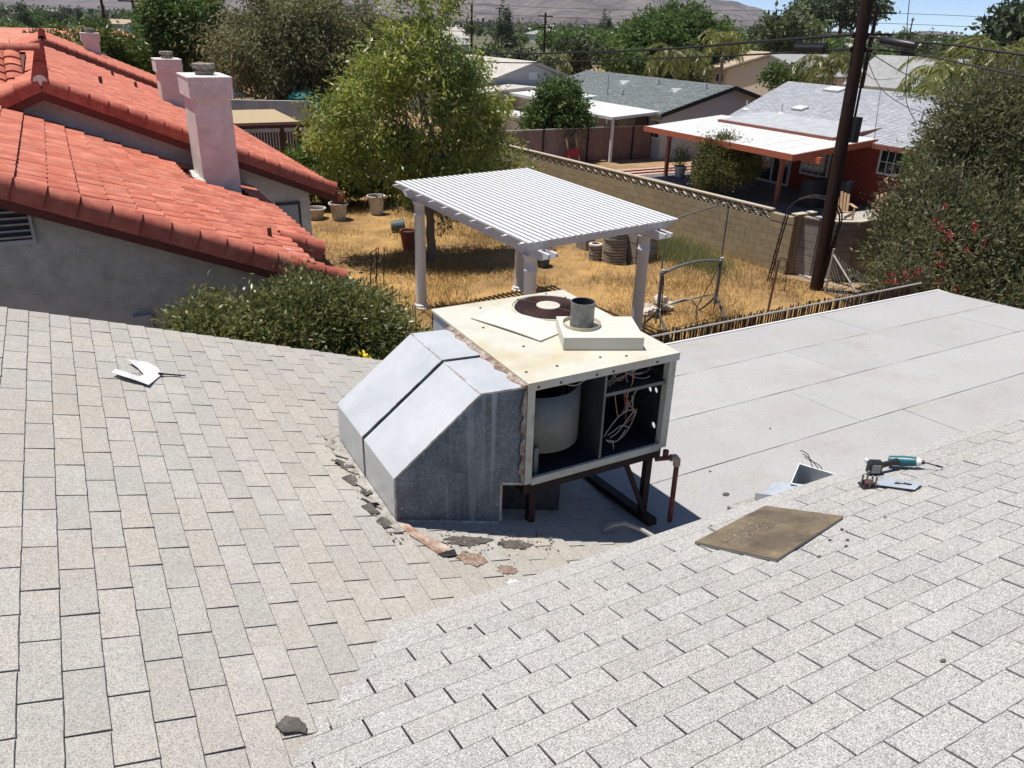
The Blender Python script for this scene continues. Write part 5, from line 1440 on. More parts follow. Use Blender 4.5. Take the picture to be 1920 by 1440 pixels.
# ------------------------------------------------------------------ block wall between the yards
W_A, W_B = Vector((17.40, 15.02, 0)), Vector((15.95, 30.6, 0))
wd = (W_B - W_A).normalized(); wn_ = Vector((-wd.y, wd.x, 0))     # wn_ towards our yard (-x)
wz = math.atan2(wd.y, wd.x)
bw = thing('block_wall', 'tan concrete block wall with a lattice top course along the dry yard', 'wall', (W_A.x, W_A.y, ZG))
WL = (W_B - W_A).length
BH, BL, NC = .203, .406, 7
mb = MB(); mb.beam(W_A + Vector((0, 0, ZG + BH * NC / 2)), W_B + Vector((0, 0, ZG + BH * NC / 2)), .125, BH * NC); part('wall_core', mb, 'mortar', bw)
bmb = MB(); bmb.box(.004, -.078, .004, BL - .004, .078, BH - .004)
bme = bmb.mesh('block'); setmat(bme, 'block_tan')
bhm = MB().box(.006, -.078, .006, BL / 2 - .006, .078, BH - .006).mesh('block'); setmat(bhm, 'block_tan')
for c in range(NC):
    off = 0 if c % 2 == 0 else -BL / 2
    i = 0
    while True:
        s = off + BL * i; i += 1
        if s > WL - BL * .9: break
        me = bme; s0 = s
        if s < -.01: me = bhm; s0 = 0
        p = W_A + wd * s0
        mw = frame4((p.x, p.y, ZG + c * BH), wd, wn_, (0, 0, 1))
        piece('block', me, bw, mw)
# lattice course: open blocks of crossed webs
lat = MB(); h = BH + .06
lat.box(.004, -.075, 0, BL - .004, .075, .018); lat.box(.004, -.075, h - .018, BL - .004, .075, h)
lat.box(.004, -.075, .018, .020, .075, h - .018); lat.box(BL - .020, -.075, .018, BL - .004, .075, h - .018)
for (a, b) in (((.028, h / 2), (BL / 2, .026)), ((BL / 2, .026), (BL - .028, h / 2)), ((.028, h / 2), (BL / 2, h - .026)), ((BL / 2, h - .026), (BL - .028, h / 2))):
    lat.beam((a[0], 0, a[1]), (b[0], 0, b[1]), .15, .03, (0, 1, 0)) if False else None
    d = Vector((b[0] - a[0], 0, b[1] - a[1])); n2 = Vector((-d.z, 0, d.x)).normalized() * .010
    P = [Vector((a[0], 0, a[1])) - n2, Vector((b[0], 0, b[1])) - n2, Vector((b[0], 0, b[1])) + n2, Vector((a[0], 0, a[1])) + n2]
    lat.hexa([p + Vector((0, -.07, 0)) for p in P], [p + Vector((0, .07, 0)) for p in P])
lme = lat.mesh('lattice_block'); setmat(lme, 'block_tan')
i = 2
while BL * (i + 1) < WL:
    p = W_A + wd * (BL * i)
    piece('lattice_block', lme, bw, frame4((p.x, p.y, ZG + NC * BH), wd, wn_, (0, 0, 1))); i += 1
mb = MB(); mb.beam(W_A + wd * .8 + Vector((0, 0, ZG + NC * BH + h + .02)), W_B + Vector((0, 0, ZG + NC * BH + h + .02)), .17, .038); part('cap', mb, 'block_cap', bw)
# corner pier and the return wall
ct_ = ZG + NC * BH + h + .04
for k in range(NC + 1):
    mb = MB()
    for s in (0, 1): mb.obox(W_A + wd * (.2 + .4 * s) + Vector((0, 0, ZG + BH * (k + .5))), (.394, .17, BH - .01), Matrix.Rotation(wz, 3, 'Z'))
    if k == NC: part('block', mb, 'block_tan', bw)
rt_ = Vector((1, 0.06, 0)).normalized()
mb = MB(); mb.beam(W_A + rt_ * .09 + Vector((0, 0, ZG + .84)), W_A + rt_ * .70 + Vector((0, 0, ZG + .84)), .16, 1.68); part('return_core', mb, 'mortar', bw)
for c in range(NC + 1):
    for s in range(2):
        if c == NC and s == 1: continue
        mb = MB(); mb.obox(W_A + rt_ * (.10 + .20 + .31 * s) + Vector((0, 0, ZG + BH * (c + .5))), (.30, .175, BH - .011), Matrix.Rotation(math.atan2(rt_.y, rt_.x), 3, 'Z')); part('block', mb, 'block_tan', bw)
mb = MB(); mb.beam(W_A + rt_ * -.10 + Vector((0, 0, ct_ - .01)), W_A + rt_ * .74 + Vector((0, 0, ct_ - .01)), .22, .04); part('cap', mb, 'block_cap', bw)
# curved wall past the pole
cw = thing('block_wall', 'darker curved block wall behind the utility pole by the gravel', 'wall', (18.6, 14.6, ZG))
pts = [Vector((17.62, 15.1, 0)), Vector((17.8, 14.5, 0)), Vector((18.05, 14.1, 0)), Vector((18.5, 13.9, 0)), Vector((19.3, 13.9, 0)), Vector((20.2, 14.1, 0)), Vector((21.2, 14.5, 0)), Vector((22.4, 15.2, 0))]
for a, b in zip(pts, pts[1:]):
    for c in range(8):
        k = max(1, int((b - a).length / .42))
        for s in range(k):
            p, q = a.lerp(b, s / k), a.lerp(b, (s + 1) / k)
            mb = MB(); dd = (q - p).normalized() * .005
            mb.beam(p + dd + Vector((0, 0, ZG + BH * (c + .5))), q - dd + Vector((0, 0, ZG + BH * (c + .5))), .15, BH - .01); part('block', mb, 'grey_block', cw)
mb = MB()
for a, b in zip(pts, pts[1:]): mb.beam(a + Vector((0, 0, ZG + .8)), b + Vector((0, 0, ZG + .8)), .11, 1.6)
part('wall_core', mb, 'mortar', cw)
mb = MB()
for a, b in zip(pts, pts[1:]): mb.beam(a + Vector((0, 0, ZG + 1.65)), b + Vector((0, 0, ZG + 1.65)), .2, .045)
part('cap', mb, 'block_cap', cw)
# rear wall of the dry yard
rw = thing('garden_wall', 'low pale wall closing the dry yard behind the green bush', 'wall', (9.5, 29.9, ZG))
mb = MB(); mb.box(4.9, 29.8, ZG, 15.9, 30.0, ZG + 1.5); part('wall_core', mb, 'block_tan', rw)
mb = MB(); mb.box(4.9, 29.77, ZG + 1.5, 15.9, 30.03, ZG + 1.55); part('cap', mb, 'block_cap', rw)

# ------------------------------------------------------------------ yard things
def pot(name, label, x, y, r, h, mat, z=ZG + .02, urn=False, group=None, soil=True):
    t_ = thing(name, label, 'pot', (x, y, z), 0, group)
    mb_ = MB()
    if urn: prof = [(r * .62, 0), (r * .68, .03), (r * .72, h * .35), (r * .82, h * .75), (r * .86, h * .86), (r, h * .88), (r * 1.02, h * .97), (r, h), (r * .88, h), (r * .84, h * .85), (0, h * .85)]
    else: prof = [(r * .7, 0), (r * .92, h * .8), (r, h * .8), (r * 1.02, h), (r * .9, h), (r * .88, h * .88), (0, h * .88)]
    mb_.lathe(prof, 20, (x, y, z)); part('bowl', mb_, mat, t_, smooth=False)
    mb_ = MB(); mb_.lathe([(0, h * .87), (r * .84, h * .87), (r * .84, h * .885), (0, h * .9)], 16, (x, y, z)); part('soil', mb_, 'soil', t_)
    return t_
pot('flower_pot', 'white urn shaped pot standing alone in the dry grass behind the pergola', 9.21, 26.4, .33, .66, 'pot_white', urn=True)
pot('flower_pot', 'white urn shaped pot with a terracotta pot stacked in its mouth', 7.72, 26.0, .33, .60, 'pot_white', urn=True)
pot('flower_pot', 'terracotta pot set on top of a white pot by the green bush', 7.72, 26.0, .27, .36, 'terracotta', z=ZG + .62)
pot('flower_pot', 'low wide white bowl pot beside the corner of the pink house wall', 7.05, 26.4, .34, .40, 'pot_white', urn=True)
pot('flower_pot', 'tall terracotta pot in the grass beside the tree trunk', 8.50, 21.6, .26, .58, 'terracotta')
t_ = thing('flower_pot', 'dark green plastic pot lying on its side in the dry grass', 'pot', (8.95, 23.7, ZG + .2))
mb = MB(); mb.lathe([(.15, 0), (.21, .40), (.225, .40), (.225, .44), (.20, .44), (.14, .03), (0, .03)], 16)
me = mb.mesh('bowl'); me.transform(Matrix.Translation((8.75, 23.75, ZG + .22)) @ Matrix.Rotation(math.radians(86), 4, 'Y') @ Matrix.Rotation(.3, 4, 'X')); part('bowl', me, 'pot_green', t_)
# concrete block stacks
def stack(label, x, y, n, w=.42, hb=.2, rz=.2, cols=1):
    t2 = thing('block_stack', label, 'block stack', (x, y, ZG), rz)
    for c in range(cols):
        for k in range(n):
            mb_ = MB(); mb_.obox((c * (w + .02) + rnd.uniform(-.01, .01), rnd.uniform(-.01, .01), ZG * 0 + hb * (k + .5) + .03), (w, .40, hb - .008))
            part('block', mb_, 'grey_block', t2, local=True)
stack('stack of grey concrete blocks standing apart from the ring stacks', 13.55, 19.6, 4, rz=.25)
stack('pair of tall grey concrete block stacks behind the pergola column', 14.05, 17.7, 5, rz=.1, cols=2)
stack('low stack of grey concrete blocks behind the edging rings', 14.4, 19.3, 4, rz=.1)
def rings(label, x, y, n, r, hb, grp=None):
    t2 = thing('edging_ring_stack', label, 'ring stack', (x, y, ZG))
    for k in range(n):
        mb_ = MB(); e = rnd.uniform(-.015, .015)
        mb_.lathe([(r * .82, 0), (r, .012), (r, hb - .016), (r * .82, hb - .004), (r * .62, hb - .004), (r * .62, 0)], 20, (e, e * .5, .03 + hb * k)); part('ring', mb_, 'pot_white' if k == n - 1 and r < .25 else 'grey_block', t2, local=True)
rings('tall stack of round ribbed concrete edging rings', 13.45, 17.95, 11, .34, .085)
rings('short stack of small pale concrete rings next to the tall one', 13.05, 18.35, 6, .20, .085)
mb = MB(); mb.lathe([(.16, 0), (.21, .30), (.23, .31), (.20, .30), (0, .27)], 16, (11.3, 18.4, ZG + .03)); single('planter_tub', mb, 'pot_green', 'dark plastic tub half hidden behind the pergola beam', 'tub', (11.3, 18.4, ZG + .03))

# swing frame with rocks
sw = thing('swing_frame', 'grey metal garden swing frame without its seat, beside a pile of rocks', 'swing frame', (11.9, 12.9, ZG))
def arc(a, b, h, k=10, sd=(0, 0, 0)):
    a, b = Vector(a), Vector(b)
    return [a.lerp(b, i / k) + Vector((0, 0, 4 * h * (i / k) * (1 - i / k))) + Vector(sd) * (4 * (i / k) * (1 - i / k)) for i in range(k + 1)]
S0, S1_ = Vector((10.98, 12.86, ZG)), Vector((12.92, 13.10, ZG))
H_ = 1.38
mb = MB(); mb.tube(arc(S0 + Vector((0, 0, H_)), S1_ + Vector((0, 0, H_)), .13), .032, 8); part('top_rail', mb, 'swing_grey', sw, smooth=True)
for S in (S0, S1_):
    mb = MB(); mb.tube([S + Vector((0, 0, .35)), S + Vector((0, 0, H_ + .04))], .04, 8); part('upright', mb, 'swing_grey', sw, smooth=True)
    for dy in (-.55, .55):
        mb = MB(); mb.tube([S + Vector((0, 0, .55)), S + Vector((0, dy * .35, .32)), S + Vector((0, dy * .75, .10)), S + Vector((0, dy, .0))], .03, 8); part('foot', mb, 'swing_grey', sw, smooth=True)
    mb = MB(); mb.tube([S + Vector((.02, 0, H_ + .04)), S + Vector((.02, 0, H_ + .10))], .045, 8); part('knob', mb, 'insulator', sw)
mb = MB()
A0, B0 = S0 + Vector((.03, .06, .2)), S1_ + Vector((.05, .06, .2))
top_ = [A0, A0 + Vector((0, 0, 2.05)), A0 + Vector((.05, .0, 2.25)), A0 + Vector((.2, .03, 2.36)), B0 + Vector((-.2, 0, 2.52)), B0 + Vector((-.05, 0, 2.50)), B0 + Vector((0, 0, 2.38)), B0]
mb.tube(top_, .017, 7); part('canopy_hoop', mb, 'swing_grey', sw, smooth=True)
mb = MB(); mb.tube([S1_ + Vector((-.02, 0, H_ - .02)), S1_ + Vector((-.22, -.02, H_ - .4)), S1_ + Vector((-.62, -.05, .35))], .012, 6); part('hanger', mb, 'iron_dark', sw)
mb = MB(); mb.tube([S0 + Vector((.06, 0, H_ - .05)), S0 + Vector((.10, -.02, .1))], .012, 6); part('hanger', mb, 'iron_dark', sw)
mb = MB(); mb.tube([S0 + Vector((.1, 0, .62)), S0 + Vector((1.0, .12, .62)), S1_ + Vector((-.1, 0, .60))], .016, 6); part('cross_rail', mb, 'swing_grey', sw)
mb = MB(); mb.tube([S0 + Vector((-.45, -.1, .0)), S0 + Vector((-.42, -.1, .5)), S0 + Vector((-.3, -.06, .58)), S0 + Vector((.8, .1, .66)), S0 + Vector((1.1, .12, .60)), S0 + Vector((1.25, .10, .40)), S0 + Vector((1.28, .10, .0))], .02, 7); part('seat_hoop', mb, 'rail_grey', sw, smooth=True)
q8 = random.Random(12)
for k in range(11):
    lx = 11.75 + q8.gauss(0, .2); ly = 13.75 + q8.gauss(0, .16); hz = ZG + .10 + max(0, .36 - 1.1 * math.hypot(lx - 11.75, ly - 13.75))
    mb = rock_mb((lx, ly, hz), q8.uniform(.11, .18), 300 + k, (1.2, .9, .75))
    red = k == 4
    single('rock', mb, 'rock_red' if red else 'rock', 'reddish rock in the small pile behind the swing frame' if red else 'pale tan rock in the small pile behind the swing frame', 'rock', (lx, ly, hz - .1), group=None if red else 'rocks piled behind the swing frame')

# wire arbour leaning at the pole
ar = thing('garden_arch', 'thin black metal garden arch leaning between wall corner and utility pole', 'arch', (16.8, 14.2, ZG))
F0, F1 = Vector((16.35, 14.72, ZG)), Vector((17.06, 13.55, ZG))
off_ = Vector((.28, .16, 0)); Hh = 1.85
for o_ in (Vector((0, 0, 0)), off_):
    a, b = F0 + o_, F1 + o_
    mid = (a + b) / 2
    P = [a, a + Vector((.10, -.05, Hh * .6)), a + Vector((.18, -.08, Hh))]
    R_ = (b - a) / 2
    for i in range(1, 10):
        an = math.pi * i / 10
        P.append(mid + Vector((.18, -.08, Hh)) - R_ * math.cos(an) + Vector((0, 0, .55 * math.sin(an))))
    P += [b + Vector((.18, -.08, Hh)), b + Vector((.10, -.05, Hh * .6)), b]
    mb = MB(); mb.tube(P, .021, 6); part('hoop', mb, 'iron_dark', ar, smooth=True)
    if o_.length == 0: P0 = P
for k in range(13):
    for base in (F0, F1):
        q = base + Vector((.0133 * k * .75, -.0063 * k * .75, .14 * k + .05))
        mb = MB(); mb.tube([q, q + off_ + Vector((0, 0, .03 if k % 2 else -.03))], .012, 5); part('rung', mb, 'iron_dark', ar)
for k in range(4, 12):
    q = P0[k - 1]; mb = MB(); mb.tube([q, q + off_], .012, 5); part('rung', mb, 'iron_dark', ar)
tr = thing('trellis', 'small round topped iron trellis stuck in the grass before the arch', 'trellis', (15.95, 13.95, ZG))
for w_, hh in ((.26, .95),):
    P = [Vector((15.85, 14.12, ZG)), Vector((15.87, 14.10, ZG + hh * .7))] + [Vector((15.95 - .09 * math.cos(math.pi * i / 8), 13.98 + .13 * math.cos(math.pi * i / 8), ZG + hh * .75 + .2 * math.sin(math.pi * i / 8))) for i in range(9)] + [Vector((16.05, 13.84, ZG + .5)), Vector((16.06, 13.82, ZG))]
    mb = MB(); mb.tube(P, .011, 6); part('hoop', mb, 'iron_dark', tr, smooth=True)
for k in range(3):
    c = Vector((15.95, 13.97, ZG + .30 + .22 * k))
    mb = MB(); mb.tube([c + Vector((-.06 * math.cos(a), .09 * math.cos(a), .10 * math.sin(a))) for a in [2 * math.pi * i / 12 for i in range(12)]], .007, 5, True); part('scroll', mb, 'iron_dark', tr)
mb = MB(); mb.tube([(14.42, 12.80, ZG), (14.60, 12.90, ZG + 1.28)], .03, 7); single('rusty_stake', mb, 'rust', 'rusty leaning metal stake in front of the small trellis', 'stake', (14.42, 12.8, ZG))
# iron lattice stood by the walk and the low wire edging
ir = thing('iron_rack', 'folded dark iron trellis frames leaning by the concrete walk', 'rack', (6.3, 18.6, ZG))
for k, (x, y, l) in enumerate(((6.12, 18.35, .05), (6.40, 18.75, -.05), (6.55, 18.5, .12), (6.30, 18.3, .2))):
    mb = MB(); mb.tube([(x, y, ZG), (x + .08, y + l, ZG + .55), (x + .12, y + l * 1.4, ZG + 1.0)], .014, 6); part('bar', mb, 'iron_dark', ir)
for k, z in enumerate((.25, .5, .75, .95)):
    mb = MB(); mb.tube([(6.15, 18.35, ZG + z), (6.5, 18.7, ZG + z + .04)], .011, 6); part('bar', mb, 'iron_dark', ir)
ed = thing('wire_edging', 'rusty wire edging panel with crossed arcs at the end of the walk', 'edging', (6.3, 14.9, ZG))
E0, E1 = Vector((5.93, 14.95, ZG)), Vector((6.72, 14.55, ZG))
for t in (0, .06, .48, .94, 1.0):
    q = E0.lerp(E1, t); mb = MB(); mb.tube([q, q + Vector((0, 0, .72))], .012, 6); part('bar', mb, 'rust', ed)
for a, b in ((0.06, .48), (.48, .94)):
    for s in (0, 1):
        P = []
        for i in range(9):
            u = i / 8; w_ = a + (b - a) * (1 - (2 * u - 1) ** 2) if s == 0 else b - (b - a) * (1 - (2 * u - 1) ** 2)
            P.append(E0.lerp(E1, w_) + Vector((0, 0, .05 + .62 * u)))
        mb = MB(); mb.tube(P, .010, 6); part('arc', mb, 'rust', ed, smooth=True)

# reed fence along the low roof
rf = thing('reed_fence', 'dark reed fence with a pale rail just beyond the white flat roof', 'fence', (10.5, 9.7, ZG))
mb = MB(); q = random.Random(7)
for k in range(330):
    x = 7.4 + 7.9 * k / 330
    h = 1.54 + q.uniform(-.05, .06); w_ = q.uniform(.008, .014)
    mb.obox((x, 9.73 + q.uniform(-.012, .012), ZG + h / 2), (w_ * 1.3, .012, h), Matrix.Rotation(q.gauss(0, .03), 3, 'Y'))
part('reed_panel', mb, 'reed', rf, kind='stuff')
mb = MB(); mb.tube([(7.3, 9.66, ZG + 1.50), (15.4, 9.70, ZG + 1.53)], .02, 8); part('rail', mb, 'rail_grey', rf, smooth=True)
for x in (7.4, 9.6, 11.8, 14.0):
    mb = MB(); mb.tube([(x, 9.8, ZG), (x, 9.8, ZG + 1.45)], .03, 8); part('post', mb, 'rail_grey', rf)
# chain link piece by the pole
cl = thing('chain_link_fence', 'sagging grey chain link fence between the pole and the oleander', 'fence', (17.2, 12.2, ZG))
G0, G1 = Vector((16.9, 13.2, ZG)), Vector((16.4, 10.2, ZG))
mb = MB(); n_ = 22
for k in range(n_):
    for s in (1, -1):
        P = []
        for i in range(9):
            u = k / n_ + s * i / 8 * .34
            if u < 0 or u > 1: continue
            q = G0.lerp(G1, u); P.append(q + Vector((0, 0, 1.15 * (i / 8) * (1 - .25 * math.sin(u * 3)))))
        if len(P) > 2: mb.tube(P, .006, 4)
part('wire_mesh', mb, 'mesh_wire', cl, kind='stuff')
mb = MB(); mb.tube([G0 + Vector((0, 0, 1.1)), G0.lerp(G1, .5) + Vector((-.15, 0, .25)), G1 + Vector((-.3, 0, .1))], .02, 6); part('loose_rail', mb, 'rail_grey', cl)
mb = MB(); mb.tube([G0, G0 + Vector((0, 0, 1.25))], .03, 7); part('post', mb, 'rail_grey', cl)

# ------------------------------------------------------------------ utility pole and its lines
PB_ = Vector((16.97, 13.56, ZG)); PT_ = PB_ + Vector((.06, .30, 9.5))
up = thing('utility_pole', 'dark wooden utility pole leaning at the wall corner with splice cases on its cables', 'utility pole', tuple(PB_))
mb = MB(); mb.tube([PB_.lerp(PT_, i / 8) for i in range(9)], [.175 - .04 * i / 8 for i in range(9)], 14); part('shaft', mb, 'pole_wood', up, smooth=True)
onp = lambda z: PB_.lerp(PT_, (z - ZG) / 9.5)
q = onp(-2.0); mb = MB(); mb.box(q.x + .02, q.y - .30, q.z - .45, q.x + .22, q.y - .15, q.z + .15); part('riser_box', mb, 'tool_black', up)
q = onp(-1.2); mb = MB(); mb.tube([q + Vector((.10, -.18, -1.2)), q + Vector((.10, -.17, 1.8))], .03, 6); part('conduit', mb, 'pole_wood', up)
for z in (-.05, -.35):
    q = onp(z); mb = MB(); mb.beam(q + Vector((-.2, .1, 0)), q + Vector((.28, -.16, 0)), .06, .10); part('bracket', mb, 'black_iron', up)
for k in range(4):
    q = onp(-.1 - .13 * k) + Vector((.13, -.16, 0)); mb = MB(); mb.lathe([(.02, 0), (.05, .02), (.03, .05), (.05, .08), (0, .09)], 8, tuple(q)); part('insulator', mb, 'insulator', up)
def cable(name, label, pts, r, mat='cable_black', grp=None, cat='cable'):
    P = [Vector(p) for p in pts]; out = []
    for i in range(len(P) - 1):
        p0, p1, p2, p3 = P[max(i - 1, 0)], P[i], P[i + 1], P[min(i + 2, len(P) - 1)]
        for s in range(6):
            t = s / 6
            out.append(.5 * ((2 * p1) + (p2 - p0) * t + (2 * p0 - 5 * p1 + 4 * p2 - p3) * t * t + (3 * p1 - p0 - 3 * p2 + p3) * t ** 3))
    out.append(P[-1])
    return single(name, MB().tube(out, r, 6), mat, label, cat, tuple(P[0]), group=grp, smooth=True)
a0, a1 = onp(-.02), onp(-.33)
LUP = [a0 + Vector((-.05, .15, 0)), (16.97, 16.9, -.26), (16.95, 20.9, -.60), (16.9, 25.4, -.87), (16.8, 32.4, -1.2), (16.6, 44, -1.25), (16.4, 60, -.6)]
LLO = [a1 + Vector((-.05, .15, 0)), (16.97, 17.4, -.62), (16.95, 20.85, -.86), (16.9, 26, -1.2), (16.8, 32, -1.54), (16.6, 44, -1.7), (16.4, 60, -1.0)]
cable('overhead_cable', 'thick black upper cable from the leaning pole past the pergola', LUP, .038)
cable('overhead_cable', 'thinner black lower cable from the leaning pole past the pergola', LLO, .025)
cable('overhead_cable', 'thick black upper cable from the leaning pole above the oleander', [a0 + Vector((.05, -.15, -.03)), (17.15, 12.5, -.12), (17.2, 11.3, -.17), (17.2, 9.9, -.29), (17.2, 5, -.6), (17.2, -6, -.8), (17.2, -25, .2)], .03)
cable('overhead_cable', 'thinner black lower cable from the leaning pole above the oleander', [a1 + Vector((.05, -.15, .03)), (17.2, 11.9, -.43), (17.2, 9.8, -.68), (17.2, 5, -1.1), (17.2, -6, -1.3), (17.2, -25, 0)], .02)
sc = thing('splice_case', 'long black splice case on the cable above the oleander', 'splice case', (17.15, 12.75, -.22))
mb = MB(); mb.tube([(17.10, 13.25, -.11), (17.10, 13.22, -.12), (17.17, 12.40, -.21), (17.17, 12.36, -.21)], [.06, .085, .085, .06], 12); part('case', mb, 'tool_black', sc, smooth=True)
sc = thing('splice_case', 'boxy black splice case hanging between the cables towards the pergola', 'splice case', (16.95, 14.9, -.45))
mb = MB(); mb.box(16.88, 14.72, -.46, 17.02, 15.62, -.24); part('case', mb, 'tool_black', sc)
mb = MB(); mb.tube([(16.95, 14.7, -.35), (16.95, 15.62, -.37)], .10, 10); part('drum', mb, 'tool_black', sc, smooth=True)
for y in (14.8, 15.4):
    mb = MB(); mb.tube([(16.95, y, -.05 - .06 * (y - 14)), (16.95, y, -.45)], .014, 5); part('hanger', mb, 'insulator', sc)
cable('service_drop', 'thin wire running from the pole to the grey mast on the pale roof', [onp(-.25) + Vector((.1, 0, 0)), (20.5, 15.6, -1.35), (24.5, 17.6, -2.1), (28.5, 19.6, -2.62)], .010, grp=None)
cable('service_drop', 'thin wire running from the pole low over the ridge of the pale roof', [onp(-.30) + Vector((.1, 0, 0)), (24, 17.0, -1.25), (30, 19.6, -1.65), (40, 24, -1.8)], .012)
cable('service_drop', 'thin wire running from the pole far to the right over the palms', [onp(-.15) + Vector((.1, 0, 0)), (26, 16.0, -.85), (36, 18.6, -1.2), (60, 25, -1.0)], .013)
cable('service_drop', 'thin wire running from the pole down towards the yellow gable', [onp(-.4) + Vector((.1, .1, 0)), (27, 21, -1.5), (40, 30, -2.2), (56, 41, -2.9)], .012)
cable('hanging_wire', 'wavy black wire hanging down from above to the mast on the pale roof', [(25.5, 19.15, 1.71), (25.5, 18.99, 1.07), (25.5, 18.85, .26), (25.5, 18.57, -.55), (25.5, 18.46, -1.38), (25.5, 18.22, -2.1), (25.7, 18.0, -2.55), (26.4, 18.25, -2.85), (27.6, 19.0, -2.85), (28.6, 19.62, -2.62)], .014)

# dry grass and weeds
def in_yard(n, x0, x1, y0, y1):
    return np.stack([rng.uniform(x0, x1, n), rng.uniform(y0, y1, n)], 1)
def dens(x, y):
    return 0.5 + 0.35 * np.sin(x * 1.9 + 1.3 * np.sin(y * .8)) * np.cos(y * 1.5 - .7 * x) + 0.25 * np.sin(x * .7 - y * .55)
def blades(P, h, w):
    n = len(P); z = np.full((n, 1), ZG + .03)
    B = np.concatenate([P, z], 1); a = rng.uniform(0, 2 * np.pi, (n, 1))
    S = np.concatenate([np.cos(a), np.sin(a), np.zeros((n, 1))], 1) * w
    h_ = h * rng.uniform(.4, 1.3, (n, 1))
    tip = B + np.concatenate([rng.normal(0, .35, (n, 2)) * h_, h_], 1)
    V = np.empty((n, 3, 3)); V[:, 0] = B - S; V[:, 1] = B + S; V[:, 2] = tip
    return V.reshape(-1, 3)
P = in_yard(150000, 3.7, 17.2, 8.2, 29.4)
keep = rng.random(len(P)) < np.clip(dens(P[:, 0], P[:, 1]) * 1.3 - .25, .03, 1)
inwalk = (P[:, 0] > 4.4) & (P[:, 0] < 6.05) & (P[:, 1] < 19.6)
P = P[keep & ~inwalk]
me = np_mesh('dry_grass', blades(P, .16, .0075), 3); me.transform(Matrix.Translation((0, 0, -ZG))); 
o = single('dry_grass', me, 'straw', 'tall dry straw coloured grass covering the back yard', 'grass', (0, 0, ZG), kind='stuff', local=True)
P = np.concatenate([rng.normal(0, 1, (5000, 2)) * np.array([.35, .9]) + np.array([15.6, 17.6]), rng.normal(0, 1, (1500, 2)) * np.array([.3, .5]) + np.array([9.2, 13.2])])
me = np_mesh('weed_clump', blades(P, .5, .009), 3); me.transform(Matrix.Translation((0, 0, -ZG)))
single('weed_clump', me, 'weed', 'grey green weeds growing along the foot of the block wall', 'weeds', (0, 0, ZG), kind='stuff', local=True)
# ------------------------------------------------------------------ red house with the pale roof
rh = thing('house', 'red house with pale grey shingle roof and an orange trimmed patio cover', 'house', (30, 21, ZG))
EX, EZ, RX, RZ = 27.0, -3.78, 33.0, -2.30
YA, YZ = 12.0, 28.7
yO = lambda x: 28.6 + 2.0 * (min(x, 2 * RX - x) - EX) / 6.0
zO = lambda x: EZ + (RZ - EZ) * (x - EX) / (RX - EX) if x <= RX else RZ - (RZ - EZ) * (x - RX) / (RX - EX)
mb = MB()
for a, b in ((EX, RX), (RX, 39.0)):
    mb.hexa([(a, YA, zO(a) - .12), (b, YA, zO(b) - .12), (b, yO(b), zO(b) - .12), (a, yO(a), zO(a) - .12)], [(a, YA, zO(a) - .02), (b, YA, zO(b) - .02), (b, yO(b), zO(b) - .02), (a, yO(a), zO(a) - .02)])
roof = part('roof', mb, 'shingle_pale', rh)
# shingle courses as real steps
mb = MB(); q = random.Random(4)
nco = 42
for i in range(nco):
    x0, x1 = EX + (RX - EX) * i / nco, EX + (RX - EX) * (i + 1.25) / nco
    y = YA + (.22 if i % 2 else 0)
    while y < yO(x0) - .01:
        w_ = .44; y1 = min(y + w_, yO(x0))
        h0 = .016 + q.uniform(0, .008)
        mb.hexa([(x0, y + .008, zO(x0) - .02), (min(x1, RX), y + .008, zO(min(x1, RX)) - .02), (min(x1, RX), y1 - .008, zO(min(x1, RX)) - .02), (x0, y1 - .008, zO(x0) - .02)],
                [(x0, y + .008, zO(x0) + h0), (min(x1, RX), y + .008, zO(min(x1, RX)) - .004), (min(x1, RX), y1 - .008, zO(min(x1, RX)) - .004), (x0, y1 - .008, zO(x0) + h0)])
        y += w_
part('shingle_field', mb, 'shingle_pale', roof, kind='stuff')
mb = MB(); pr = [(27.6, ZG), (38.4, ZG), (38.4, zO(38.4) - .13), (RX, RZ - .13), (27.6, zO(27.6) - .13)]
mb.hexa([(x, YA + .3, z) for x, z in pr], [(x, YZ - .3, z) for x, z in pr]); part('wall', mb, 'house_red', rh)
mb = MB(); mb.box(EX - .03, YA, EZ - .18, EX, YZ, EZ - .01); part('fascia', mb, 'trim_brown', rh)
for y in np.arange(12.6, 20.2, .42):
    mb = MB(); mb.box(27.575, y, ZG + .3, 27.598, y + .05, -3.8); part('batten', mb, 'house_red', rh)
def window(parent, x, y0, y1, z0, z1, nx_=3, nz_=2, fr=.09):
    w = part('window', MB().box(x - .045, y0 - fr, z0 - fr, x - .004, y1 + fr, z1 + fr), 'white_trim', parent)
    mb_ = MB(); mb_.box(x - .052, y0, z0, x - .046, y1, z1); part('pane', mb_, 'glass_dark', w)
    mb_ = MB()
    for i in range(1, nx_): yy = y0 + (y1 - y0) * i / nx_; mb_.box(x - .062, yy - .014, z0, x - .053, yy + .014, z1)
    for i in range(1, nz_): zz = z0 + (z1 - z0) * i / nz_; mb_.box(x - .072, y0, zz - .014, x - .063, y1, zz + .014)
    part('muntin', mb_, 'white_trim', w)
window(rh, 27.6, 19.35, 20.25, -4.85, -4.05)
window(rh, 27.6, 22.7, 24.0, -5.45, -4.35, 4, 3)
dr_ = part('sliding_door', MB().box(27.53, 24.6, ZG + .1, 27.597, 26.6, -4.15), 'white_trim', rh)
for y0 in (24.7, 25.68):
    mb = MB(); mb.box(27.51, y0, ZG + .2, 27.529, y0 + .85, -4.25); part('pane', mb, 'glass_dark', dr_)
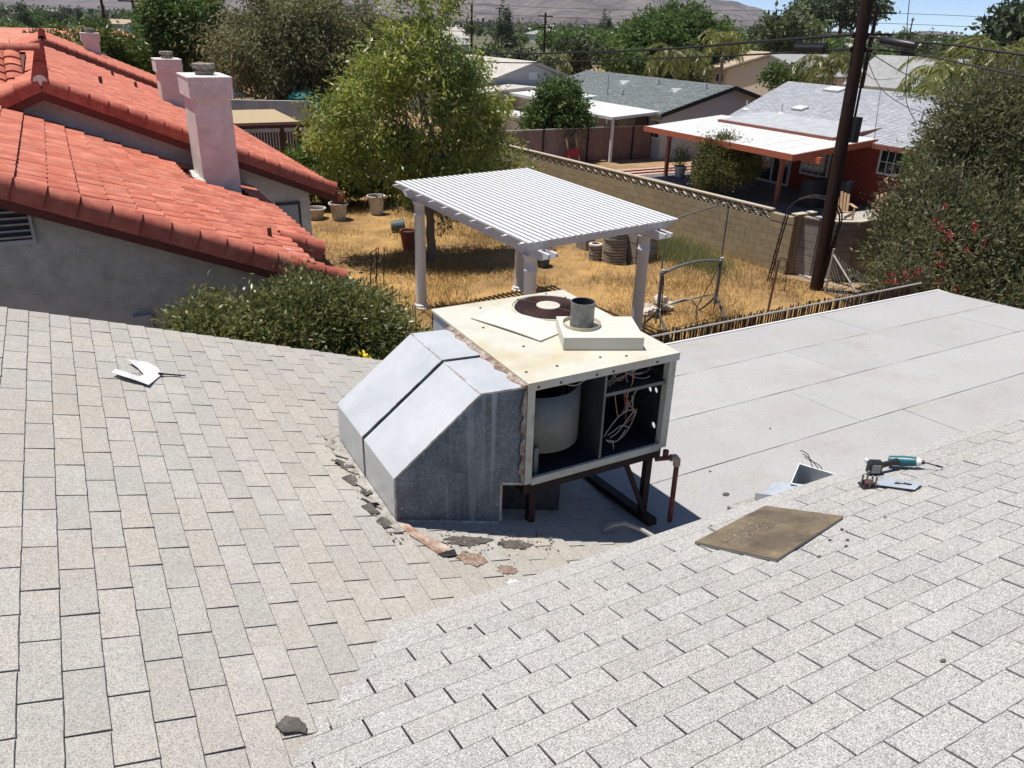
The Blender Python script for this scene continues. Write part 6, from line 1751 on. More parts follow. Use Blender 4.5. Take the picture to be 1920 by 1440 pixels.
for (x, y, sx, sy) in ((29.4, 26.3, .5, .6), (32.3, 27.0, .6, .9)):
    mb = MB(); mb.obox((x, y, zO(x) + .06), (sx, sy, .10), Matrix.Rotation(-math.atan((RZ - EZ) / 6), 3, 'Y')); part('skylight', mb, 'patio_white', rh)
for (x, y) in ((28.5, 28.7), (28.6, 26.6)):
    mb = MB(); mb.tube([(x, y, zO(x)), (x, y, zO(x) + .42)], .035, 6); part('vent_pipe', mb, 'patio_white', rh)
    mb = MB(); mb.lathe([(.2, 0), (.06, .10), (0, .10)], 10, (x, y, zO(x))); part('pipe_flashing', mb, 'patio_white', rh)
mb = MB(); mb.tube([(28.6, 19.65, zO(28.6)), (28.6, 19.65, zO(28.6) + .85)], .035, 7); part('mast', mb, 'rail_grey', rh)
# patio cover
pc = part('patio_cover', MB().hexa([(22.85, 20.4, -4.10), (27.3, 20.4, -3.72), (27.3, 29.0, -3.72), (22.85, 29.0, -4.10)], [(22.85, 20.4, -4.03), (27.3, 20.4, -3.65), (27.3, 29.0, -3.65), (22.85, 29.0, -4.03)]), 'patio_white', rh)
for k in range(9):
    y0, y1 = 20.42 + .955 * k, 20.42 + .955 * (k + 1) - .02
    mb = MB(); mb.hexa([(22.87, y0, -4.028), (27.28, y0, -3.651), (27.28, y1, -3.651), (22.87, y1, -4.028)], [(22.87, y0, -4.012), (27.28, y0, -3.635), (27.28, y1, -3.635), (22.87, y1, -4.012)]); part('roof_panel', mb, 'patio_white', pc)
mb = MB(); mb.box(22.80, 20.35, -4.22, 22.848, 29.05, -4.0); mb.hexa([(22.85, 20.35, -4.24), (27.3, 20.35, -3.86), (27.3, 20.39, -3.86), (22.85, 20.39, -4.24)], [(22.85, 20.35, -4.02), (27.3, 20.35, -3.64), (27.3, 20.39, -3.64), (22.85, 20.39, -4.02)]); part('fascia', mb, 'trim_orange', pc)
mb = MB(); mb.box(23.98, 20.1, -4.36, 24.12, 29.0, -4.14); part('header', mb, 'trim_orange', pc)
for y in (21.9, 25.6, 28.7):
    mb = MB(); mb.box(23.98, y - .07, ZG + .09, 24.12, y + .07, -4.37); post = part('post', mb, 'trim_brown', pc)
    for s in (-1, 1):
        mb = MB(); mb.beam((24.05, y + s * .07, -4.58), (24.05, y + s * .2, -4.40), .08, .06); part('knee_brace', mb, 'trim_brown', post)
# raised panel roof piece over the eave
mb = MB(); mb.hexa([(25.9, 21.3, -3.70), (28.6, 21.3, -3.42), (28.6, 27.6, -3.42), (25.9, 27.6, -3.70)], [(25.9, 21.3, -3.64), (28.6, 21.3, -3.36), (28.6, 27.6, -3.36), (25.9, 27.6, -3.64)]); up_ = part('raised_panel_roof', mb, 'shingle_pale', rh)
mb = MB(); mb.box(25.83, 21.25, -3.80, 25.898, 27.65, -3.65); mb.hexa([(25.9, 21.24, -3.82), (28.6, 21.24, -3.54), (28.6, 21.29, -3.54), (25.9, 21.29, -3.82)], [(25.9, 21.24, -3.65), (28.6, 21.24, -3.37), (28.6, 21.29, -3.37), (25.9, 21.29, -3.65)]); part('fascia', mb, 'trim_brown', up_)
# wooden chairs
def adirondack(label, loc, rz):
    t2 = thing('garden_chair', label, 'chair', loc, rz)
    for k in range(5):
        mb_ = MB(); x = -.22 + .11 * k; hh = .82 - .05 * abs(k - 2)
        mb_.beam((x, .22, .30), (x * 1.15, .52, .30 + hh * .85), .085, .02, (0, -1, .4)); part('back_slat', mb_, 'wood_tan', t2, local=True)
    for k in range(5):
        mb_ = MB(); y = -.30 + .115 * k; mb_.box(-.27, y, .40 - .025 * k, .27, y + .095, .42 - .025 * k); part('seat_slat', mb_, 'wood_tan', t2, local=True)
    for s in (-1, 1):
        mb_ = MB(); mb_.box(s * .33 - .06, -.38, .58, s * .33 + .06, .36, .605); part('armrest', mb_, 'wood_tan', t2, local=True)
        mb_ = MB(); mb_.box(s * .30 - .02, -.34, 0, s * .30 + .02, -.25, .58); part('leg', mb_, 'wood_tan', t2, local=True)
        mb_ = MB(); mb_.beam((s * .27, -.30, .36), (s * .27, .52, .04), .03, .10); part('leg', mb_, 'wood_tan', t2, local=True)
adirondack('light wooden slatted garden chair with arms on white gravel, nearest the oleander', (25.6, 18.3, ZG + .055), -.95)
adirondack('light wooden slatted garden chair half hidden behind the utility pole', (24.3, 18.95, ZG + .055), -.6)
t2 = thing('barbecue_grill', 'covered black barbecue standing under the patio cover edge', 'grill', (25.4, 21.2, ZG + .09))
mb = MB(); mb.hexa([(-.6, -.35, 0), (.6, -.35, 0), (.6, .35, 0), (-.6, .35, 0)], [(-.5, -.28, 1.05), (.5, -.28, 1.05), (.5, .28, 1.05), (-.5, .28, 1.05)]); part('cover', mb, 'tool_black', t2, local=True)
mb = MB(); mb.lathe([(.28, 0), (.29, 1.05), (.24, 1.15), (0, 1.18)], 14, (25.9, 20.3, ZG + .05)); single('drum_bin', mb, 'tool_black', 'black ribbed bin beside the covered barbecue', 'bin', (25.9, 20.3, ZG + .05), smooth=True)
pot('flower_pot', 'grey planter pot with a spiky plant at the patio post', 24.45, 28.2, .28, .5, 'pot_white', z=ZG + .09)
mb = MB(); mb.lathe([(.45, 0), (.5, .5), (.3, .7), (.35, .9), (0, 1.0)], 12, (25.9, 28.4, ZG + .09)); single('covered_seat', mb, 'tool_black', 'black covered seat on the patio beside the planter pot', 'seat', (25.9, 28.4, ZG + .09))
me = crown_mesh('spiky_plant', [((24.45, 28.2, ZG + .9), (.3, .3, .45))], 40, 8, .10, .3, .03, -.6, .2)
single('spiky_plant', me, 'leaf_dark', 'spiky dark plant growing in the planter pot on the patio', 'plant', (24.45, 28.2, ZG + .5))

# slat fence across the gravel yard
sf = thing('slat_fence', 'brown slat fence on posts crossing behind the gravel yard', 'fence', (23, 33.7, ZG))
me = MB().box(-.043, -.012, 0, .043, .012, 1.62).mesh('slat'); setmat(me, 'fence_slat')
for k in range(128):
    x = 16.6 + .095 * k
    piece('slat', me, sf, Matrix.Translation((x, 33.75 - .0 * x, ZG + .04 + rnd.uniform(-.01, .01))))
for x in (16.6, 20.4, 23.0, 25.8, 28.6):
    mb = MB(); mb.box(x - .03, 33.66, ZG, x + .03, 33.73, ZG + 1.7); part('post', mb, 'iron_dark', sf)
mb = MB(); mb.box(16.55, 33.70, ZG + 1.64, 28.7, 33.80, ZG + 1.68); part('rail', mb, 'rail_grey', sf)
gt = thing('slat_gate', 'pale tan slatted gate beside the red house patio', 'gate', (29.3, 30.6, ZG))
for k in range(12):
    mb = MB(); mb.box(28.7 + .1 * k, 30.6, ZG + .05, 28.79 + .1 * k, 30.63, ZG + 1.75); part('slat', mb, 'wall_cream', gt)
for x in (28.6, 29.95):
    mb = MB(); mb.box(x - .05, 30.58, ZG, x + .05, 30.68, ZG + 1.9); part('post', mb, 'white_trim', gt)
wb = thing('wheelbarrow', 'red wheelbarrow stood on end against the slat fence', 'wheelbarrow', (21.9, 33.2, ZG))
mb = MB(); mb.hexa([(21.55, 33.15, ZG + .15), (22.25, 33.15, ZG + .15), (22.25, 33.25, ZG + .75), (21.55, 33.25, ZG + .75)], [(21.62, 33.42, ZG + .2), (22.18, 33.42, ZG + .2), (22.18, 33.46, ZG + .65), (21.62, 33.46, ZG + .65)]); part('tray', mb, 'barrow_red', wb)
for x in (21.62, 22.18):
    mb = MB(); mb.beam((x + .02, 33.15, ZG + .2), (x - .04, 33.5, ZG + 1.25), .05, .05); part('handle', mb, 'barrow_wood', wb)
mb = MB(); mb.tube([(21.9 + .17 * math.cos(a), 33.05, ZG + .18 + .17 * math.sin(a)) for a in [2 * math.pi * i / 16 for i in range(16)]], .035, 6, True); part('wheel', mb, 'tool_black', wb)

# ------------------------------------------------------------------ house with the dark green-grey roof
gh = thing('house', 'grey house with dark green grey shingle roof and a white patio cover', 'house', (31.5, 39, ZG))
ex, ez, rx, rz_ = 26.6, -3.95, 31.4, -2.68
zGr = lambda x: ez + (rz_ - ez) * (x - ex) / (rx - ex) if x <= rx else rz_ - (rz_ - ez) * (x - rx) / (rx - ex)
ya, yz = 32.6, 46.5
mb = MB()
for a, b in ((ex, rx), (rx, 36.2)):
    mb.hexa([(a, ya, zGr(a) - .12), (b, ya, zGr(b) - .12), (b, yz, zGr(b) - .12), (a, yz, zGr(a) - .12)], [(a, ya, zGr(a) - .02), (b, ya, zGr(b) - .02), (b, yz, zGr(b) - .02), (a, yz, zGr(a) - .02)])
roof = part('roof', mb, 'shingle_green', gh)
mb = MB(); nco = 36; q = random.Random(14)
for i in range(nco):
    x0, x1 = ex + (rx - ex) * i / nco, min(rx, ex + (rx - ex) * (i + 1.2) / nco)
    y = ya + (.22 if i % 2 else 0)
    while y < yz:
        y1 = min(y + .44, yz); h0 = .014 + q.uniform(0, .012)
        mb.hexa([(x0, y + .006, zGr(x0) - .02), (x1, y + .006, zGr(x1) - .02), (x1, y1 - .006, zGr(x1) - .02), (x0, y1 - .006, zGr(x0) - .02)], [(x0, y + .006, zGr(x0) + h0), (x1, y + .006, zGr(x1) - .004), (x1, y1 - .006, zGr(x1) - .004), (x0, y1 - .006, zGr(x0) + h0)])
        y += .44
part('shingle_field', mb, 'shingle_green', roof, kind='stuff')
mb = MB(); pr = [(27.1, ZG), (35.7, ZG), (35.7, zGr(35.7) - .13), (rx, rz_ - .13), (27.1, zGr(27.1) - .13)]
mb.hexa([(x, ya + .45, z) for x, z in pr], [(x, yz - .4, z) for x, z in pr]); part('wall', mb, 'wall_grey', gh)
mb = MB()
for a, b in ((ex, rx), (rx, 36.2)): mb.hexa([(a, ya - .03, zGr(a) - .2), (b, ya - .03, zGr(b) - .2), (b, ya, zGr(b) - .2), (a, ya, zGr(a) - .2)], [(a, ya - .03, zGr(a) + .015), (b, ya - .03, zGr(b) + .015), (b, ya, zGr(b) + .015), (a, ya, zGr(a) + .015)])
part('rake_board', mb, 'tool_black', gh)
vt = part('gable_vent', MB().box(31.1, ya + .40, -3.45, 31.6, ya + .448, -3.05), 'white_trim', gh)
for k in range(4):
    mb = MB(); mb.box(31.13, ya + .37, -3.42 + .09 * k, 31.57, ya + .40, -3.37 + .09 * k); part('louver', mb, 'wall_grey', vt)
for (x, y) in ((29.6, 40.4), (29.4, 35.4)):
    dv_ = part('dormer_vent', MB().hexa([(x, y - .28, zGr(x)), (x + .8, y, zGr(x + .8)), (x, y + .28, zGr(x))], [(x, y - .04, zGr(x) + .24), (x + .7, y, zGr(x + .8) + .03), (x, y + .04, zGr(x) + .24)]), 'patio_white', gh)
for (x, y) in ((30.4, 37.8), (30.5, 33.9), (28.2, 38.2)):
    mb = MB(); mb.tube([(x, y, zGr(x)), (x, y, zGr(x) + .30)], .09, 8); part('vent_pipe', mb, 'patio_white', gh)
mb = MB(); mb.tube([(27.9, 39.2, zGr(27.9)), (27.9, 39.2, zGr(27.9) + 1.1)], .035, 6); part('mast', mb, 'rail_grey', gh)
pc = part('patio_cover', MB().hexa([(23.9, 33.0, -4.22), (26.9, 33.0, -4.0), (26.9, 39.5, -4.0), (23.9, 39.5, -4.22)], [(23.9, 33.0, -4.08), (26.9, 33.0, -3.87), (26.9, 39.5, -3.87), (23.9, 39.5, -4.08)]), 'patio_white', gh)
for y in (33.3, 35.2, 37.1, 39.2):
    mb = MB(); mb.box(24.1, y - .06, ZG, 24.22, y + .06, -4.21); part('post', mb, 'white_trim', pc)
mb = MB(); mb.tube([(24.0, 33.6, -4.25), (24.2, 33.9, -4.5), (24.9, 35.2, -4.9), (25.0, 35.3, -6.2)], .05, 6); part('downspout', mb, 'white_trim', pc)
mb = MB(); mb.box(27.0, 34.2, ZG, 27.09, 35.2, -4.3); part('door', mb, 'tool_black', gh)
window(gh, 27.1, 36.0, 37.4, -5.3, -4.4)
window(gh, 27.1, 32.9 + .3, 33.6 + .3, -5.2, -4.4, 2, 2)
# lower white-roofed wing
mb = MB(); mb.hexa([(24.6, 39.6, -4.05), (29.0, 39.6, -3.75), (29.0, 46, -3.75), (24.6, 46, -4.05)], [(24.6, 39.6, -3.90), (29.0, 39.6, -3.58), (29.0, 46, -3.58), (24.6, 46, -3.90)]); part('wing_roof', mb, 'patio_white', gh)
mb = MB(); mb.box(25.2, 40.0, ZG, 28.5, 45.7, -4.06); part('wing_wall', mb, 'wall_beige', gh)
mb = MB(); mb.box(23.6, 41.5, ZG, 25.19, 44.5, -5.0); part('shed_wall', mb, 'wall_grey', gh)
mb = MB(); mb.box(23.3, 41.3, -5.0, 25.19, 44.7, -4.9); part('shed_roof', mb, 'patio_white', gh)
mb = MB(); mb.box(19.6, 38.0, ZG, 23.4, 43.0, ZG + .06); struct('terrace', mb, 'brick_path')

# ------------------------------------------------------------------ house builder for the rest
def gable_house(label, x, y, w, l, eave, rise, rot, wallm, roofm, group=None, ov=.45, wins=True, chim=False):
    t2 = thing('house', label, 'house', (x, y, ZG), rot, group)
    hw, hl = w / 2, l / 2
    mb_ = MB()
    for s in (-1, 1):
        a, b = (0, rise + eave), (s * (hw + ov), eave - rise * ov / hw)
        mb_.hexa([(a[0], -hl - ov, a[1] - .1), (b[0], -hl - ov, b[1] - .1), (b[0], hl + ov, b[1] - .1), (a[0], hl + ov, a[1] - .1)], [(a[0], -hl - ov, a[1] + .06), (b[0], -hl - ov, b[1] + .06), (b[0], hl + ov, b[1] + .06), (a[0], hl + ov, a[1] + .06)])
    part('roof', mb_, roofm, t2, local=True)
    pr_ = [(-hw, 0), (hw, 0), (hw, eave - .12), (0, eave + rise - .12), (-hw, eave - .12)]
    mb_ = MB(); mb_.hexa([(p[0], -hl, p[1]) for p in pr_], [(p[0], hl, p[1]) for p in pr_]); part('wall', mb_, wallm, t2, local=True)
    if wins:
        for k in range(max(2, int(l / 4))):
            yy = -hl + (k + .5) * l / max(2, int(l / 4))
            for s in (-1, 1):
                mb_ = MB(); mb_.box(min(s * hw, s * (hw + .05)), yy - .6, 1.0, max(s * hw, s * (hw + .05)), yy + .6, 2.0); o_ = part('window', mb_, 'white_trim', t2, local=True)
                mb_ = MB(); mb_.box(min(s * (hw + .05), s * (hw + .06)), yy - .5, 1.1, max(s * (hw + .05), s * (hw + .06)), yy + .5, 1.9); part('pane', mb_, 'glass_dark', o_, local=True)
        for s in (-1, 1):
            mb_ = MB(); mb_.box(-.35, min(s * hl, s * (hl + .05)), eave + rise * .25, .35, max(s * hl, s * (hl + .05)), eave + rise * .6); part('gable_vent', mb_, 'white_trim', t2, local=True)
    if chim:
        mb_ = MB(); mb_.box(hw * .4, -.4, eave, hw * .4 + .8, .4, eave + rise + .7); part('chimney', mb_, wallm, t2, local=True)
    return t2
gable_house('beige roofed white house with a vented gable behind the dark roofed one', 28.0, 53.5, 9, 11, 2.55, 1.45, 0, 'wall_grey', 'roof_beige')
gable_house('low beige roofed wing attached before the vented gable house', 26.0, 47.8, 8, 4.6, 2.30, .35, 0, 'wall_beige', 'roof_beige', ov=.5)
gable_house('yellow house with tan brown roof beyond the palms', 68.5, 72, 9, 9, 2.7, 1.5, .1, 'wall_yellow', 'roof_tan')
gable_house('cream house with long grey roof between tan roof and utility pole', 67.5, 61, 12, 9, 2.6, 1.6, math.pi / 2, 'wall_cream', 'roof_grey')
gable_house('yellow gabled house with grey roof right of the utility pole', 62, 41, 8, 12, 2.7, 2.0, .15, 'wall_yellow', 'roof_grey')
gable_house('long grey roofed house past the yellow gable', 74, 40, 11, 16, 2.8, 2.0, math.pi / 2, 'wall_cream', 'roof_grey')
# red tile roofs beyond the tile houses
k_ = 'red tile roofed house far down the row'
for (x, y, w, l, rot) in ((-9, 80, 9, 12, 1.57), (6, 92, 9, 10, 1.57), (10.5, 76, 7, 7, 0), (-3, 98, 11, 14, 1.57), (14, 100, 10, 12, 1.2), (-16, 84, 10, 14, 1.57), (26, 118, 10, 12, .4), (2, 124, 11, 14, 1.57)):
    gable_house(k_, x, y, w, l, 2.5, 1.5, rot, 'stucco_pink', 'tile_far', 'red tile houses down the row', chim=(x > 10))
r10 = random.Random(77)
occ = []
k_ = 'low pale house far off among the trees'
cnt = 0
while cnt < 46:
    az = math.radians(r10.uniform(4, 60)); d = 85 + 420 * r10.random() ** 1.5
    x, y = d * math.sin(az), d * math.cos(az)
    if any(abs(x - a) < 16 and abs(y - b) < 16 for a, b in occ): continue
    if x < 30 and y < 135: continue
    if 45 < x < 90 and 30 < y < 85: continue
    occ.append((x, y)); cnt += 1
    gable_house(k_, x, y, r10.uniform(8, 11), r10.uniform(10, 15), 2.6, r10.uniform(1.2, 1.8), r10.choice([0, 1.57]) + r10.uniform(-.15, .15), r10.choice(['wall_cream', 'wall_grey', 'wall_beige']), r10.choice(['roof_beige', 'roof_grey', 'patio_white', 'roof_tan', 'patio_white']), 'pale houses far off', wins=d < 200)
# pale block wall, tan canopy and tarp beyond the chimney
bwl = thing('garden_wall', 'pale grey plastered wall behind the tan canopy', 'wall', (9, 38, ZG))
mb = MB(); pr = [(6.0, ZG), (11.0, ZG), (11.0, -4.3), (10.3, -3.55), (6.0, -3.4)]; mb.hexa([(x, 38.0, z) for x, z in pr], [(x, 38.25, z) for x, z in pr]); part('wall_panel', mb, 'stucco_grey', bwl)
mb = MB(); mb.box(10.2, 37.95, -5.3, 10.7, 37.998, -5.0); part('brick_inset', mb, 'brick_path', bwl)
mb = MB(); mb.lathe([(0.9, 0), (.8, 2.8), (.5, 3.05), (0, 3.15)], 10, (10.4, 39.5, ZG)); single('tarp_heap', mb, 'tarp_green', 'green tarp covered heap behind the pale plastered wall', 'tarp', (10.4, 39.5, ZG))
gz = thing('canopy', 'tan fabric canopy on dark brown timber posts behind the chimney', 'canopy', (6.5, 31.5, ZG))
mb = MB(); mb.hexa([(4.6, 30.4, -3.62), (7.75, 30.4, -3.62), (7.5, 33.2, -3.45), (4.6, 33.2, -3.45)], [(4.6, 30.4, -3.54), (7.75, 30.4, -3.54), (7.5, 33.2, -3.37), (4.6, 33.2, -3.37)]); part('cloth', mb, 'canvas_tan', gz)
mb = MB(); mb.beam((4.5, 30.4, -3.68), (8.1, 30.4, -3.68), .12, .13); part('beam', mb, 'timber_brown', gz)
for x in (4.8, 7.7):
    for y in (30.4, 33.0):
        mb = MB(); mb.box(x - .07, y - .07, ZG, x + .07, y + .07, -3.62); part('post', mb, 'timber_brown', gz)
for k in range(26):
    mb = MB(); mb.box(4.9 + .105 * k, 30.52, ZG + .3, 4.96 + .105 * k, 30.545, -3.9); part('screen_slat', mb, 'timber_brown', gz)

# ------------------------------------------------------------------ far poles and street lamps
def far_pole(label, x, y, h, arms=2, rot=0.0):
    t2 = thing('utility_pole', label, 'utility pole', (x, y, ZG), rot)
    mb_ = MB(); mb_.tube([(0, 0, 0), (0, 0, h)], [.17, .12], 8); part('shaft', mb_, 'pole_wood', t2, local=True)
    for k in range(arms):
        mb_ = MB(); mb_.beam((-1.3, 0, h - .4 - 1.3 * k), (1.3, 0, h - .4 - 1.3 * k), .11, .13); part('crossarm', mb_, 'pole_wood', t2, local=True)
    return t2
far_pole('dark utility pole with two crossarms among red roofs', 8.0, 90, 8.9, 2, .2)
far_pole('plain dark pole near the crossarm pole among red roofs', 5.6, 95, 9.6, 0)
far_pole('thin pole with crossarms standing over far pale houses', 54, 90, 7.6, 2, .3)
far_pole('slim pole beside the willow tree top, without crossarms', 45, 92, 8.2, 0)
far_pole('dark pole with crossarms behind the leaning pole', 48.3, 38.2, 8.0, 2, -.5)
far_pole('distant pole with one crossarm left of the willow', 40, 150, 8.5, 1, .2)
for k, (x, y) in enumerate(((30, 190), (90, 170), (130, 150), (150, 110), (70, 220))):
    t2 = far_pole('slender far pole rising over the distant trees', x, y, 9.5, 1, .3 * k); t2['group'] = 'far poles over the trees'
for k in range(3):
    z0 = -6.3 + 7.4 - .62 * k
    cable('power_line', ['highest', 'middle', 'lowest'][k] + ' of the three thin power lines strung past the crossarm pole into the sky', [(20, 70, z0 + .6), (34, 54, z0), (48.3, 38.2, z0 + .2), (70, 24, z0 - .1), (95, 5, z0 + .4)], .016, 'cable_black', None, 'power line')
# ------------------------------------------------------------------ trees and shrubs close by
# willow leaved tree behind the pergola
base = (8.62, 20.2, ZG)
wb_ = [((8.76, 20.60, -2.30), (1.35, 1.35, 1.52)), ((7.32, 20.80, -2.20), (1.17, 1.08, 1.23)), ((6.33, 21.20, -2.50), (0.77, 0.81, 0.85)), ((9.84, 20.40, -2.10), (0.99, 0.99, 1.14)), ((8.67, 20.60, -0.80), (1.08, 1.08, 1.04)), ((7.68, 20.60, -1.00), (0.81, 0.81, 0.76)),
       ((9.66, 20.60, -1.00), (0.81, 0.81, 0.76)), ((9.03, 20.40, 0.40), (0.54, 0.54, 0.95)), ((8.22, 20.50, 0.20), (0.45, 0.45, 0.66)), ((10.56, 20.60, -2.00), (0.54, 0.54, 0.57)), ((10.74, 20.60, -3.20), (0.72, 0.63, 0.47)), ((7.95, 20.60, -3.60), (1.26, 1.08, 0.76)),
       ((9.66, 20.30, -3.50), (0.99, 0.90, 0.76)), ((11.46, 20.20, -4.00), (0.72, 0.54, 0.33)), ((6.60, 21.00, -3.50), (0.72, 0.72, 0.66)), ((9.21, 19.40, -4.10), (0.63, 0.45, 0.33)), ((10.02, 19.30, -4.15), (0.81, 0.36, 0.19))]
C, O = crown_points(wb_, 420, 72, .20, .5)
D = O * .45 + rng.normal(size=C.shape) * .55 + np.array([0, 0, -.42])
V = np.concatenate([leaf_verts(C[::2], D[::2], .21, .060), leaf_verts(C[1::2], D[1::2], .14, .045)])
willow = tree('willow_tree', 'bright green narrow leaved tree drooping over the pergola', 'tree', base, 1.9, .14, wb_, np_mesh('crown', V, 4), 'leaf_willow', 'bark_pale', nl=17)
# sprig hanging under the pergola
me = crown_mesh('crown_low', [((9.05, 19.8, -4.9), (.5, .4, .5))], 16, 26, .12, .15, .035, .9, .2)
part('low_sprig', me, 'leaf_dark', willow, kind='stuff')
# hedge by our roof
hb2 = [((1.05, 9.2, -3.77), (.55, .8, .75)), ((1.75, 9.2, -3.82), (.7, .9, .75)), ((2.35, 9.45, -3.67), (.7, .85, .72)), ((2.95, 9.4, -3.87), (.65, .85, .70)), ((3.45, 9.2, -4.32), (.55, .9, .60)), ((2.2, 8.5, -4.32), (1.3, .8, .7)), ((3.1, 8.5, -4.57), (.8, .8, .65)), ((3.7, 8.8, -4.82), (.5, .7, .5)), ((1.2, 8.6, -4.22), (.9, .7, .7)), ((3.35, 10.2, -3.97), (.5, .5, .5)), ((.45, 8.8, -4.22), (.5, .6, .5)), ((2.4, 9.0, -5.42), (1.8, 1.0, .9))]
C, O = crown_points(hb2, 2600, 40, .10, .5)
k = (C[:, 1] < 10.75) & (C[:, 0] > .05); C, O = C[k], O[k]
D = O * .8 + rng.normal(size=C.shape) * .6 + np.array([0, 0, .1])
hg = thing('shrub', 'dense dark green shrub with a few yellow flowers between the two houses', 'shrub', (2.3, 9.1, ZG))
part('foliage', np_mesh('foliage', leaf_verts(C, D, .088, .032), 4), 'leaf_hedge', hg)
mb = MB()
for k in range(14):
    b = hb2[k % len(hb2)]
    pts_, rs = limb((2.2 + rnd.uniform(-.5, .5), 9.1 + rnd.uniform(-.3, .3), ZG), b[0], .035, .01, 6, .06); mb.tube(pts_, rs, 6)
part('stem', mb, 'bark', hg, smooth=True)
for k, (x, y, z) in enumerate(((2.62, 8.2, -3.62), (2.15, 7.55, -3.62))):
    me = crown_mesh('flower', [((x, y, z), (.05, .05, .04))], 6, 5, .02, .05, .04, -.3, .2); part('flower', me, 'flower_yellow', hg)
# oleander mass at the right
ob = [((17.8, 11.3, -4.6), (1.1, 1.3, 1.3)), ((18.7, 11.8, -3.9), (1.1, 1.2, 1.0)), ((20.6, 12.0, -2.8), (1.6, 1.7, 1.6)), ((21.6, 11.8, -2.8), (2.0, 1.8, 1.8)), ((18.8, 10.6, -4.6), (1.8, 1.6, 1.5)), ((20.6, 10.4, -4.4), (2.0, 1.7, 1.6)), ((22.6, 10.8, -4.2), (2.2, 1.8, 1.8)), ((17.2, 11.0, -5.5), (.9, 1.0, .7)), ((18.2, 9.6, -5.4), (1.7, 1.2, .9)), ((20.4, 9.2, -5.4), (1.9, 1.2, .9)), ((20.4, 12.6, -2.0), (1.1, 1.1, .8)), ((21.6, 12.4, -1.6), (1.4, 1.2, .9)), ((23.4, 11.6, -2.2), (1.6, 1.6, 1.5))]
C, O = crown_points(ob, 3600, 40, .22, .5)
k = C[:, 2] > ZG + .05; C, O = C[k], O[k]
D = O * .8 + rng.normal(size=C.shape) * .6 + np.array([0, 0, .25])
ol = thing('oleander', 'huge dark grey green shrub mass beyond the flat roof corner', 'shrub', (19.5, 11.2, ZG))
part('foliage', np_mesh('foliage', leaf_verts(C, D, .16, .045), 4), 'leaf_oleander', ol)
mb = MB()
for k in range(26):
    b = ob[k % len(ob)]; q = Vector(b[0]) + Vector((rnd.uniform(-1, 1), rnd.uniform(-1, 1), rnd.uniform(-.3, .8))) * b[1][0] * .6
    pts_, rs = limb((b[0][0] + rnd.uniform(-.6, .6), 11.0 + rnd.uniform(-.6, .6), ZG), q, .05, .012, 6, .06); mb.tube(pts_, rs, 6)
part('stem', mb, 'bark_pale', ol, smooth=True)
ro = thing('flowering_oleander', 'oleander branches with clusters of red flowers before the dark shrub mass', 'shrub', (16.6, 10.2, ZG))
rb2 = [((16.5, 10.3, -4.3), (.9, .9, .9)), ((15.9, 10.5, -4.7), (.8, .7, .7)), ((17.1, 10.2, -4.5), (.8, .8, .9)), ((16.4, 10.4, -5.3), (1.2, .8, .7))]
C, O = crown_points(rb2, 150, 22, .16, .5)
D = O * .9 + rng.normal(size=C.shape) * .5 + np.array([0, 0, .3])
part('foliage', np_mesh('foliage', leaf_verts(C, D, .14, .030), 4), 'leaf_oleander', ro)
mb = MB()
for k in range(10):
    q = Vector(rb2[k % 4][0]) + Vector((rnd.uniform(-.5, .5), rnd.uniform(-.5, .5), rnd.uniform(0, .7)))
    pts_, rs = limb((16.5 + rnd.uniform(-.4, .4), 10.4 + rnd.uniform(-.3, .3), ZG), q, .03, .008, 5, .05); mb.tube(pts_, rs, 6)
part('stem', mb, 'bark_pale', ro, smooth=True)
q5 = random.Random(31)
for k in range(26):
    b = rb2[k % 4]
    d = Vector((q5.uniform(-1, .3), q5.uniform(-1, .1), q5.uniform(-.4, 1))).normalized()
    c = Vector(b[0]) + Vector((d.x * b[1][0], d.y * b[1][1], d.z * b[1][2])) * q5.uniform(.95, 1.12)
    me = crown_mesh('flower_cluster', [(tuple(c), (.05, .05, .04))], 4, 5, .022, .05, .04, -.3, .3); part('flower_cluster', me, 'flower_red', ro, kind='stuff')
# bright bush in front of the red house window
bb = [((23.9, 15.6, -3.75), (.75, .75, .75)), ((24.8, 15.6, -3.65), (.8, .8, .8)), ((24.4, 15.5, -4.8), (.8, .8, .9))]
C, O = crown_points(bb, 420, 30, .15, .6); D = O + rng.normal(size=C.shape) * .5
t2 = tree('leafy_bush', 'bright green leafy bush before the window of the red house', 'bush', (24.3, 15.6, ZG), .6, .08, bb, np_mesh('crown', leaf_verts(C, D, .14, .075), 4), 'leaf_citrus')
# shrub at the patio
bb = [((23.3, 24.0, -4.95), (1.05, 1.0, .85)), ((23.0, 24.6, -4.6), (.7, .7, .65)), ((23.6, 23.4, -4.75), (.75, .75, .7)), ((23.2, 24.1, -4.15), (.45, .5, .45)), ((23.0, 24.9, -5.5), (.5, .6, .5))]
C, O = crown_points(bb, 560, 34, .13, .45); D = O + rng.normal(size=C.shape) * .6
tree('patio_shrub', 'rounded olive green shrub with reddish tips in front of the orange patio cover', 'shrub', (23.2, 24.1, ZG), .8, .06, bb, np_mesh('crown', leaf_verts(C, D, .10, .045), 4), 'leaf_bush')
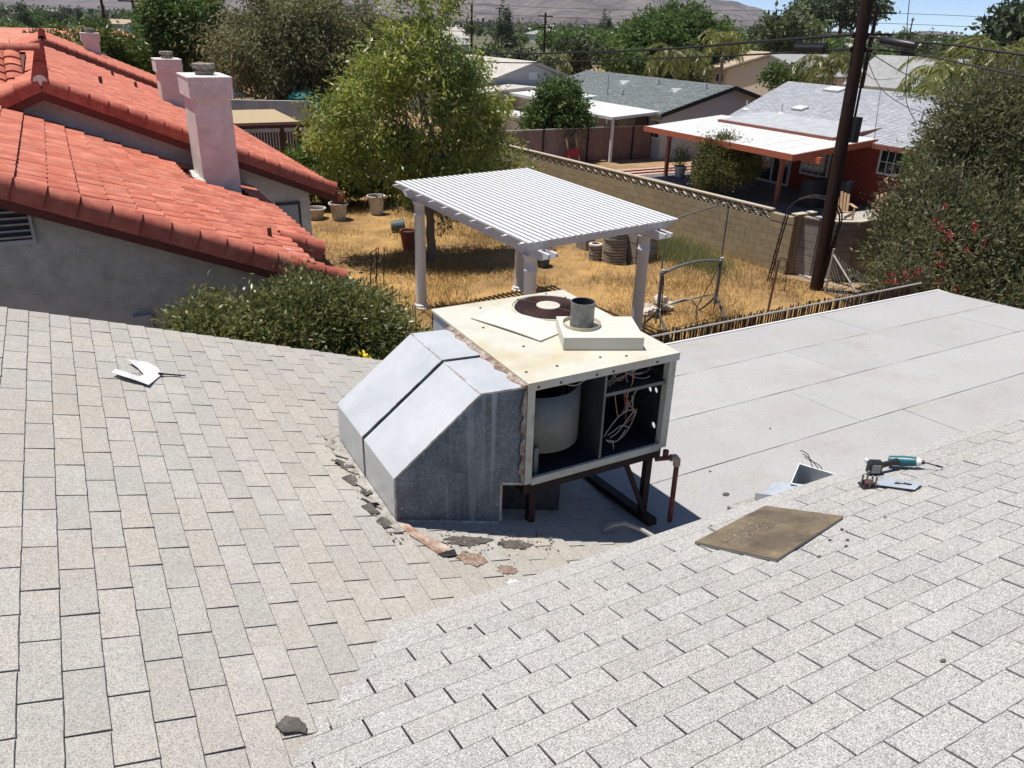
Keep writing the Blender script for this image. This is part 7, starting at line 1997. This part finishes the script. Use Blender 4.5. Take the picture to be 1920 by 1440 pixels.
# citrus bush at the back of the yard
bb = [((8.2, 28.0, -5.0), (1.1, .9, 1.1)), ((9.3, 28.0, -4.9), (1.1, .9, .9)), ((7.5, 28.2, -4.9), (.8, .8, .9)), ((10.4, 28.2, -5.2), (.8, .8, .8)), ((8.6, 28.3, -4.3), (.9, .8, .6)), ((6.9, 28.4, -5.2), (.7, .7, .8))]
C, O = crown_points(bb, 700, 34, .15, .5); D = O + rng.normal(size=C.shape) * .6
tree('citrus_bush', 'glossy green bush against the rear wall of the dry yard', 'bush', (8.4, 28.1, ZG), .8, .09, bb, np_mesh('crown', leaf_verts(C, D, .14, .065), 4), 'leaf_citrus')
bb = [((12.0, 27.5, -5.3), (1.2, .9, .8)), ((13.4, 27.8, -5.2), (1.1, .9, .8)), ((10.9, 26.4, -5.6), (.7, .6, .6))]
C, O = crown_points(bb, 500, 30, .15, .5); D = O + rng.normal(size=C.shape) * .6
tree('dark_bush', 'dark shaded bush behind the pergola near the block wall', 'bush', (12.3, 27.6, ZG), .6, .08, bb, np_mesh('crown', leaf_verts(C, D, .14, .06), 4), 'leaf_dark')
# round tree at the slat fence
bb = [((22.0, 34.9, -4.0), (1.5, 1.4, 1.3)), ((21.2, 35.1, -4.5), (1.1, 1.1, 1.0)), ((22.6, 34.9, -4.6), (1.2, 1.1, 1.0)), ((22.0, 35.0, -3.2), (1.0, 1.0, .8)), ((21.9, 35.0, -5.2), (1.5, 1.2, .8))]
C, O = crown_points(bb, 700, 30, .17, .5); D = O + rng.normal(size=C.shape) * .6 + np.array([0, 0, -.4])
tree('round_tree', 'dark green round crowned tree behind the slat fence', 'tree', (22.0, 35.0, ZG), 1.4, .12, bb, np_mesh('crown', leaf_verts(C, D, .20, .085), 4), 'leaf_dark')
# big olive coloured tree
def blob_crown(c, rx, ry, rz, n, seed):
    q = random.Random(seed); out = []
    for k in range(n):
        d = Vector((q.gauss(0, 1), q.gauss(0, 1), q.gauss(0, .8))).normalized() * q.uniform(.35, .75)
        s = q.uniform(.32, .5)
        out.append(((c[0] + d.x * rx, c[1] + d.y * ry, c[2] + d.z * rz), (rx * s, ry * s, rz * s)))
    return out
bb = blob_crown((11.2, 42.2, -2.0), 4.6, 3.6, 4.2, 26, 5)
C, O = crown_points(bb, 900, 95, .36, .5); D = O * .5 + rng.normal(size=C.shape) * .5 + np.array([0, 0, -.5])
tree('olive_tree', 'big brownish olive feathery tree behind the chimney and the willow', 'tree', (11.3, 42.2, ZG), 2.4, .32, bb, np_mesh('crown', leaf_verts(C, D, .26, .08), 4), 'leaf_olive', nl=12)
bb = blob_crown((7.9, 57, -1.2), 2.5, 2.6, 4.2, 16, 9)
C, O = crown_points(bb, 1500, 30, .32, .45); D = O * .6 + rng.normal(size=C.shape) * .5 + np.array([0, 0, -.3])
tree('green_tree', 'tall deep green tree left of the olive coloured one', 'tree', (7.9, 57, ZG), 2.6, .3, bb, np_mesh('crown', leaf_verts(C, D, .32, .12), 4), 'leaf_dark', nl=10)
bb = blob_crown((5.3, 60, -3.6), 1.8, 1.8, 1.9, 10, 10)
C, O = crown_points(bb, 1000, 30, .32, .45); D = O * .6 + rng.normal(size=C.shape) * .5 + np.array([0, 0, -.3])
tree('green_tree', 'green tree with bright leaves beyond the mauve chimney', 'tree', (5.3, 60, ZG), 2.6, .25, bb, np_mesh('crown', leaf_verts(C, D, .34, .13), 4), 'leaf_citrus', nl=10)
bb = blob_crown((14.6, 54, -1.0), 3.2, 3.0, 4.2, 16, 12)
C, O = crown_points(bb, 1200, 28, .32, .45); D = O * .6 + rng.normal(size=C.shape) * .5 + np.array([0, 0, -.3])
tree('green_tree', 'dark tree standing directly behind the olive coloured tree', 'tree', (14.6, 54, ZG), 2.6, .3, bb, np_mesh('crown', leaf_verts(C, D, .32, .12), 4), 'leaf_dark', nl=10)
bb = blob_crown((2.7, 54.5, -2.4), 2.9, 2.2, 1.7, 14, 21)
C, O = crown_points(bb, 420, 24, .26, .4); D = O * .7 + rng.normal(size=C.shape) * .4 + np.array([0, 0, -.35])
tree('ash_tree', 'loose green tree with drooping leaf sprays behind the far tile roof', 'tree', (2.7, 54.5, ZG), 2.2, .2, bb, np_mesh('crown', leaf_verts(C, D, .30, .09), 4), 'leaf_citrus', nl=8)
bb = blob_crown((64, 76, -1.6), 9.0, 7.0, 4.8, 26, 33)
C, O = crown_points(bb, 2400, 30, .5, .45); D = O * .7 + rng.normal(size=C.shape) * .5
tree('broad_tree', 'very broad green tree rising above the palms in the distance', 'tree', (64, 76, ZG), 2.6, .5, bb, np_mesh('crown', leaf_verts(C, D, .55, .24), 4), 'leaf_dark', nl=14)

# palms
def palm(label, x, y, zc, size, leafm='leaf_palm', nf=20, seed=1, yellow=False):
    t2 = thing('palm_tree', label, 'palm tree', (x, y, ZG))
    q = random.Random(seed)
    mb_ = MB(); h = zc - ZG
    mb_.tube([(x, y, ZG), (x + .05, y, ZG + h * .5), (x, y, zc)], [.2, .16, .14], 9); part('trunk', mb_, 'bark_pale', t2, smooth=True)
    Cs, Ds, Ls = [], [], []
    for f in range(nf):
        a = 2 * math.pi * f / nf + q.uniform(-.2, .2); el = q.uniform(.1, 1.15)
        L_ = size * q.uniform(.85, 1.1)
        p = Vector((x, y, zc)); d = Vector((math.cos(a) * math.cos(el), math.sin(a) * math.cos(el), math.sin(el)))
        n_ = 18
        side = Vector((-math.sin(a), math.cos(a), 0))
        for s in range(n_):
            p = p + d * (L_ / n_)
            d = (d + Vector((0, 0, -.115 - .05 * s / n_))).normalized()
            for k in range(3):
                for sg in (-1, 1):
                    Cs.append(tuple(p)); Ds.append(tuple(side * sg * .75 + d * .5 + Vector((q.gauss(0, .12), q.gauss(0, .12), -.55 + q.gauss(0, .15)))))
    C_, D_ = np.array(Cs), np.array(Ds)
    part('fronds', np_mesh('fronds', leaf_verts(C_, D_, size * .26, size * .022, .0), 4), leafm, t2)
    return t2
palm('feathery palm with drooping fronds behind the dark green grey roof', 41.8, 50, -1.9, 2.9, seed=3, nf=24)
palm('yellowish palm above the feathery one by the broad tree', 51.9, 56, -.9, 2.6, seed=4)
palm('bushy palm directly behind the leaning pole over the pale roof', 47.6, 40.5, -2.0, 2.9, seed=5, nf=26)
palm('large bright palm rising at the far right behind the oleander', 36.8, 22.2, -.9, 3.0, seed=6, nf=26)
palm('second bright palm fronds crowding the large palm at far right', 33.8, 22.6, -1.4, 2.2, seed=7, nf=20)
palm('low yellow green palm dome behind the ridge of the pale roof', 37.6, 26.0, -2.6, 1.9, seed=8, nf=24)
palm('fan shaped palm far off beyond the beige roofs', 40.5, 66, -3.0, 2.3, seed=9, nf=26)

# prototypes for the distance
def proto(name, label, blobs, ncl, per, sig, l, w, mat, th, tr_, droop=.2, out=.7):
    t2 = tree(name, label, 'tree', (0, 0, 0), th, tr_, blobs, crown_mesh('crown', blobs, ncl, per, sig, l, w, droop, .5, out), mat, nl=5)
    return t2
PR_ = [proto('far_tree', 'rounded green tree far off among the houses', blob_crown((0, 0, 3.6), 2.6, 2.6, 2.2, 9, 40), 170, 12, .35, .55, .28, 'leaf_far', 1.6, .18),
       proto('far_tree', 'spreading dark tree far off among the houses', blob_crown((0, 0, 3.4), 3.2, 3.2, 1.7, 9, 41), 170, 12, .4, .6, .28, 'leaf_dark', 1.6, .2),
       proto('far_tree', 'tall narrow dark conifer in the distance', [((0, 0, 1.6 + .75 * k), (1.7 - .19 * k, 1.7 - .19 * k, .7)) for k in range(8)], 190, 11, .22, .5, .16, 'leaf_pine', 1.4, .16, .3),
       proto('far_tree', 'flat topped grey green pine in the distance', blob_crown((0, 0, 5.6), 2.6, 2.6, 1.5, 8, 43), 160, 12, .32, .5, .2, 'leaf_pine', 4.2, .2)]
GR_ = ['rounded far trees', 'spreading far trees', 'far conifers', 'far pines']
for p, g in zip(PR_, GR_): p['group'] = g
used = [False] * 4
def plant(k, x, y, s, rz=None, zs=1.0):
    if not used[k]:
        used[k] = True; PR_[k].location = (x, y, ZG); PR_[k].scale = (s, s, s * zs); PR_[k].rotation_euler = (0, 0, rz or 0); return
    copy_tree(PR_[k], (x, y, ZG), rz if rz is not None else rnd.uniform(0, 6.28), (s, s, s * zs))
q = random.Random(101)
for (k, x, y, s) in ((3, 111, 100, 1.7), (3, 114.6, 97, 1.85), (3, 118, 96, 1.7), (2, 101, 94, 1.35), (0, 87, 83, 1.6), (1, 96, 88, 1.5), (2, 72, 38.5, .75), (0, 118, 85, 1.2), (1, 128, 84, 1.15), (2, 47.5, 28.2, 1.25), (2, 49.5, 28.0, 1.4), (3, 50.5, 29.5, 1.2), (1, 46, 26.2, .9),
                     (2, 70, 130, 1.3), (2, 105, 150, 1.25), (2, 112, 140, 1.2), (0, 36, 62, .8), (0, 47, 72, .95), (1, 52, 70, .9), (0, 30.5, 61, .85), (1, 33, 66, .75), (0, 55, 62, .62), (1, 60, 56, .7), (0, 76, 62, .9), (1, 84, 66, 1.0), (0, 90, 60, .9), (1, 96, 56, 1.0), (0, 80, 50, .8), (1, 88, 44, .9)):
    plant(k, x, y, s, q.uniform(0, 6.28))
cnt = 0
while cnt < 210:
    az = math.radians(q.uniform(-3, 63)); d = 75 + 420 * q.random() ** 1.35
    x, y = d * math.sin(az), d * math.cos(az)
    if x < 26 and y < 112: continue
    if 26 < x < 95 and y < 95: continue
    if any(abs(x - a) < 7.5 and abs(y - b) < 8 for a, b in occ): continue
    kk = q.choices([0, 1, 2, 3], [5, 5, 1, .6])[0]
    plant(kk, x, y, q.uniform(.65, 1.15), q.uniform(0, 6.28)); cnt += 1
# the valley woods beyond: one mass of crowns
n = 5200
az = np.radians(rng.uniform(-12, 68, n)); d = 420 + 2500 * rng.random(n) ** 1.3
ctr = np.stack([d * np.sin(az), d * np.cos(az), ZG + rng.uniform(1.0, 3.5, n)], 1)
m_ = 22
C = np.repeat(ctr, m_, 0) + rng.normal(size=(n * m_, 3)) * np.array([3.4, 3.4, 1.6]) * np.repeat(1 + d / 1600, m_)[:, None] ** .6
D = rng.normal(size=C.shape)
me = np_mesh('valley_woods', leaf_verts(C, D, 2.4, 1.5), 4)
single('valley_woods', me, 'leaf_far', 'green band of far trees covering the valley floor', 'woods', (0, 0, ZG), kind='stuff', local=False)
n = 260
bxs = MB()
for k in range(n):
    a = math.radians(q.uniform(-5, 60)); d_ = q.uniform(520, 2600); w_ = q.uniform(8, 16) * (1 + d_ / 2500)
    x, y = d_ * math.sin(a), d_ * math.cos(a); h_ = q.uniform(3.5, 6.5)
    bxs.hexa([(x - w_ / 2, y - w_ / 2, ZG), (x + w_ / 2, y - w_ / 2, ZG), (x + w_ / 2, y + w_ / 2, ZG), (x - w_ / 2, y + w_ / 2, ZG)], [(x - w_ / 4, y - w_ / 4, ZG + h_), (x + w_ / 4, y - w_ / 4, ZG + h_), (x + w_ / 4, y + w_ / 4, ZG + h_), (x - w_ / 4, y + w_ / 4, ZG + h_)])
single('far_town', bxs, 'wall_cream', 'scatter of tiny pale far roofs under the hills', 'town', (0, 0, ZG), kind='stuff')
# ------------------------------------------------------------------ valley haze
mb = MB(); mb.box(-7000, -7000, ZG - 1.2, 7000, 7000, 520.0)
me = mb.mesh('haze')
hm = bpy.data.materials.new('haze_air'); hm.use_nodes = True
for n_ in list(hm.node_tree.nodes):
    if n_.type == 'BSDF_PRINCIPLED': hm.node_tree.nodes.remove(n_)
pv_ = hm.node_tree.nodes.new('ShaderNodeVolumePrincipled')
pv_.inputs['Color'].default_value = (0.76, 0.85, 1.0, 1)
pv_.inputs['Density'].default_value = 0.00006
pv_.inputs['Anisotropy'].default_value = 0.2
hm.node_tree.links.new(pv_.outputs['Volume'], hm.node_tree.nodes['Material Output'].inputs['Volume'])
me.materials.append(hm)
o = bpy.data.objects.new('haze', me); COL.objects.link(o)
tag(o, kind='stuff')
